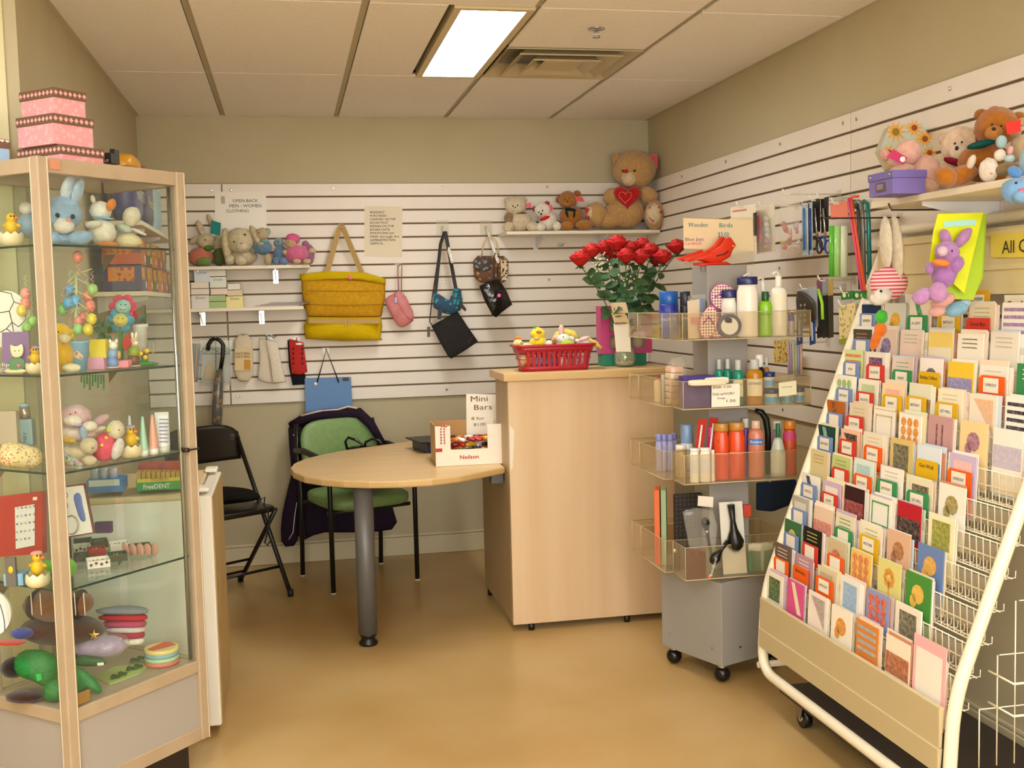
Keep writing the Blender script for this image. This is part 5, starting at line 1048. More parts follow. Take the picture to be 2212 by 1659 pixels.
def pxbox(name, label, cat, px, d, depth, c, group=None, bev=.001, yaw=None, mat=None):
    u0, v0, u1, v1 = px; k = mpp(d); w_, h_ = (u1-u0)*k, (v1-v0)*k; base = at((u0+u1)/2, v1, d=d); rz_ = -YAW if yaw is None else yaw
    fw = V((-math.sin(rz_), math.cos(rz_), 0)); b = B(); b.box(base+V((0, 0, h_/2))+fw*depth/2, (w_, depth, h_), rz_)
    return solo(b, name, mat or M(c, .45), label, cat, group, bev, loc=base)
def pxtxt(o, s, u, v, d, h_px, wid_px, c='2a2620', dz=.001): return text(s, o, at(u, v, d=d-dz), _r0, ZR, h_px*mpp(d), M(c, .6), wid=wid_px*mpp(d))
d3 = cdp(210, 790, .11)
pxbox('gift_block', 'pink ribboned gift block at the foot of the toy boxes', 'box', (189, 775, 225, 801), d3, .03, 'e6a8c4'); pxbox('toy_box', 'yellow and blue toy box standing on the pink gift block', 'box', (194, 733, 229, 774), d3+.005, .025, 'e0cc3c')
pxbox('trinket_box', 'flat pink trinket box in front of the cat figurine', 'box', (239, 779, 277, 796), cdp(258, 790, .08), .04, 'ee96a0', bev=.004)
for i, (u, v, c, fc, nm) in enumerate(((260, 692, '5ca8c4', 'e2d46c', 'blue plush flower with smiling yellow face'), (266, 662, 'e0506c', 'a8d4cc', 'pink plush flower with smiling aqua face'))):
    dd = cdp(u, v, .16); prt = [('petal', c, u+19*math.cos(a*PI/3), v+17*math.sin(a*PI/3), 12, 11, 0, -.01) for a in range(6)] + [('face', fc, u, v, 16, 15, 0, .01), *eyes((u-5, v-4), (u+5, v-4), r=1.4, dz=.032)]
    t = plush('plush_flower', nm, (u, 796), dd, prt, 'plush toy'); b = B(); b.tube([at(u, v+14, d=dd+.01), at(u-1, 798, d=dd+.01)], .004, 6); part(b, 'stem', M('5a9a4c', .8), t)
    b = B(); b.tube([at(u+j*2, v+5+3*math.cos(j*.45), d=dd-.033) for j in range(-3, 4)], .0009, 4); part(b, 'smile', M('c03a3c', .5), t)
def figure(label, u, vb, h_, c1, c2, c3, b_=.09, name='figurine', extra=()):
    dd = cdp(u, vb, b_); t = thing(name, label, 'figurine', at(u, vb, d=dd))
    part(E(B(), u, vb-h_*.22, h_*.2, h_*.24, dd), 'legs', M(c1, .4), t); part(E(B(), u, vb-h_*.52, h_*.2, h_*.24, dd), 'torso', M(c2, .4), t); part(E(B(), u, vb-h_*.84, h_*.16, h_*.17, dd, dz=.003), 'head', M(c3, .4), t)
    for nm, c, du, dv, ru, rv, ang in extra: part(E(B(), u+du, vb+dv, ru, rv, dd, ang, dz=.008), nm, M(c, .4), t)
    part(B().lathe([(h_*.24*mpp(dd), 0), (h_*.24*mpp(dd), .004)], at(u, vb, d=dd), 14), 'base', M('d8d0b8', .5), t); return t
figure('white cat figurine in blue dungarees on the glass shelf', 244, 784, 58, '7a98c8', '8aa8d0', 'efe8da', extra=[('ear', 'efe8da', -7, -58, 3, 5, 0), ('ear', 'efe8da', 7, -58, 3, 5, 0), ('ice_cream', 'd8a860', 13, -28, 4, 9, 0)])
t = figure('brown suited rabbit figurine holding a red book', 289, 790, 62, '7a5034', '9aa83c', 'dcc09a', extra=[('ear', 'efe4d0', -3, -66, 3, 8, 5), ('ear', 'efe4d0', 5, -66, 3, 8, -5), ('muzzle', 'efe8da', 2, -50, 8, 5, 0)]); part(slab(B(), [(262, 737), (277, 718), (283, 742), (270, 757)], CF*.006, d=cdp(272, 740, .07)), 'book', M('b8281e', .5), t)
t = figure('small green and brown flower fairy figurine on grassy base', 312, 786, 34, '4c8a3c', '7a5c34', 'c89a4c'); dd = cdp(312, 788, .08); part(E(B(), 312, 786, 32, 5, dd, rd=.02), 'grass_base', M('3c8a2c', .7), t); b = B(); b.tube([at(327+6*math.sin(j*.5), 770-5*j, d=dd) for j in range(7)], .0015, 6); part(b, 'arch', M('c9a84c', .4), t)
for du, dv in ((-8, -22), (6, -28), (2, -14)): part(E(B(), 312+du, 786+dv, 5, 5, dd, dz=.012), 'flower', M('e8c83c', .5), t)
dd = cdp(225, 760, .14); t = thing('ivy_sprig', 'green ivy sprig in a slim holder between bucket and cat', 'plant', at(226, 798, d=dd)); rr = random.Random(5)
b = B(); b.tube([at(230, 798, d=dd), at(231, 745, d=dd), at(224, 705, d=dd)], .0018, 6); part(b, 'stem', STEMM, t)
for i in range(11): a = rr.uniform(0, 2*PI); part(leaf(B(), at(226+rr.uniform(-12, 10), 710+rr.uniform(-16, 26), d=dd+rr.uniform(-.02, .02)), CR*math.cos(a)+CU*math.sin(a)-CF*.4, -CF, .022, .011), 'leaf', GRL, t)
dd = cdp(308, 740, .17); k = mpp(dd); o = at(306, 797, d=dd); t = thing('flower_pot', 'small white flower pot with red flower behind the rabbit figurine', 'pot', o)
part(B().lathe([(11*k, .001), (16*k, 80*k), (18*k, 82*k), (18*k, 88*k), (15*k, 88*k)], o, 18), 'pot', M('e0dcd0', .5), t); part(E(B(), 290, 690, 9, 9, dd), 'flower', M('c8281e', .6), t); part(leaf(B(), o+V((0, 0, 92*k)), CR*.5+CU*.6, -CF, .03, .012), 'leaf', GRL, t)
# plaques seen through the narrow pane
dd = cdp(20, 740, .27); t = thing('soccer_plaque', 'round soccer ball plaque leaning at the narrow pane', 'plaque', at(17, 740, d=dd))
part(B().prism([at(14+50*math.cos(a*PI/16), 690+62*math.sin(a*PI/16), d=dd) for a in range(32)], CF*.008), 'ball', M('ece8d8', .4), t)
SC = [[(-4, 628), (24, 634), (30, 652), (20, 672), (-4, 676)], [(30, 652), (52, 660), (56, 690), (40, 706), (26, 696), (20, 672)], [(-4, 720), (14, 710), (26, 696), (20, 672)], [(26, 696), (30, 722), (44, 735)], [(14, 710), (30, 722)]]
for q in SC: b = B(); b.tube([at(u, v, d=dd-.001) for u, v in q], .0012, 4); part(b, 'seam', M('22201c', .5), t)
dd = cdp(35, 790, .2); t = thing('rabbit_plaque', 'cream wooden rabbit plaque in green vest with pink heart', 'plaque', at(35, 806, d=dd))
part(B().prism([at(u, v, d=dd+.012) for u, v in ((4, 718), (62, 716), (66, 806), (4, 806))], CF*.004), 'backboard', M('8a6a94', .6), t)
part(puff(B(), smoothpoly([(22, 742), (29, 748), (40, 747), (48, 741), (52, 758), (46, 772), (28, 773), (22, 760)]), .005, d=dd), 'head', M('f0e0b8', .6), t)
part(puff(B(), smoothpoly([(20, 774), (50, 772), (56, 790), (48, 802), (22, 802), (15, 792)]), .006, d=dd), 'vest', M('5c8a5c', .7), t); part(puff(B(), heart(40, 790, 5), .002, d=dd-.008), 'heart', M('d8788a', .6), t)
for e in ((32, 758), (41, 757)): part(E(B(), *e, 1, 1.5, dd, dz=.006, n=8, m=6), 'eye', M('2a221c', .4), t)
part(puff(B(), smoothpoly([(12, 796), (32, 800), (54, 796), (58, 806), (10, 807)]), .006, d=dd-.002), 'feet', M('ecd9a8', .6), t)
for s, v in (('Hip', 788), ('EGG', 799)): text(s, t, at(8, v, d=dd-.004), CR, CU, .010, M('efe4cc', .6), wid=.03)
eggchick('yellow chick with lilac cap in eggshell behind the front post', 76, 790, .8, cdp(76, 790, .13), 'a888b8', -1)
# third shelf
d5 = cdp(165, 930, .15)
plush('pink_rabbit', 'pale pink plush rabbit lying with spread ears on the third shelf', (165, 960), d5, [('body', 'ecd8c8', 166, 936, 40, 18), ('head', 'e6bcc0', 164, 900, 32, 26), ('ear', 'dcb0b8', 218, 907, 20, 9, 32), ('ear', 'e0b8bc', 146, 918, 8, 18, 0), ('muzzle', 'f0e4d4', 158, 909, 19, 12, 0, .045), ('paw', 'efe0cc', 194, 921, 16, 12, 0, .03), ('bow', 'c0a8d4', 166, 918, 11, 4, 0, .05), ('nose', 'd88a84', 157, 897, 4, 2.5, 0, .065), *eyes((152, 895), (163, 891), r=1.6, dz=.06)])
d6 = cdp(180, 980, .09)
plush('plush_lamb', 'tan curly plush lamb with blue lined ear on the third shelf', (175, 1005), d6, [('body', 'd8c49c', 160, 981, 32, 19), ('head', 'dccaa6', 192, 963, 19, 18, 0, .01), ('ear', 'a8bcd4', 181, 936, 8, 15, 10), ('leg', 'dccaa6', 192, 995, 16, 11, 0, .03), ('butterfly', 'd8a83c', 146, 950, 8, 8, 30, .03), ('butterfly', 'd8a83c', 157, 953, 7, 5, 0, .03), *eyes((200, 968), r=1.6, dz=.035)])
d7 = cdp(228, 985, .08)
plush('dressed_bunny', 'cream bunny in coral red dress with yellow buttons', (226, 998), d7, [('dress', 'e0566a', 226, 964, 25, 32, -8), ('head', 'eadab8', 250, 926, 18, 20), ('arm', 'eadfc8', 210, 926, 20, 7, 10), ('sleeve', 'ece4dc', 254, 968, 11, 24, -18), ('ear', 'efc8b8', 258, 916, 6, 5, 0, .01), ('scarf', 'cfd25c', 236, 928, 7, 5, -30, .02), ('button', 'e8c43c', 229, 944, 4, 4, 0, .042), ('button', 'e8c43c', 220, 960, 4, 4, 0, .045), *eyes((238, 914), (257, 927), r=1.4, dz=.032)])
eggchick('yellow chick with lilac cap in eggshell on the third shelf', 283, 960, .92, cdp(283, 970, .07), 'a898b8')
def tubep(label, u, vb, vt, w0, c, capc, b_=.06, name='cosmetic_tube', flat=True):
    dd = cdp(u, vb, b_); k = mpp(dd); o = at(u, vb, d=dd); h_ = (vb-vt)*k; t = thing(name, label, 'tube', o, 0, 'cosmetic tubes and bottles'); n = 16; b = B(); s0 = 0
    for j in range(6):
        f = j/5; ry = (1-f)**.7*w0/2*k+.0008; rx_ = w0/2*k*(1 if not flat else (1-.75*f)); b.v += [o+V((rx_*math.cos(2*PI*i/n), ry*math.sin(2*PI*i/n), h_*.16+h_*.84*f)) for i in range(n)]
    for j in range(5): b.f += [(j*n+i, j*n+(i+1) % n, j*n+n+(i+1) % n, j*n+n+i) for i in range(n)]; b.s += [True]*n
    b.f.append(tuple(5*n+i for i in range(n))); b.s.append(False)
    part(b, 'body', M(c, .35), t); part(B().cyl(o, o+ZR*h_*.17, w0*.48*k, n=16), 'cap', M(capc, .3), t); return t
tubep('slim mint green cosmetic tube standing on its cap', 311, 971, 885, 19, 'a8d4b8', 'efece4'); tubep('slim peach cosmetic tube standing on its cap', 332, 972, 886, 22, 'eca890', 'efece4')
t = tubep('wide white cosmetic tube with blue print', 352, 960, 873, 30, 'ece8e4', 'd8d4c8', .07, flat=False)
for j in range(7): part(slab(B(), [(343, 888+j*8), (363, 888+j*8), (363, 890.5+j*8), (343, 890.5+j*8)], CF*.0004, d=cdp(352, 900, .07)-15.6*mpp(3.3)), 'print_line', M('7a86b0', .6), t)
tubep('white tube half hidden behind the capped chick', 282, 955, 872, 16, 'e4e2de', '7a8ac0', .14); tubep('silver green tube behind the bunny ear', 259, 950, 880, 15, 'a8bcae', 'c8ccc8', .15)
dd = cdp(58, 955, .22); k = mpp(dd); o = at(58, 962, d=dd); t = thing('pump_bottle', 'grey teal lotion bottle lettered NEW with metallic neck', 'bottle', o)
part(B().box(o+ZR*29*k, (36*k, .03, 58*k), -YAW), 'body', M('7f9698', .35), t, bev=.004); part(B().cyl(o+ZR*58*k, o+ZR*82*k, 11*k, n=18), 'neck', M('a89888', .25, .7), t); part(B().cyl(o+ZR*82*k, o+ZR*91*k, 10*k, n=18), 'pump_top', M('8aa4a8', .4), t)
text('NEW', t, at(54, 942, d=dd-.018), CU, -CR, 7*k, M('3a4648', .6), wid=28*k)
o = pxbox('perfume_box', 'beige cosmetic carton beside the lotion bottle', 'box', (0, 888, 38, 960), cdp(20, 955, .23), .035, 'b9a890'); part(slab(B(), [(17, 905), (28, 903), (28, 911), (17, 913)], CF*.0004, d=cdp(20, 955, .23)-.002), 'price_sticker', PAPER('efe8d8'), o)
dd = cdp(45, 1005, .2); t = thing('crochet_bag', 'cream crocheted bag flecked with colours lying on the third shelf', 'bag', at(45, 1022, d=dd))
part(puff(B(), smoothpoly([(0, 956), (25, 950), (60, 958), (90, 968), (92, 1004), (60, 1010), (20, 1006), (0, 1000)]), .035, .03, d=dd), 'bag_body', M('e6cf94', .9, kind='flower', c2='b88a6a', sc=130, bump=.5), t)
dd = cdp(140, 1000, .055); t = thing('crochet_cloth', 'folded multicoloured crochet cloth before the tan lamb', 'cloth', at(140, 1012, d=dd))
for i in range(4): part(puff(B(), smoothpoly([(124, 970+9*i), (150, 985+7*i), (180, 1002+3*i), (176, 1010+2*i), (140, 1006+2*i), (124, 990+6*i)]), .006, d=dd+.006*i), 'fold', M(('7a6a4c', '8a9a5c', 'b8a8c8', 'e8d4b0')[i], .9, kind='multi', sc=150), t)
dd = cdp(200, 820, .2); t = thing('bead_garland', 'green bead garland hanging beneath the second glass shelf', 'garland', at(200, 812, d=dd))
for i in range(9): 
    b = B(); L_ = 4+((i*3) % 5)
    for j in range(L_): b.ell(at(176+6*i, 811+4.2*j, d=dd), .0032, n=8, m=6)
    o = part(b, 'bead_strand', M('3f8a4c', .15), t); o['kind'] = 'stuff'
# fourth shelf
dd = cdp(45, 1190, .24); t = thing('jewellery_box', 'red display box with a card of earrings behind the narrow pane', 'box', at(45, 1200, d=dd))
part(B().prism([at(u, v, d=dd) for u, v in ((-10, 1074), (91, 1062), (92, 1196), (-10, 1204))], CF*.03), 'box', M('b0281c', .35), t)
cdx = part(slab(B(), [(32, 1096), (75, 1089), (75, 1178), (34, 1186)], CF*.001, d=dd-.003), 'earring_card', PAPER('d8d4cc'), t)
for i in range(24): part(E(B(), 38+9*(i % 5)-(.5*(i//5)), 1098+17*(i//5)-1.2*(i % 5), 2.2, 2.2, dd, dz=.005, n=8, m=6), 'earring', M(('c8c8d0', '7a8ac0', 'b8a878')[i % 3], .2, .7), cdx)
part(slab(B(), [(71, 1074), (80, 1073), (80, 1080), (71, 1081)], CF*.0004, d=dd-.002), 'price_sticker', PAPER('efe8d8'), t)
dd = cdp(168, 1150, .21); t = thing('jewellery_plaque', 'framed white jewellery panel with blue flip flop and bracelet', 'plaque', at(168, 1162, d=dd))
part(B().prism([at(u, v, d=dd) for u, v in ((130, 1051), (183, 1044), (205, 1152), (136, 1164))], CF*.008), 'frame', M('6a3c34', .5), t); part(B().prism([at(u, v, d=dd-.001) for u, v in ((131, 1054), (180, 1048), (200, 1150), (137, 1160))], CF*.002), 'panel', PAPER('e4e0d4'), t)
part(puff(B(), smoothpoly([(158, 1072), (166, 1063), (175, 1068), (178, 1090), (186, 1120), (182, 1128), (172, 1122), (162, 1090)]), .003, d=dd-.003), 'flip_flop', M('5a70b0', .6), t)
b = B(); b.tube([at(154+15*math.cos(a*PI/10), 1134+20*math.sin(a*PI/10), d=dd-.004) for a in range(20)], .0022, 6, True); part(b, 'bracelet', M('b8a898', .25, .6), t)
for (u, v, r) in ((140, 1070, 6), (139, 1092, 7)): b = B(); b.tube([at(u+r*math.cos(a*PI/8), v+r*1.1*math.sin(a*PI/8), d=dd-.004) for a in range(16)], .0014, 5, True); part(b, 'pendant', M('a8a498', .25, .8), t)
JB = [(178, 1163, 26, '2c3c28', 'dark green'), (214, 1170, 26, '3a3c2c', 'olive black'), (258, 1175, 30, 'ece8dc', 'white'), (177, 1181, 26, 'e4e0d4', 'off white'), (209, 1187, 26, 'a8281e', 'red rimmed'), (303, 1181, 32, '2f4a2c', 'deep green'), (254, 1199, 28, '2f4a2c', 'forest green'), (176, 1200, 22, '33402a', 'dark olive'), (212, 1212, 34, 'ece6da', 'white maple leaf')]
for i, (u, v, hw, c, nm) in enumerate(JB):
    p = at(u, v+10, z=SHELF_Z[3]+.001); dd = dep(p); k = mpp(dd); s = hw*k*1.35; hb_ = .022; t = thing('ring_box', 'open %s gift box with rings on the fourth shelf' % nm, 'jewellery box', p, 0, 'open ring boxes')
    b = B(); rz_ = .25
    ax, ay = V((math.cos(rz_), math.sin(rz_), 0)), V((-math.sin(rz_), math.cos(rz_), 0))
    for sx, sy, lx_, ly_ in ((0, -1, s, .003), (0, 1, s, .003), (-1, 0, .003, s-.006), (1, 0, .003, s-.006)): b.box(p+ax*sx*(s/2-.0015)+ay*sy*(s/2-.0015)+ZR*hb_/2, (lx_, ly_, hb_), rz_)
    part(b, 'box_wall', M(c, .5), t); part(B().box(p+ZR*.006, (s-.007, s-.007, .012), rz_), 'cushion', M('d8c9a0', .8), t)
    for j in range(3): part(B().ell(p+ax*(j-1)*s*.2+ay*(.1*s*(j % 2))+ZR*.016, .004, n=8, m=6), 'ring', M('c8b890', .15, .9), t)
    if 'maple' in nm or nm in ('off white', 'forest green'):
        for j in range(4): q = p+ax*(j-1.5)*s*.23-ay*(s/2+.0006)+ZR*(.011+.004*(j % 2)); part(B().prism([q+ax*r_*math.cos(a*PI/5)+ZR*r_*math.sin(a*PI/5) for a, r_ in ((i_, .007 if i_ % 2 else .003) for i_ in range(10))], -ay*.0004), 'leaf_print', M('6a2c1c', .7), t)
eggchick('yellow duck in pink sun hat sitting in eggshell on the fourth shelf', 82, 1250, 1.02, cdp(82, 1250, .13), 'e8a098')
dd = cdp(135, 1200, .13); plush('feather_puff', 'bright green feather puff behind the front post', (125, 1215), dd, [('puff', '6cc02c', 138, 1195, 24, 24), ('puff', '62b828', 100, 1198, 20, 20, 0, -.02)], 'decoration')
dd = cdp(298, 1165, .16); t = thing('petal_dish', 'pink brown petal shaped dish on the fourth shelf', 'dish', at(295, 1176, d=dd)); k = mpp(dd)
for i in range(5): part(puff(B(), smoothpoly([(270+14*i, 1172), (264+14*i+(i-2)*2, 1150), (272+14*i+(i-2)*3, 1142), (282+14*i+(i-2)*2, 1152), (282+14*i, 1172)]), .004, d=dd-.02*math.sin(i*PI/4)), 'petal', M('b98a74', .45), t)
pxbox('gift_book', 'dark purple patterned gift box leaning on the case back', 'box', (205, 1128, 240, 1152), cdp(222, 1150, .2), .02, '4a3a58')
pxbox('foil_box', 'flat shiny blue box before the red jewellery box', 'box', (8, 1234, 50, 1260), cdp(25, 1255, .21), .05, '8ab8d4')
o = pxbox('torch_keyring', 'grey torch keyring pack with yellow switch', 'packet', (11, 1168, 33, 1232), cdp(22, 1230, .2), .012, '6a665c'); part(E(B(), 21, 1194, 6, 9, cdp(22, 1230, .2), rd=.004, dz=.002), 'switch', M('e8b81c', .4), o)
# bottom deck
dd = cdp(126, 1330, .2); t = plush('plush_football', 'brown plush american football with white laces and stripes', (126, 1345), dd, [('ball', '8a5428', 126, 1305, 74, 36)], 'plush toy')
for uu in (78, 172): part(E(B(), uu, 1305, 7, 31, dd, rd=.07, dz=.012), 'dark_band', M('3a2218', .8), t)
for uu in (68, 88, 162, 182): b = B(); b.tube([at(uu+2*math.sin(a), 1305+29*a/1.2, d=dd-.075) for a in (-1.0, -.6, -.2, .2, .6, 1.0)], .0016, 5); part(b, 'stripe', M('ece4d4', .6), t)
plush('brown_cushion', 'dark brown cushion with stitched edge under the football', (130, 1390), cdp(130, 1370, .22), [('cushion', '4a2c1c', 135, 1360, 90, 32)], 'cushion')
dd = cdp(10, 1340, .27); t = thing('baseball_plaque', 'round white baseball plaque with blue stitches', 'plaque', at(0, 1376, d=dd)); part(B().prism([at(-22+46*math.cos(a*PI/14), 1326+50*math.sin(a*PI/14), d=dd) for a in range(28)], CF*.01), 'ball', M('ece8dc', .5), t)
b = B(); b.tube([at(-2+12*math.sin(j*.25), 1300+9*j, d=dd-.002) for j in range(8)], .0012, 5); part(b, 'stitching', M('3a3c6a', .5), t)
STK = [('8a8c90', 1318, 'grey knit'), ('c02838', 1332, 'red knit'), ('b84a6c', 1346, 'rose knit'), ('d8ccc8', 1358, 'white flecked'), ('b03a50', 1370, 'crimson edged'), ('efe8dc', 1384, 'white cotton')]
for i, (c, v, nm) in enumerate(STK):
    dd = cdp(265, v, .15); t = thing('folded_socks', '%s folded socks in the stack on the case floor' % nm, 'socks', at(265, v+7, d=dd), 0, 'folded socks stacked in the case')
    part(puff(B(), smoothpoly([(205+6*i, v-2), (260, v-10), (300+3*(i % 3), v-8), (322-2*i, v-1), (318-2*i, v+8), (262, v+9), (210+6*i, v+7)]), .035, .035, d=dd), 'sock_fold', CL(c), t)
dd = cdp(215, 1405, .12); t = plush('lilac_bag', 'clear bag of lilac knitted goods with gold star tie', (210, 1430), dd, [('knitwear', 'b49cc4', 215, 1396, 58, 24)], 'packet'); part(puff(B(), smoothpoly([(150, 1392), (190, 1372), (240, 1364), (278, 1378), (280, 1400), (250, 1424), (190, 1428)]), .06, .05, d=dd), 'wrapper', FILM, t)
st = [(203+ (14 if i % 2 == 0 else 5)*math.sin(i*PI/5), 1372-(14 if i % 2 == 0 else 5)*math.cos(i*PI/5)) for i in range(10)]; part(puff(B(), st, .004, d=dd-.06), 'gold_star', M('d8b458', .2, .8), t)
GRM = M('0f8a3c', .45, kind='noise', c2='0a6a2c', sc=200, bump=.5)
dd = cdp(80, 1470, .19); t = thing('mesh_hat', 'glittery green mesh party hat lying on the case floor', 'hat', at(85, 1510, d=dd))
part(puff(B(), smoothpoly([(26, 1430), (45, 1402), (85, 1400), (122, 1415), (126, 1450), (118, 1490), (80, 1470), (40, 1456)]), .045, .03, d=dd), 'crown', GRM, t); part(puff(B(), smoothpoly([(92, 1486), (110, 1462), (140, 1470), (150, 1505), (120, 1515), (98, 1508)]), .03, .02, d=dd-.03), 'brim', GRM, t); part(slab(B(), [(77, 1455), (88, 1452), (90, 1466), (80, 1470)], CF*.004, d=dd-.055), 'ribbon_clip', M('1cb454', .3), t)
dd = cdp(185, 1470, .08); t = thing('mesh_scarf', 'glittery green mesh scarf trailing on the case floor', 'scarf', at(185, 1500, d=dd)); part(puff(B(), smoothpoly([(158, 1438), (180, 1445), (205, 1465), (222, 1490), (216, 1498), (196, 1484), (170, 1500), (158, 1490)]), .018, .01, d=dd), 'mesh', GRM, t)
p0 = [at(u, v, z=DECK_Z+.002) for u, v in ((204, 1462), (250, 1440), (325, 1434), (300, 1456), (262, 1470), (236, 1478))]
t = thing('shamrock_card', 'pale green card of shamrock party glasses on the case floor', 'card', p0[3]); part(B().prism(p0, (0, 0, .003)), 'card', M('b8cc7c', .6), t)
for u, v in ((248, 1460), (263, 1454), (282, 1442), (297, 1438), (290, 1424), (304, 1420)):
    c = at(u, v, z=DECK_Z+.012)
    for a in range(3): part(B().ell(c+V((.009*math.cos(a*2.1), .009*math.sin(a*2.1), 0)), (.008, .008, .004), n=10, m=6), 'shamrock_leaf', M('2c5a20', .2), t)
dd = cdp(190, 1430, .10); t = thing('headband', 'dark green lettered party headband on the case floor', 'headband', at(190, 1442, d=dd)); part(puff(B(), smoothpoly([(158, 1424), (175, 1416), (200, 1418), (228, 1424), (230, 1436), (200, 1440), (160, 1438)]), .012, .01, d=dd), 'band', M('2a5a2c', .6), t); part(slab(B(), [(210, 1432), (224, 1431), (224, 1437), (210, 1438)], CF*.0005, d=dd-.013), 'price_sticker', PAPER('efe8d8'), t)
dd = cdp(350, 1405, .095); k = mpp(dd); o = at(350, 1425, d=dd); t = thing('ribbon_box', 'round box wrapped in pastel ribbons on the case floor', 'box', o)
for i, c in enumerate(('e0806c', 'b8d4a8', '8ab4b8', 'e8d48c')): part(B().lathe([(33*k+.0008*i, .0), (36*k, .002), (36*k, 9*k), (34*k, 9.5*k)], o+ZR*9*k*i, 24), 'ribbon_layer', M(c, .4), t)
part(B().prism([o+ZR*37.5*k+V((30*k*math.cos(a), 30*k*math.sin(a), 0)) for a in (.2, 1.0, 1.5, 3.6, 4.2)], (0, 0, .001)), 'label', M('d8583c', .5), t)
for i, (u, v, ru, rv, c, nm, g) in enumerate(((52, 1476, 40, 13, '3a2018', 'dark brown folded leather gloves on the case floor', .19), (30, 1442, 28, 22, '241a18', 'black knit beanie under the brown gloves', .25), (48, 1368, 24, 12, '3a4a98', 'blue felt pouch beside the baseball plaque', .22), (20, 1388, 36, 5, 'b8381c', 'orange red felt strip under the blue pouch', .2))):
    plush(('leather_gloves', 'knit_beanie', 'felt_pouch', 'felt_strip')[i], nm, (u, v+rv), cdp(u, v, g), [('fold', c, u, v, ru, rv)], ('gloves', 'hat', 'pouch', 'felt')[i])
# ================================================================ on top of the case
PINK = M('eca0a4', .6, kind='flower', c2='f0b4b2', sc=60)
def giftbox(label, corner_u, corner_v, la, lb, h_, z, b_, lidc, dotc, bodym, scal=False, plane='b', name='nesting_box', rz_=CASE_RZ):
    k = ray(corner_u, corner_v); n_ = E2 if plane == 'b' else E1; t_ = (b_-(CAM-CA).dot(n_))/k.dot(n_); q = CAM+k*t_; q = V((q.x, q.y, z)); ctr = q+E1*la/2+E2*lb/2
    t = thing(name, label, 'box', ctr, 0, 'stacked nesting gift boxes'); lid = .026
    part(B().box(ctr+ZR*(h_-lid)/2, (la-.006, lb-.006, h_-lid), rz_), 'body', bodym, t)
    ld = part(B().box(ctr+ZR*(h_-lid/2), (la, lb, lid), rz_), 'lid', M(lidc, .6), t, bev=.001); dm_ = M(dotc, .6)
    for ax, oth, L_, s in ((E1, -E2, la, lb), (E2, -E1, lb, la)):
        nn = max(3, int(L_/.0155)); st_ = L_/nn
        for i in range(nn):
            c = ctr+ZR*(h_-lid/2)+oth*(s/2+.0004)+ax*(-L_/2+st_*(i+.5)); r_ = st_*.42
            pts = [c+ax*r_, c+ZR*r_, c-ax*r_, c-ZR*r_] if not scal else [c+ax*r_*math.cos(a*PI/6)-ZR*(r_*math.sin(a*PI/6)-.011) for a in range(7)]
            part(B().prism(pts, oth*.0004), 'lid_motif', dm_, ld)
    return t
zb1, zb2, zb3 = at(133, 311, d=cdp(133, 311, .06)).z, at(117, 244, d=cdp(117, 244, .068)).z, at(118, 188, d=cdp(118, 188, .075)).z
giftbox('largest pink gift box with brown diamond lid at the stack bottom', 133, 352, .149, .185, zb1-CTOP-.001, CTOP+.001, .06, '6f543e', 'eca8a4', PINK)
giftbox('middle pink gift box with brown diamond lid', 117, 310, .138, .156, zb2-zb1-.001, zb1+.001, .068, '6f543e', 'eca8a4', PINK)
giftbox('smallest pink gift box with brown diamond lid on top', 118, 250, .11, .145, zb3-zb2-.001, zb2+.001, .075, '6f543e', 'eca8a4', PINK)
BLUEB = M('a4c8ea', .6)
giftbox('larger pale blue gift box with scalloped brown lid', -45, 350, .10, .10, .075, CTOP+.001, .256, '7a5a44', 'ece4d8', BLUEB, True)
giftbox('smaller pale blue gift box with scalloped brown lid on top', -62, 300, .085, .09, .07, CTOP+.077, .262, '7a5a44', 'ece4d8', BLUEB, True)
o = pxbox('coffee_pack', 'black packet with white letters beside the pink boxes', 'packet', (222, 330, 241, 352), cdp(232, 345, .13), .05, '1a1612'); pxtxt(o, 'UT', 230, 348, cdp(232, 345, .13), 6, 10, 'efe8d8'); pxbox('coffee_pack', 'smaller black packet standing behind the lettered one', 'packet', (238, 322, 249, 352), cdp(232, 345, .17), .04, '211b15')
p = at(281, 356, z=CTOP+.001); dd = cdp(281, 356, .16); p = at(281, 358, d=dd); p = V((p.x, p.y, CTOP-.0005)); k = mpp(dd); t = thing('wooden_lid_jar', 'low glass jar with turned wooden lid on the display case', 'jar', p)
part(B().lathe([(19*k, .001), (20*k, .01), (20*k, .012)], p, 20), 'glass', M('d8d4c4', .1), t); part(B().lathe([(21*k, .012), (22*k, .016), (21*k, .026), (15*k, .028)], p, 20), 'lid', M('a8783c', .5), t)
# ================================================================ snacks on the left wall shelves and the fridge
for i, (y0_, y1_, c, c2, nm, tx) in enumerate(((-1.74, -1.40, '3c3c80', 'e0a428', 'blue and yellow snack bag', 'PEANUTS'), (-1.38, -1.02, '4a3c6a', 'b83a34', 'purple peanut bag', 'Peanuts'), (-1.0, -.72, 'a8c8d8', 'e8e4c8', 'pale blue wipes pack', ''))):
    z = 1.801; t = thing('snack_bag', '%s on the upper left wall shelf' % nm, 'snack', (.13, (y0_+y1_)/2, z)); c_ = V((.14, (y0_+y1_)/2, z+.13)); yw = y1_-y0_-.02
    part(puffbox(B(), c_, (.10, yw, .26), .45), 'bag', M(c, .3), t); part(puffbox(B(), c_+ZR*.095, (.102, yw*.98, .09), .5), 'top_band', M(c2, .3), t)
    if tx: text(tx, t, c_+V((.053, 0, -.02)), (0, 1, 0), ZR, .045, M('efe4c8', .5), wid=yw*.7)
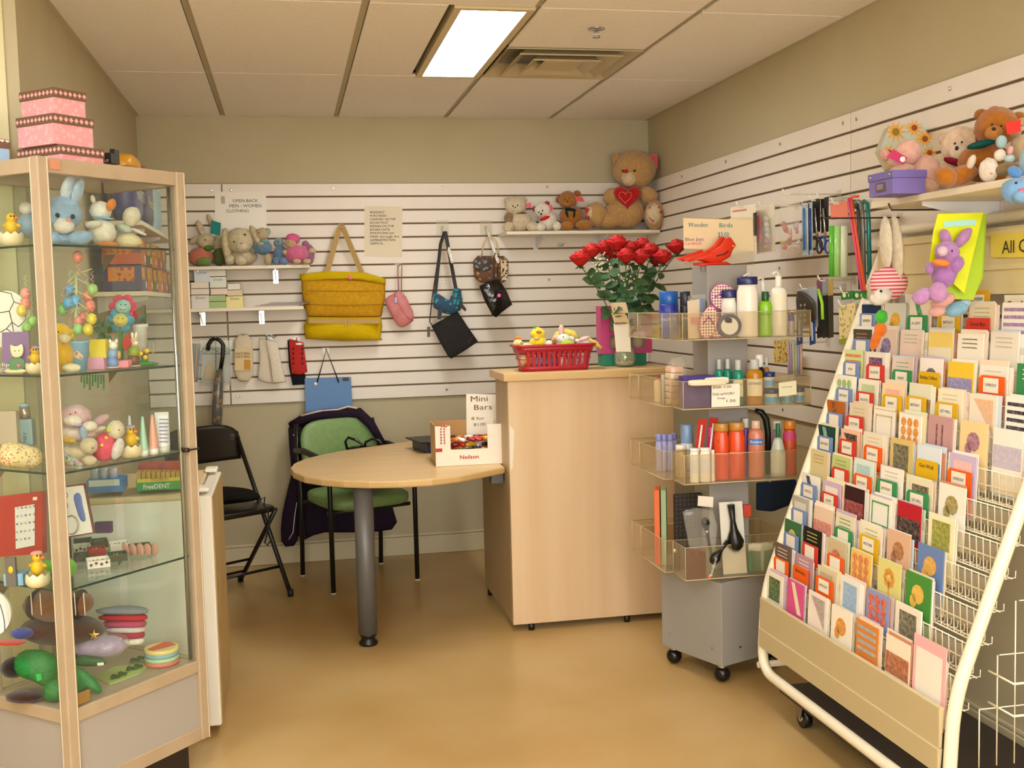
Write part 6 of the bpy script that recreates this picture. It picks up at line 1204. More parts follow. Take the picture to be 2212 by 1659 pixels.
for i in range(6):
    y_ = -1.70+.20*i; z = 1.526
    for j in range(2 if i < 5 else 1):
        c, nm = (('4a3f6a', 'purple'), ('c85a1c', 'orange'), ('5a5a2c', 'olive'), ('c8781c', 'amber'), ('b8381c', 'red'), ('6a4a2c', 'brown'))[(i+j) % 6]
        o = solo(B().bb((.05, y_, z+.105*j+.001), (.195, y_+.185, z+.105*j+.104)), 'nut_box', M(c, .4), '%s mixed nut box, %s row, %s from the case end of the shelf' % (nm, ('bottom', 'upper')[j], ORD[i] if i else 'first'), 'snack box', 'nut boxes on the left wall shelf', bev=.002, loc=V((.12, y_+.09, z+.105*j)))
        part(B().bb((.1952, y_+.02, z+.105*j+.045), (.1956, y_+.12, z+.105*j+.095)), 'nut_picture', M('d8a040', .5, kind='flower', c2='8a5020', sc=60), o); part(B().bb((.1952, y_+.135, z+.105*j+.015), (.1956, y_+.165, z+.105*j+.04)), 'barcode', M('e6e2d8', .6), o); part(B().bb((.07, y_-.0004, z+.105*j+.04), (.17, y_-.0001, z+.105*j+.095)), 'end_picture', M('e08a2c', .5, kind='flower', c2='b83a1c', sc=50), o)
yf = -2.47
o = rectbox('gum_box', 'green and yellow gum display box on the fridge', 'box', (295, 1030, 396, 1062), yf, .09, '2f9a3c', bev=.002); a = at(296, 1043, y=yf-.0006); c_ = at(395, 1030, y=yf-.0006)
part(B().bb((a.x, yf-.0006, a.z), (c_.x, yf-.0002, c_.z)), 'yellow_band', M('e0c81c', .5), o); text('FreeDENT', o, at(338, 1051, y=yf-.002), XR, ZR, .015, M('efeeea', .4), wid=.085, fat=.015); text('MEGAPAK', o, at(345, 1036, y=yf-.002), XR, ZR, .009, M('c8381c', .5), wid=.06)
for i in range(9): u = 302+10.5*i; q = at(u, 1029, y=yf+.03); part(B().box(q+V((0, 0, .004)), (.013, .05, .03), 0), 'gum_pack', M('c89a2c', .3), o)
o = rectbox('gum_box', 'red snack display box behind the green gum box', 'box', (300, 1000, 388, 1040), yf+.11, .07, 'b8382c', bev=.002)
o = rectbox('dispenser_box', 'open blue and white dispenser box on the fridge', 'box', (188, 1034, 266, 1066), yf, .10, '3c84c4', bev=.002); a = at(192, 1052, y=yf-.0006); c_ = at(258, 1035, y=yf-.0006); part(B().bb((a.x, yf-.0006, a.z), (c_.x, yf-.0002, c_.z)), 'label', PAPER('dce0dc'), o)
for i in range(3): q = at(205+20*i, 1033, y=yf+.04); part(B().cyl(q-ZR*.01, q+ZR*.035, .014, n=12), 'bottle', M('b8bcc8', .2), o)
# ================================================================ goods on the revolving stand
def spot(u, v, z, y=None, x=None):
    p = at(u, v, y=y, x=x); return V((p.x, p.y, z+.0005)), mpp(dep(p))
def bottle(label, px, z, y=None, x=None, c='ffffff', cap='ffffff', cf=.2, capw=.6, style='bottle', lab=None, flat=.55, name='bottle', cat='bottle', group=None, glass=False, words=None, tint=None):
    u0, v0, u1, v1 = px; o, k = spot((u0+u1)/2, (v0+v1)/2, z, y, x); r = (u1-u0)/2*k; h = (v1-v0)*k
    t = thing(name, label, cat, o, 0, group); rz_ = Matrix.Rotation(-YAW-.2, 3, 'Z'); hb = h*(1-cf); ry = flat
    m = M(c, .25) if not glass else M(c, .06, kind='glass', c2=c, alpha=.55)
    P = {'bottle': [(r*.92, .0), (r, h*.03), (r, hb*.86), (r*.85, hb*.95), (r*capw*.9, hb)], 'can': [(r*.96, 0), (r, h*.02), (r, hb*.98), (r*.96, hb)], 'waist': [(r*.9, 0), (r, h*.05), (r*.86, hb*.45), (r, hb*.82), (r*.8, hb*.95), (r*capw*.9, hb)], 'jar': [(r*.85, 0), (r, h*.1), (r, hb*.85), (r*.9, hb)], 'spray': [(r*.95, 0), (r, h*.04), (r, hb*.6), (r*.6, hb*.92), (r*capw, hb)]}[style]
    part(B().lathe(P, n=20, sy=ry, mx=rz_), 'body', m, t, world=False)
    part(B().lathe([(r*capw*.98, hb), (r*capw, hb+.001), (r*capw, h*.985), (r*capw*.9, h)], n=18, sy=ry if capw > .9 else 1 if style != 'bottle' else max(ry, .7), mx=rz_), 'cap', M(cap, .3), t, world=False)
    if lab:
        lc, z0, z1 = lab[:3]; n = 8; b = B(); rr_ = r*1.012
        b.grid(lambda a, q: rz_ @ V((rr_*math.sin((a-.5)*2.1), -rr_*ry*math.cos((a-.5)*2.1)-.0004, hb*(z0+(z1-z0)*q))), n, 1); part(b, 'label', M(lc, .4), t, world=False)
    if words: text(words[0], t, rz_ @ V((0, -r*ry*1.03-.002, hb*words[1])), rz_ @ V((1, 0, 0)), ZR, words[2]*h, M(words[3], .5), wid=r*1.5, world=False)
    return t
z1, z2, z3, z4 = TIER; YF1, YB1, XL1 = -2.468, -2.412, 2.205
def lim(t, lo, hi): t.location.y = max(lo, min(hi, t.location.y)); return t
# top tier
bottle('blue capped shaving foam can at the end of the top tier', (1424, 638, 1466, 738), z1, x=2.19, c='2c3c9a', cap='1c5cb0', cf=.28, capw=.97, style='can', flat=1, lab=('3a4aa8', .3, .8), name='spray_can', cat='can', words=('GILLETTE', .55, .05, 'e8e8f0'))
bottle('black deodorant can with white lettering on the top tier', (1469, 631, 1492, 731), z1, y=-2.33, c='1c1c22', cap='22283c', cf=.3, capw=.97, style='can', flat=1, lab=('2c3430', .2, .7), name='spray_can', cat='can', words=('RIGHT GUARD', .6, .05, 'efefe8'))
bottle('blue shaving gel can behind the flip flop pack', (1496, 631, 1523, 715), z1, y=-2.35, c='a8b4c4', cap='2468b8', cf=.4, capw=.97, style='can', flat=1, name='spray_can', cat='can')
def flipflop(label, u, v, ru, rv, y, ang, z=z1):
    p = at(u, v, y=y); d = dep(p); k = mpp(d); t = thing('flip_flop_file', label, 'nail file', V((p.x, p.y, z)), 0, 'purple dotted flip flop files'); b = B()
    a_ = math.radians(ang); pts = []
    for i in range(20):
        a = 2*PI*i/20; w_ = ru*(1-.12*math.sin(a)) ; q = (w_*math.cos(a), rv*math.sin(a)); pts.append((u+q[0]*math.cos(a_)+q[1]*math.sin(a_), v-(q[1]*math.cos(a_)-q[0]*math.sin(a_))))
    o = part(B().prism([at(*q, y=y) for q in pts], (0, .006, 0)), 'sole', M('f0e2c4', .5, kind='dots', c2='8a3c94', sc=95), t)
    part(B().prism([at(u+(a-u)*1.08, v+(e-v)*1.08, y=y+.006) for a, e in pts], (0, .003, 0)), 'rim', M('d8589c', .5), t); b = B(); b.tube([at(u-ru*.7, v+rv*.1, y=y-.004), at(u, v-rv*.35, y=y-.008), at(u+ru*.7, v+rv*.15, y=y-.004)], .003, 6); part(b, 'strap', M('b04aa0', .5), t)
flipflop('purple dotted flip flop file standing before the lotion', 1531, 690, 17, 34, -2.485, 12); flipflop('purple dotted flip flop file propped higher behind', 1562, 640, 26, 26, -2.40, -25); flipflop('purple dotted flip flop file half hidden by the round jar', 1546, 690, 16, 24, -2.46, -14)
t = thing('manicure_pack', 'clear manicure pack with peach card on the top tier', 'packet', spot(1500, 700, z1, y=-2.45)[0]); part(slab(B(), [(1485, 656), (1511, 652), (1511, 736), (1487, 738)], (0, .002, 0), y=-2.45), 'card', PAPER('e8d4c0'), t); part(slab(B(), [(1494, 692), (1516, 690), (1516, 704), (1494, 706)], (0, .006, 0), y=-2.462), 'pumice', M('e88aa0', .8), t); part(slab(B(), [(1486, 645), (1524, 641), (1524, 735), (1488, 738)], (0, .001, 0), y=-2.466), 'wrapper', FILM, t)
bottle('short white body lotion bottle with navy cap and oval label', (1558, 626, 1591, 728), z1, y=YB1, c='efeadc', cap='1c2460', cf=.17, capw=.98, lab=('e8e6dc', .2, .8), words=('Vaseline', .6, .05, '2c3a7a'))
t = bottle('tall white body lotion bottle with navy cap', (1592, 599, 1637, 729), z1, y=YF1+.012, c='f0ebdf', cap='1c2460', cf=.13, capw=.98, lab=('ece8dc', .05, .45)); k = mpp(dep(t.location)); part(E(B(), 1622, 639, 11, 9, dep(t.location), rd=.003, dz=.021), 'oval_label', M('1c2c6c', .3), t); text('Vaseline', t, at(1622, 639, d=dep(t.location)-.0255), _r0, ZR, 5*k, M('efefe8', .4), wid=18*k)
for j in range(5): part(slab(B(), [(1614, 655+9*j), (1632, 655+9*j), (1632, 658+9*j), (1614, 658+9*j)], CF*.0003, d=dep(t.location)-.0235), 'print_line', M(('5a6a9a', '5a6a9a', 'c03a5c', '5a6a9a', '3a8a8a')[j], .5), t)
p, k = spot(1576, 703, z1, y=-2.484); t = thing('cream_jar', 'round cream jar on edge with navy rim and white lid face', 'jar', p); c_ = V((p.x, p.y, z1+27*k)); nj = V((.2, 1, 0)).normalized(); part(B().cyl(c_, c_+nj*.024, 26*k, n=28), 'rim', M('1c2050', .35), t); part(B().cyl(c_-nj*.0015, c_+nj*.002, 18.5*k, n=28), 'lid_face', M('e6e8ec', .3), t); part(slab(B(), [(1566, 688), (1573, 685), (1581, 687), (1581, 696), (1572, 697), (1566, 694)], (0, .0006, 0), y=-2.491), 'emblem', M('1c2c5c', .4), t)
bottle('lime green lotion bottle with dark green cap', (1639, 631, 1668, 728), z1, y=YF1+.008, c='8ccc1c', cap='1c5a28', cf=.2, capw=.55, style='waist', words=('JERGENS', .62, .04, '2c4a1c'))
def pump(label, px, y, c, lab=None):
    t = bottle(label, px, z1, y=y, c=c, cap='f2eee4', cf=.18, capw=.38, style='bottle', lab=lab); h = (px[3]-px[1])*mpp(dep(t.location)); b = B(); b.cyl((0, 0, h), (0, 0, h+.012), .004, n=8); b.tube([(.006, 0, h+.012), (-.012, -.004, h+.014), (-.03, -.008, h+.006)], .004, 8); part(b, 'pump_head', M('f2eee4', .3), t, world=False); return t
pump('white pump lotion bottle standing behind the tall lotion', (1606, 600, 1636, 726), YB1+.01, 'ece8dc'); pump('white floral pump lotion bottle beside the lime bottle', (1664, 597, 1700, 727), YF1+.015, 'f0ece0', ('efe6cc', .55, .85)); pump('white pump lotion bottle peeping between the lotions', (1636, 603, 1660, 720), YB1+.012, 'eae6d8')
bottle('small clear purple capped bottle at the end of the top tier', (1702, 680, 1716, 725), z1, y=-2.44, c='b8b0b8', cap='5c58a8', cf=.3, capw=.95, style='can', flat=1)
# second tier
bottle('cream bottle with red cap at the end of the second tier', (1413, 818, 1427, 873), z2, x=2.16, c='e8d8b0', cap='b8301c', cf=.12, capw=.5); bottle('slim silver tube beside the red capped bottle', (1428, 815, 1440, 873), z2, x=2.19, c='b8bcb8', cap='c8c8c4', cf=.3, capw=.9, style='can', flat=1)
p, k = spot(1457, 850, z2, y=-2.33); t = thing('soap_bag', 'clear bag of pink and cream soap bars on the second tier', 'packet', p)
for j in range(6): part(B().box(p+V((0, 0, .012+.0245*j)), (.05, .06, .022), .1), 'soap_bar', M(('e8c8a0', 'e8b898')[j % 2], .6), t, bev=.004)
part(puff(B(), [(1440, 790), (1452, 772), (1476, 768), (1484, 790), (1486, 850), (1478, 874), (1442, 874)], .02, .02, y=-2.36), 'bag', FILM, t)
bottle('orange and purple snack pouch behind the soap bag', (1440, 748, 1500, 800), z2, x=2.26, c='d8941c', cap='4a2a5c', cf=.35, capw=.95, style='can', flat=.4, name='pouch', cat='packet')
o = solo(B().bb((at(1478, 840, y=-2.49).x, -2.49, z2+.0005), (at(1544, 840, y=-2.49).x, -2.43, z2+.118)), 'purple_box', M('45308a', .4), 'deep purple box filling the corner of the second tier', 'box', bev=.002, loc=V((2.22, -2.46, z2)))
t = thing('soap_dish', 'white soap dish resting on the tray before the purple box', 'dish', at(1528, 834, y=-2.515)); part(puffbox(B(), at(1528, 826, y=-2.527), (.145, .035, .022), .4), 'dish', M('ece0c0', .35), t); part(puffbox(B(), at(1548, 822, y=-2.522), (.09, .03, .025), .4), 'lid', M('f2ede2', .3), t)
t = notice('white handwritten price card Dish 1.00 hung on the tray', [(1537, 832), (1598, 828), (1598, 877), (1537, 880)], [], y=-2.511, sheet='f2ecdc', name='price_card')
for s, u, v, hh, wd in (('Dish  1.00', 1560, 836, .009, .07), ('Dish w/IVORY', 1563, 851, .009, .085), ('Soap', 1558, 860, .008, .03), ('1.50', 1578, 866, .010, .035)): text(s, t, at(u, v, y=-2.5125), XR, ZR, hh, M('2a2420', .7), wid=wd)
for j, (u0, u1, c, nm, lab) in enumerate(((1545, 1562, '28b89c', 'teal mouthwash bottle next to the purple box', None), (1563, 1581, '20b494', 'teal mouthwash bottle in the middle of the row', None), (1583, 1606, '1cae90', 'teal mouthwash bottle with white lettered label', 'L'), (1612, 1648, 'e0a42c', 'amber mouthwash bottle with white lettered label', 'L'), (1650, 1662, 'c8901c', 'narrow amber mouthwash bottle half hidden by jars', None))):
    t = bottle(nm, (u0, 772, u1, 870), z2, y=YF1+.01 if lab else YB1+.01, c=c, cap='b8bcb8', cf=.22, capw=.55, flat=.6, glass=True, lab=('efe8d0', .25, .72) if lab else None, words=('LISTERINE', .60, .05, '2a3a3a') if lab else None)
bottle('dark brown bottle with tall white cap behind the mouthwash', (1628, 746, 1652, 850), z2, y=YB1+.02, c='2c1c18', cap='f0eee8', cf=.26, capw=.75, flat=1, lab=('e8e4dc', .3, .7))
for u0, v0, u1, v1, zz, yy, nm in ((1650, 836, 1682, 870, z2, -2.47, 'petroleum jelly jar with navy lid below the stacked jar'), (1650, 801, 1674, 835, z2+.062, -2.47, 'petroleum jelly jar stacked on another'), (1686, 840, 1712, 869, z2, -2.46, 'petroleum jelly jar behind the note card'), (1714, 834, 1738, 868, z2, -2.46, 'petroleum jelly jar at the tray end')):
    bottle(nm, (u0, v0, u1, v1), zz, y=yy, c='cfd0b0', cap='1c2c6c', cf=.3, capw=.98, style='jar', flat=1, lab=('5ca4dc', .15, .7), name='jelly_jar', cat='jar')
t = tubep and bottle('pale yellow tube with blue band standing at the tray end', (1684, 797, 1706, 835), z2+.0, y=-2.43, c='e8dc9c', cap='e8e4d0', cf=.1, capw=.9, style='can', flat=.5, lab=('1c3c8c', .1, .6), name='cream_tube', cat='tube')
notice('pale green note card hung on the second tier tray', [(1682, 827), (1720, 822), (1721, 852), (1683, 857)], [(1700, 836, 'DISH SOAP', .004, .04)], y=-2.511, sheet='e8e4c0', name='note_card')
# third tier
for j, (u0, nm) in enumerate(((1416, 'lavender wavy bottle at the tray end'), (1427, 'lavender wavy bottle second from the tray end'), (1441, 'lavender wavy bottle third from the tray end'), (1449, 'lavender wavy bottle by the white tub'))): bottle(nm, (u0, 949, u0+15, 1030), z3, x=2.165+.022*j, c='a8a8d4', cap='8a8cc8', cf=.17, capw=.9, style='waist', flat=.6)
bottle('blue and white air freshener bottle behind the tubes', (1468, 888, 1498, 1000), z3, y=-2.33, c='e4e8ee', cap='7a9ac4', cf=.36, capw=.85, style='bottle', flat=.8, lab=('dce4f0', .2, .9), words=('febreze', .2, .06, '3a5a9a'))
bottle('clear plastic tub with orange sticker on the third tier', (1459, 965, 1484, 1035), z3, y=-2.345, c='c8b490', cap='efe8d8', cf=.12, capw=.95, style='can', flat=1, name='tub', cat='tub')
for j, (u0, v0, nm) in enumerate(((1503, 901, 'red card toothbrush pack leaning in the third tier'), (1528, 903, 'red card toothbrush pack behind the first one'))):
    t = thing('toothbrush_pack', nm, 'packet', spot(u0+10, 960, z3, y=-2.43+.02*j)[0]); part(slab(B(), [(u0+5, v0), (u0+24, v0+1), (u0+14, v0+75), (u0-2, v0+75)], (0, .001, 0), y=-2.43+.02*j), 'card', PAPER('c4362c'), t); part(slab(B(), [(u0-2, v0+75), (u0+14, v0+75), (u0+10, v0+130), (u0-4, v0+130)], (0, .001, 0), y=-2.43+.02*j), 'card_lower', PAPER('d8d4cc'), t); b = B(); b.tube([at(u0+13, v0+12, y=-2.44+.02*j), at(u0+6, v0+70, y=-2.442+.02*j), at(u0+2, v0+110, y=-2.44+.02*j)], .004, 6); part(b, 'toothbrush', M('efefe8', .3), t)
for u0, u1, v0, nm in ((1490, 1510, 966, 'white tube with blue flower print at the tray corner'), (1511, 1535, 966, 'white tube with round end in the third tier'), (1536, 1544, 972, 'slim white tube beside the orange shampoo')): bottle(nm, (u0, v0, u1, 1041), z3, y=-2.486, c='ece8dc', cap='efece4', cf=.08, capw=.9, style='bottle', flat=.5, lab=('d8dce4', .3, .75), name='cream_tube', cat='tube')
bottle('magenta bottle behind the white tubes', (1528, 919, 1546, 1030), z3, y=YB1, c='c01c5c', cap='c83a78', cf=.2, capw=.8)
for u0, u1, nm in ((1542, 1574, 'orange shampoo bottle with green lid next to white tubes'), (1573, 1609, 'orange shampoo bottle with green lid beside the purple bottle')):
    t = bottle(nm, (u0, 917, u1, 1040), z3, y=YF1+.01, c='dc4a1c', cap='b8802c', cf=.14, capw=.95, words=('herbal essences', .55, .04, 'efd8c0')); d = dep(t.location); b = B(); q0, rr_ = ((u0+u1)/2, 951), 7; b.tube([at(q0[0]+rr_*math.cos(a*PI/8), q0[1]+8*math.sin(a*PI/8), d=d-.022) for a in range(16)], .0016, 5, True); part(b, 'emblem_ring', M('2c5a2c', .5), t)
bottle('slim purple bottle with silver cap between shampoos', (1604, 912, 1618, 1037), z3, y=YB1+.005, c='6a3c98', cap='c4c8c8', cf=.16, capw=.95)
bottle('peach shower gel bottle with blue label', (1616, 910, 1650, 1034), z3, y=YF1+.012, c='c8785c', cap='d8b49c', cf=.14, capw=.55, lab=('3a7ac4', .68, .8), words=('Suave', .74, .045, 'efefe8'))
t = thing('hair_dryer_brush', 'black curved handle brush standing among the bottles', 'brush', spot(1660, 1000, z3, y=-2.40)[0]); b = B(); b.tube([at(u, v, y=-2.40) for u, v in ((1632, 893), (1645, 897), (1655, 912), (1659, 940), (1660, 1031))], .010, 10, rs=[.008, .012, .014, .012, .012]); part(b, 'handle', M('14130f', .3), t)
bottle('clear floral spray bottle with green nozzle', (1664, 915, 1697, 1030), z3, y=YF1+.012, c='b8c0b0', cap='1c6a44', cf=.26, capw=.28, style='spray', lab=('c8ccc0', .1, .6)); bottle('orange pink bottle with orange cap at the tray end', (1692, 909, 1720, 1028), z3, y=-2.45, c='b8481c', cap='c87a1c', cf=.15, capw=.9, lab=('c03a6c', .75, .95)); bottle('pale capped bottle behind the floral spray', (1668, 905, 1688, 1020), z3, y=YB1+.012, c='b08aa0', cap='d8ccc4', cf=.16, capw=.9)
# lowest tier
for j, (c, nm, u) in enumerate((('e06a34', 'orange notebook standing edge on at the tray end', 1413), ('9ab48a', 'sage green notebook next to the orange one', 1427))):
    q = at(u, 1120, y=-2.27); q = V((q.x, q.y, z4+.0005)); o = solo(B().box(q+V((.035, .06, .147)), (.021, .11, .293), -.37), 'notebook', M(c, .5), nm, 'notebook', bev=.002, loc=q)
o = solo(B().bb((2.175, -2.345, z4+.0005), (2.285, -2.325, z4+.29)), 'dotted_box', M('1a1614', .6, kind='dots', c2='3a302c', sc=60), 'black dotted tall box beside the notebooks', 'box', bev=.002, loc=V((2.23, -2.33, z4)))
o = solo(B().box(V((2.20, -2.495, z4+.06)), (.075, .012, .11)), 'wallet', M('6a3a28', .4), 'brown leather wallet inside the lowest tray corner', 'wallet', bev=.003, loc=V((2.20, -2.495, z4+.005)))
for q in ((1458, 1187),): part(B().ell(at(*q, y=-2.503), (.006, .003, .008)), 'snap', M('c8bc98', .3, .6), o)
def brushm(name, label, head, tail, rh, y, c='14120f', chrome=False):
    t = thing(name, label, 'hairbrush', V((at(*tail, y=y).x, y, z4))); a, e = at(*head, y=y), at(*tail, y=y); ax = (e-a).normalized(); L_ = (e-a).length
    b = B(); b.tube([a-ax*rh*1.2, a-ax*rh*.7, a, a+ax*rh*1.3, a+ax*L_*.55, e], .01, 10, rs=[rh*.35, rh*.85, rh, rh*.45, rh*.3, rh*.42]); part(b, 'brush_body', M(c, .3), t)
    if chrome: part(B().cyl(a+ax*rh*1.5, a+ax*rh*2.1, rh*.46, n=12), 'ferrule', CHROME, t)
    return t
t = thing('brush_card', 'white card with a black paddle brush in the lowest tray', 'packet', spot(1585, 1200, z4, y=-2.47)[0]); part(slab(B(), [(1553, 1080), (1603, 1077), (1614, 1232), (1563, 1236)], (0, .002, 0), y=-2.47), 'card', PAPER('e2e0d4'), t)
brushm('paddle_brush', 'black paddle hairbrush mounted on the white card', (1588, 1168), (1579, 1090), .033, -2.488)
brushm('round_brush', 'black hairbrush with chrome collar in a clear bag', (1524, 1130), (1536, 1200), .018, -2.485, chrome=True); t = thing('brush_bag', 'clear plastic bag around the black brushes', 'packet', spot(1510, 1200, z4, y=-2.485)[0]); part(puff(B(), [(1474, 1098), (1500, 1090), (1540, 1095), (1550, 1130), (1545, 1200), (1535, 1240), (1500, 1240)], .012, .008, y=-2.49), 'bag', FILM, t); part(slab(B(), [(1508, 1064), (1541, 1067), (1540, 1089), (1507, 1086)], (0, .001, 0), y=-2.47), 'hang_card', PAPER('e6e2d4'), t)
t = brushm('body_brush', 'black body brush with white lettering leaning in the tray', (1545, 1185), (1572, 1150), .022, -2.499); text('bodico', t, at(1541, 1205, y=-2.5235), (at(1550, 1180, y=-2.5)-at(1535, 1230, y=-2.5)), (at(1530, 1200, y=-2.5)-at(1545, 1205, y=-2.5)), .011, M('efefe8', .4), wid=.07); part(B().cyl(at(1532, 1226, y=-2.503), at(1532, 1226, y=-2.5005), .006, n=12), 'price_dot', M('f05a2c', .5), t)
p, k = spot(1645, 1200, z4, y=-2.45); t = thing('plastic_cup', 'clear plastic cup of bandage packs in the lowest tray', 'cup', p); part(B().lathe([(.036, .001), (.046, .085), (.048, .085), (.038, .0)], p, 22), 'cup', FILM, t)
for j in range(5): q = p+V((-.03+.014*j, .012*(j % 2)-.004, .035)); o = solo(B().box(q+ZR*.045, (.045, .003, .10), .2*j-.4), 'bandage_pack', PAPER(('2f8a5c', '3c9468', 'dfe4d8', '2f8a5c', '58a47c')[j]), '%s bandage packet standing in the clear plastic cup' % ('green', 'mid green', 'white topped', 'dark green', 'pale green')[j], 'packet', 'bandage packets in the cup', loc=q); part(B().box(q+ZR*.085+V((0, -.0017, 0)), (.046, .001, .025), .2*j-.4), 'header', PAPER('e8e8dc'), o)
o = pxbox('red_matchbox', 'small red box behind the paddle brush card', 'box', (1606, 1091, 1623, 1117), dep(at(1614, 1100, y=-2.40)), .02, 'c83a1c')
# birds and sign on the column top
zc = 1.5665
def bird(label, du, dv, y):
    p = at(1548+du, 568+dv, y=y); t = thing('wooden_bird', label, 'ornament', V((p.x, y, zc)), 0, 'red wooden cardinals'); R_ = M('d8300c', .45)
    pts = [(1495, 562), (1530, 548), (1556, 530), (1567, 514), (1578, 512), (1585, 522), (1590, 530), (1583, 540), (1577, 555), (1560, 565), (1540, 569), (1515, 562)]
    part(puff(B(), [(u+du, v+dv) for u, v in pts], .012, .012, y=y), 'body', R_, t); part(puff(B(), [(1472+du, 560+dv), (1530+du, 540+dv), (1538+du, 550+dv), (1490+du, 566+dv)], .006, .006, y=y), 'tail', R_, t)
    part(puff(B(), [(1578+du, 527+dv), (1591+du, 532+dv), (1582+du, 535+dv)], .004, .004, y=y-.004), 'beak', M('d8a820', .5), t); b = B(); b.tube([at(u+du, v+dv, y=y-.0135) for u, v in ((1548, 553), (1565, 549), (1573, 543))], .002, 5); part(b, 'wing_mark', M('2a1a12', .6), t); part(puff(B(), [(1510+du, 569+dv), (1570+du, 565+dv), (1580+du, 571+dv), (1512+du, 575+dv)], .010, .010, y=y), 'perch', R_, t)
    return t
bird('red wooden cardinal with yellow beak before the bird sign', 0, 0, CC.y-.055); bird('second red wooden cardinal mostly hidden behind the first', -14, -1, CC.y-.01)
t = notice('ivory handwritten sign Wooden Birds above the wooden cardinals', [(1476, 471), (1626, 476), (1629, 542), (1477, 537)], [], y=CC.y+.05, sheet='ecd9b0', name='bird_sign')
for s, u, v, hh, wd, c in (('Wooden', 1508, 486, .017, .08, '2c7a8a'), ('Birds', 1568, 487, .017, .055, '3c8a94'), ('$3.00', 1563, 508, .02, .045, '2c7aa0'), ('Blue Jays', 1500, 517, .013, .075, '7a5a8a'), ('Cardinals', 1497, 526, .011, .07, 'e85a4c')): text(s, t, at(u, v, y=CC.y+.0485), XR, ZR, hh, M(c, .7), wid=wd)
t = thing('sign_holder', 'clear acrylic sign holder standing on the column top', 'holder', V((CC.x, CC.y+.055, zc))); part(B().bb((at(1478, 540, y=CC.y+.055).x, CC.y+.053, zc), (at(1630, 540, y=CC.y+.055).x, CC.y+.055, at(1550, 470, y=CC.y+.055).z)), 'sheet', ACRY, t)

# ================================================================ right wall: hooks and hanging packs
XH = (-1, 0, 0); YR_, ZU = V((0, -1, 0)), ZR
def rhook(u, v, L_, label, c=None): return hook(at(u, v, x=XS), L_, XH, .02, c or WHT, label)
def rslab(t, nm, pts, x, mat, th=.002): return part(slab(B(), pts, (th, 0, 0), x=x), nm, mat, t)
def rthing(name, label, cat, u, v, x, group=None): return thing(name, label, cat, at(u, v, x=x), 0, group)
def rhk(u, v, x, lab, far=.03): p = at(u, v, x=x); return hook(V((XS, p.y, p.z)), XS-x+far, XH, .02, WHT, 'white slatwall hook carrying the '+lab)
for u, v, x, lab in ((1605, 446, 2.62, 'beige accessory card'), (1653, 445, 2.655, 'lip balm pack'), (1706, 420, 2.655, 'bag of clips'), (1744, 441, 2.72, 'toothbrush packs'), (1763, 433, 2.742, 'black scissors card'), (1780, 428, 2.75, 'blue scissors card'), (1812, 440, 2.738, 'toothbrush cases'), (1743, 624, 2.705, 'calculator'), (1782, 606, 2.741, 'pencil packs'), (1831, 632, 2.72, 'seed packets'), (1827, 660, 2.70, 'floral pouch'), (1688, 736, 2.782, 'floral card pack'), (1718, 741, 2.72, 'pastel straws')): rhk(u, v, x, lab)
t = rthing('accessory_card', 'beige accessory card with a black item behind the bird sign', 'packet', 1605, 478, 2.62); rslab(t, 'card', [(1578, 448), (1632, 440), (1634, 545), (1580, 548)], 2.62, PAPER('e4d8bc')); rslab(t, 'black_item', [(1627, 460), (1632, 459), (1632, 508), (1627, 509)], 2.614, M('14120f', .4), .006); rslab(t, 'print_line', [(1582, 455), (1612, 451), (1612, 454), (1582, 458)], 2.618, PAPER('d87a6a'), .001)
t = rthing('lip_balm_pack', 'clear pack of pink lip balms and beads', 'packet', 1655, 547, 2.66); rslab(t, 'card', [(1634, 446), (1672, 440), (1674, 542), (1636, 547)], 2.665, PAPER('ddd2b8'))
for j, (u, v, c) in enumerate(((1640, 480, 'd8304c'), (1640, 510, 'e87a9c'), (1655, 473, 'c8c0a8'), (1656, 485, 'd0d4c8'), (1657, 497, 'b8c8c8'), (1658, 509, 'd8c8d0'), (1656, 522, 'a8a8c0'), (1655, 534, 'c8a878'))): part(E(B(), u, v, 5 if j > 1 else 7, 6 if j > 1 else 16, dep(at(u, v, x=2.65))), 'balm', M(c, .2), t)
rslab(t, 'wrapper', [(1632, 455), (1674, 448), (1676, 545), (1634, 549)], 2.63, FILM, .001)
t = rthing('clip_bag', 'clear bag of coloured hair clips on a wall hook', 'packet', 1705, 556, 2.68); rr = random.Random(9)
for j in range(16): u, v = 1692+rr.uniform(0, 34), 478+rr.uniform(0, 62); part(E(B(), u, v, rr.uniform(3, 6), rr.uniform(4, 9), dep(at(u, v, x=2.67)), rr.uniform(0, 180)), 'clip', M(rr.choice(('e0b020', 'e8703c', 'd8c8c0', '8a94b8', 'd89ab0', 'c8402c', 'e8e4d8')), .3), t)
rslab(t, 'bag', [(1684, 425), (1728, 412), (1730, 545), (1686, 558)], 2.655, FILM, .001)
for j, (u, c, nm) in enumerate(((1736, '2c78c8', 'blue'), (1744, 'c8d0d8', 'silver'), (1750, '1c4a98', 'navy'))): t = rthing('toothbrush_pack', '%s handled toothbrush pack beside the clip bag' % nm, 'packet', u, 552, 2.72); rslab(t, 'card', [(u-4, 440), (u+4, 437), (u+5, 550), (u-3, 553)], 2.72, PAPER('b8c8d4')); part(B().tube([at(u, 450, x=2.712), at(u+1, 540, x=2.712)], .004, 6), 'toothbrush', M(c, .3), t)
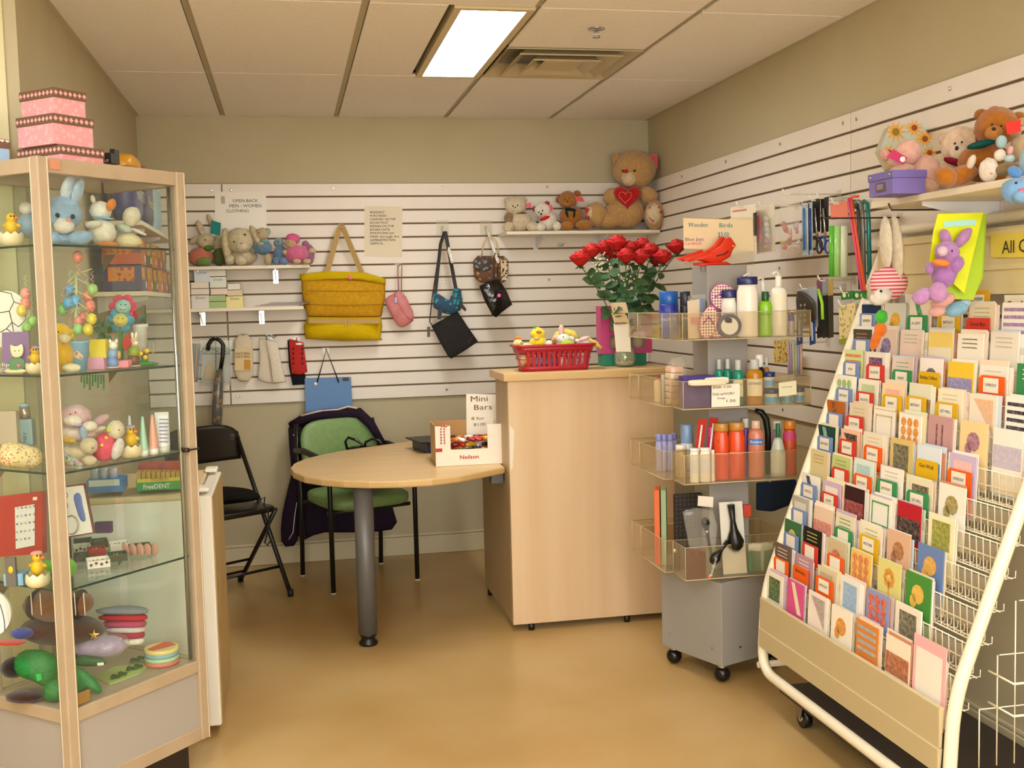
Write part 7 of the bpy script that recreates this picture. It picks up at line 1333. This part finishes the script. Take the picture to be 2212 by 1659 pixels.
for j, (u, c, nm, hc) in enumerate(((1762, '14120f', 'black handled scissors on a black card', '1a1814'), (1780, '1c1a16', 'blue handled scissors on a black card', '1c3c9c'))):
    t = rthing('scissors_card', nm, 'scissors', u, 548, 2.74+.01*j); rslab(t, 'card', [(u-7, 432-3*j), (u+9, 428-3*j), (u+9, 500), (u-6, 504)], 2.74+.01*j, M(c, .4)); b = B(); b.tube([at(u-1, 450, x=2.733+.01*j), at(u+3, 512, x=2.733+.01*j)], .005, 6); part(b, 'blades', CHROME, t)
    for du, dv in ((-3, 525), (8, 533)): b = B(); b.tube([at(u+du+6*math.cos(a*PI/7), dv+14*math.sin(a*PI/7), x=2.732+.01*j) for a in range(14)], .004, 6, True); part(b, 'finger_loop', M(hc, .35), t)
t = rthing('toothbrush_case', 'pack of green and clear toothbrush travel cases', 'packet', 1815, 600, 2.74); rslab(t, 'card', [(1793, 440), (1830, 434), (1832, 470), (1795, 476)], 2.738, PAPER('e88a74'))
for u, c in ((1799, '5cc038'), (1810, 'a8dc88'), (1824, 'd8e4cc')): part(B().cyl(at(u, 488, x=2.735), at(u-1, 598, x=2.735), .013, n=12), 'case', M(c, .25), t)
t = rthing('reaching_sticks', 'pink and orange plastic straws bent over at the top', 'straws', 1850, 628, 2.72)
for j, (c, du) in enumerate((('e8508c', 0), ('f0602c', 6))): b = B(); b.tube([at(u+du, v, x=2.715) for u, v in ((1848, 424), (1833, 428), (1840, 480), (1862, 628))], .005, 8); part(b, 'straw', M(c, .3), t)
for j, (c, du, nm) in enumerate((('8a8c8c', 0, 'grey'), ('2c8a8c', 12, 'teal'), ('5c5c58', -8, 'dark grey'))): t = rthing('bent_cane', '%s metallic folding cane hooked on the right wall' % nm, 'cane', 1860+du, 620, 2.74, 'canes on the right wall'); b = B(); b.tube([at(u+du, v, x=2.75+.008*j) for u, v in ((1846, 450), (1848, 438), (1855, 435), (1861, 440), (1864, 470), (1867, 625))], .008, 8); part(b, 'shaft', M(c, .25, .5), t)
t = rthing('calculator_pack', 'black calculator on a grey card', 'calculator', 1742, 712, 2.70); rslab(t, 'card', [(1722, 625), (1764, 618), (1766, 706), (1724, 712)], 2.705, PAPER('a8b0b4')); part(puff(B(), smoothpoly([(1718, 630), (1735, 628), (1755, 645), (1762, 660), (1762, 700), (1724, 706)]), .010, .004, x=2.695, toward=XH), 'calculator', M('3a3228', .4), t)
for i in range(4):
    for j in range(4): part(E(B(), 1730+8.5*i, 660+11*j-1.2*i, 2.6, 3.4, dep(at(1740, 670, x=2.685)), rd=.003), 'key', M('8a8272', .4), t)
for j, (u, c, nm) in enumerate(((1770, '22241f', 'dark pencil pack nearest the calculator'), (1782, '2a2c2a', 'dark pencil pack in the middle of the row'), (1793, '4a4434', 'brown pencil pack beside the pouch'))): t = rthing('pencil_pack', nm, 'packet', u, 730, 2.74, 'pencil packs'); rslab(t, 'card', [(u-6, 640), (u+6, 637), (u+7, 728), (u-5, 731)], 2.74, M(c, .4)); rslab(t, 'header', [(u-6, 606), (u+6, 602), (u+6, 637), (u-6, 640)], 2.741, M(('8a4a6a', '9aa0a8', 'b89a5c')[j], .4))
t = rthing('comb', 'lime green comb hanging before the pencil packs', 'comb', 1774, 690, 2.70); part(B().tube([at(1768, 625, x=2.70), at(1776, 655, x=2.70), at(1777, 690, x=2.70)], .006, 8), 'comb', M('9ad82c', .35), t)
for j, (u, nm) in enumerate(((1726, 'blue card pen pack left of the calculator'), (1754, 'blue card pen pack below the calculator'))): t = rthing('pen_card', nm, 'packet', u, 745, 2.70); rslab(t, 'card', [(u-6, 650+40*j), (u+6, 648+40*j), (u+7, 742), (u-5, 746)], 2.70, M('2c5cb0', .4)); part(B().cyl(at(u, 660+35*j, x=2.694), at(u+1, 736, x=2.694), .004, n=6), 'pen', M('c8ccd4', .3), t)
for j, (u, nm) in enumerate(((1831, 'green seed packet by the pouch'), (1858, 'green seed packet by the hanging bunny'))): t = rthing('seed_packet', nm, 'packet', u, 648, 2.72); rslab(t, 'packet', [(u-15, 630-j), (u+13, 628-j), (u+14, 645), (u-14, 648)], 2.72, M('1c7a34', .35)); [part(E(B(), u+q, 638, 4, 5, dep(at(u, 638, x=2.716)), rd=.003), 'seed_print', M('e8e0b8', .5), t) for q in (-7, 5)]
t = rthing('floral_pouch', 'cream floral pencil pouch with green edge on the right wall', 'pouch', 1828, 742, 2.70); rslab(t, 'pouch', [(1812, 662), (1842, 654), (1845, 736), (1813, 738)], 2.70, M('e4cf98', .4, kind='flower', c2='9aa04c', sc=60), .01); rslab(t, 'edge', [(1812, 733), (1845, 728), (1845, 742), (1813, 744)], 2.698, M('8a9a2c', .4), .012)
t = rthing('gift_straws', 'pack of pastel drinking straws hanging behind the second tier', 'packet', 1718, 812, 2.72)
for j, c in enumerate(('d8b0c0', 'b8a8c8', 'd8d8b0', 'c8d8a8', 'b0a8d0', 'e0b8a8')): part(B().cyl(at(1703+5.5*j, 738, x=2.72), at(1704+5.3*j, 810, x=2.72), .005, n=6), 'straw', M(c, .35), t)
t = rthing('floral_card_pack', 'yellow floral card pack hanging behind the second tier', 'packet', 1690, 785, 2.78); rslab(t, 'card', [(1672, 735), (1702, 731), (1703, 784), (1672, 786)], 2.78, M('e0cc6c', .5, kind='flower', c2='a8683c', sc=60))
o = solo(slab(B(), [(1632, 1042), (1706, 1036), (1712, 1066), (1700, 1090), (1660, 1105), (1632, 1102)], (.03, 0, 0), x=2.73), 'navy_bag', CL('24344c'), 'navy cloth bag hanging low behind the revolving stand', 'bag', bev=.006, loc=at(1670, 1105, x=2.73)); p = at(1670, 1042, x=2.745); hook(V((W-.0005, p.y, p.z-.004)), W-2.725, XH, .02, WHT, 'wall hook carrying the navy cloth bag')

# ================================================================ right shelf toys
zs = SRT+.0005
p = at(1929, 418, z=zs); x0 = p.x; y0 = p.y
t = thing('storage_box', 'purple storage box with metal label holder on the right shelf', 'box', V((x0+.07, y0+.09, zs)))
part(B().bb((x0, y0, zs), (x0+.105, y0+.135, zs+.046)), 'body', M('7a6cb4', .6), t, bev=.001); ld = part(B().bb((x0-.003, y0-.003, zs+.046), (x0+.108, y0+.138, zs+.068)), 'lid', M('7468b0', .6), t, bev=.001)
part(B().bb((x0-.003, y0+.042, zs+.012), (x0, y0+.092, zs+.038)), 'label_holder', M('8a7a58', .3, .7), t); part(B().bb((x0-.004, y0+.051, zs+.018), (x0-.003, y0+.083, zs+.033)), 'label', M('8a7eac', .6), t)
for yy in (.014, .12): part(B().ell(V((x0-.003, y0+yy, zs+.057)), .004), 'rivet', M('c8b88c', .25, .8), ld)
dd = dep(at(1960, 330, x=2.78)); oc = [(1922, 271), (1988, 267), (2018, 305), (2026, 342), (2000, 366), (1950, 372), (1922, 362), (1902, 322)]
t = thing('sunflower_box', 'octagonal box printed with sunflowers behind the pink plush', 'box', at(1965, 372, d=dd)); part(B().prism([at(u, v, d=dd) for u, v in oc], CF*.06), 'box', M('b8cfd4', .5, kind='noise', c2='d8b84c', sc=22), t, bev=.002)
for u, v, r in ((1935, 285, 14), (1975, 276, 11), (1998, 300, 11), (2008, 330, 10), (1920, 330, 11), (1930, 352, 12)):
    for a in range(10): part(puff(B(), [(u+r*.5*math.cos(a*PI/5+s), v+r*.5*math.sin(a*PI/5+s)) if s else (u+r*1.75*math.cos(a*PI/5), v+r*1.75*math.sin(a*PI/5)) for s in (-.5, 0, .5)], .0008, .0004, d=dd-.002), 'petal_print', M('ee9c14', .6), t)
    part(E(B(), u, v, r*.62, r*.62, dd, rd=.002, dz=.002), 'flower_centre', M('8a7a2c' if r > 12 else '8a4a1c', .7), t)
dP = dep(at(1985, 400, z=zs)) ; dP = dep(at(1990, 385, x=2.66))
t = plush('pink_pig', 'pale pink plush animal lying across the purple storage box', (2000, 405), dP, [('body', 'efc0ac', 2000, 352, 30, 34, 20), ('head', 'efbcaa', 1962, 312, 27, 26, 0, .02), ('ear', 'ecb4a4', 1912, 318, 10, 14, 20, .03), ('snout', 'f0c4b0', 1935, 333, 17, 11, -10, .04), ('arm', 'efc0ac', 1946, 352, 28, 13, 14, .04), ('leg', 'eec4a8', 2005, 388, 24, 17, -10, .04)])
ptag(t, [(1930, 305), (1961, 324), (1952, 338), (1915, 322)], dP-.11, 'c01c64'); part(E(B(), 1950, 327, 6, 6, dP, rd=.002, dz=.111), 'price_spot', M('efe8e0', .5), t)
dC = dep(at(2070, 380, x=2.76))
t = plush('cream_bear', 'cream teddy bear with maroon bow on the right shelf', (2070, 395), dC, [('body', 'ecd2b4', 2066, 348, 44, 42), ('head', 'eed4ba', 2076, 281, 41, 39, 0, .03), ('ear', 'e8caae', 2038, 268, 10, 14), ('ear', 'e8caae', 2108, 254, 12, 13), ('muzzle', 'f0dcc4', 2070, 296, 19, 16, 0, .085), ('bow', '8a1c34', 2060, 317, 22, 6, -20, .08), *eyes((2063, 277), (2078, 274), r=2.4, dz=.10), ('nose', '2a1812', 2067, 287, 4, 5, 0, .135)])
ptag(t, [(2107, 257), (2116, 258), (2117, 283), (2108, 280)], dC-.12, 'a8242c')
dR = dep(at(2120, 390, x=2.68))
plush('brown_bear', 'brown teddy bear with teal ribbon leaning on the right shelf', (2110, 402), dR, [('body', 'a8641c', 2128, 345, 56, 42), ('head', 'b06c24', 2152, 268, 45, 42, 0, .03), ('ear', 'a8641c', 2119, 243, 14, 13), ('ear', 'a8641c', 2200, 250, 15, 14), ('muzzle', 'bc7a34', 2147, 282, 18, 15, 0, .095), ('leg', 'b4701c', 2043, 376, 24, 20, -20, .07), ('leg', 'b06a1c', 2078, 372, 34, 20, 20, .05), ('leg', 'ac681c', 2150, 372, 24, 18, 0, .05), ('ribbon', '12504c', 2120, 306, 30, 8, 12, .08), ('patch', 'e8dcc8', 2098, 345, 8, 17, -20, .075), *eyes((2143, 263), (2163, 266), r=2.2, dz=.12), ('nose', '2a1a12', 2147, 273, 4.5, 4, 0, .145)])
dW = dep(at(2150, 370, x=2.62))
plush('white_bunny', 'white bunny with blue and pink ears in front of the brown bear', (2150, 388), dW, [('body', 'efe6d8', 2136, 354, 20, 26), ('head', 'f0e8dc', 2160, 322, 12, 13, 0, .02), ('ear', 'a8cbd4', 2163, 293, 11, 14, 0, .02), ('ear', 'eeb8b8', 2182, 312, 6, 10, -10, .03), ('vest', 'b8d4d8', 2180, 330, 12, 10, 0, .02), ('bonnet', '8a7450', 2175, 352, 28, 14, 10, .02), ('nose', 'ee9aa8', 2141, 361, 3, 2.5, 0, .05)])
t = plush('tan_mouse', 'tan mouse with red gift tag at the shelf end', (2200, 375), dW+.03, [('head', 'b89a70', 2192, 283, 14, 13), ('ear', 'c4a47c', 2207, 264, 9, 10), ('body', 'c0a680', 2200, 320, 16, 30)]); ptag(t, [(2172, 265), (2205, 258), (2205, 285), (2176, 290)], dW-.02, 'd8241c')
dH = dep(at(2190, 410, x=2.56))
plush('blue_hippo', 'bright blue plush hanging over the shelf end', (2190, 440), dH, [('head', '7aaad8', 2198, 412, 34, 28), ('ear', '5a94d4', 2192, 372, 16, 12, -35), ('back', '9cc8e4', 2222, 350, 16, 40), ('muzzle', '84b2dc', 2210, 424, 22, 14, 0, .03), ('nose', 'f0647c', 2206, 411, 5, 5, 0, .06), *eyes((2195, 395), r=3, dz=.055)])
# hanging toys before the rack header
for u, v, L_, lab in ((1945, 470, .30, 'bonneted bunny'), (2110, 452, .30, 'lime toy cards')): hook(at(u, v, x=XS), L_, XH, .02, M('4a463e', .4, .5), 'long dark slatwall hook carrying the %s' % lab)
dN = dep(at(1915, 600, x=2.60))
t = plush('bonnet_bunny', 'white long legged bunny in pink striped bonnet hanging upside down', (1915, 660), dN, [('leg', 'efe4cc', 1914, 525, 9, 58, 3), ('leg', 'ece0c6', 1935, 540, 10, 72, 4, .02), ('bonnet', 'f0c8cc', 1920, 612, 40, 36), ('face', 'f0ebe0', 1903, 641, 25, 17, 25, .045), *eyes((1903, 629), r=3, dz=.075), ('nose', 'f0948a', 1887, 634, 2.5, 2, 0, .07)])
[c_ for c_ in t.children if c_.name.startswith('bonnet')][0].data.materials[0] = M('f2d8d4', .85, kind='stripez', c2='d8546c', sc=28)
dK2 = dep(at(2050, 560, x=2.58))
for j, (off_, nm, col) in enumerate(((0, 'lime green toy card with purple bunny in front', 'd6e000'), (1, 'second lime green toy card behind the first', 'a8c81c'), (2, 'third lime green toy card at the back of the hook', '98bc18'))):
    t = thing('toy_card', nm, 'card', at(2070, 640, d=dK2+.03+.03*j), 0, 'lime toy cards on a hook')
    q = [(2026, 462), (2124, 459), (2083, 634), (2008, 566), (2016, 500)] if j == 0 else [(2034+4*j, 462), (2126+3*j, 462), (2118+3*j, 600), (2100+2*j, 654-6*j), (2046, 645)]
    part(B().prism([at(u, v, d=dK2+.03+.03*j) for u, v in q], CF*.002), 'card', M(col, .35), t)
    if j == 0: part(slab(B(), [(2040, 478), (2110, 473), (2108, 487), (2037, 491)], CF*.0006, d=dK2+.028), 'title_strip', M('a8dcd0', .5), t)
PU = 'b27cc0'
plush('purple_bunny', 'fluffy purple bunny with orange bow tied to the lime card', (2020, 665), dK2, [('body', PU, 2040, 590, 26, 34, -15), ('head', 'b884c4', 2046, 545, 26, 24, -20, .02), ('ear', 'bc88bc', 2042, 512, 11, 18, 20), ('ear', 'bc88c0', 2080, 514, 12, 26, -38), ('muzzle', 'd8c0d0', 2036, 543, 11, 11, 0, .055), ('bow', 'f08a4c', 2033, 568, 19, 8, -8, .065), ('arm', PU, 2066, 572, 14, 20, -30, .03), ('arm', PU, 2008, 580, 8, 14, 0, .02), ('leg', 'c08cc4', 1992, 640, 22, 16, 35, .02), ('leg', 'c490c4', 2027, 632, 20, 22, 0, .04), *eyes((2056, 542), r=2.6, dz=.06)])
plush('pink_bunny', 'fluffy pink bunny paws showing below the purple bunny', (2030, 690), dK2+.05, [('leg', 'eeb0a8', 2036, 650, 28, 14, 25), ('foot', 'f0b8ae', 2024, 672, 18, 12, 10, .01)])
plush('aqua_bunny', 'fluffy aqua bunny feet showing below the lime cards', (2066, 690), dK2+.075, [('foot', '8cc0dc', 2066, 668, 26, 16, 20), ('paw', 'a8cce0', 2084, 655, 14, 9)])
dCt = dep(at(1897, 710, x=2.58)); t = plush('plush_carrot', 'small orange plush carrot with green top dangling before the cards', (1890, 758), dCt, [('carrot', 'ec7a1c', 1902, 712, 13, 16), ('root', 'e87418', 1892, 732, 9, 26, -18), ('top', '4cc43c', 1904, 685, 13, 16)]); b = B(); b.tube([at(1905, 670, d=dCt), at(1908, 655, d=dCt)], .0015, 5); part(b, 'cord', M('c8b890', .7), t)

# ================================================================ let things rest exactly on their shelves
bpy.context.view_layer.update()
def lowest(o):
    z = 1e9
    for q in [o]+list(o.children)+[g for c in o.children for g in c.children]:
        if q.type == 'MESH': z = min(z, min((q.matrix_world @ v.co).z for v in q.data.vertices))
    return z
SKIP = ('easter_egg', 'bead_garland', 'display_case', 'wall_shelf', 'wall_hook', 'slatwall', 'revolving', 'notice', 'price_card', 'note_card', 'soap_dish', 'bird_sign', 'rose', 'filler', 'plush_', 'soap_box', 'nut_box', 'gift_set', 'nesting', 'sign_holder', 'toy_box', 'folded', 'jelly', 'bonnet', 'purple_b', 'pink_b', 'aqua', 'toy_card', 'blue_hippo', 'mesh_scarf')
for o in [q for q in bpy.data.objects if q.parent is None and q.get('category') and not q.name.startswith(SKIP)]:
    l = o.location; r_ = l-CA; a_, c_ = r_.dot(E1), r_.dot(E2); lv = None
    if -.03 < a_ < L1+.03 and -.03 < c_ < L2+.05: lv = SHELF_Z+[DECK_Z]
    elif -.3 < l.y < -.03 and .0 < l.x < .9: lv = [SA, SB]
    elif -.3 < l.y < -.03 and 1.95 < l.x < W: lv = [STD]
    elif 2.55 < l.x < W and l.y < -3.05 and l.z > 1.6: lv = [SRT]
    elif 2.12 < l.x < 2.66 and -2.51 < l.y < -2.07: lv = TIER
    if not lv: continue
    z = lowest(o); n_ = min(lv, key=lambda q: abs(q-z))
    if abs(n_-z) < .05: o.location.z += n_-z+.0006
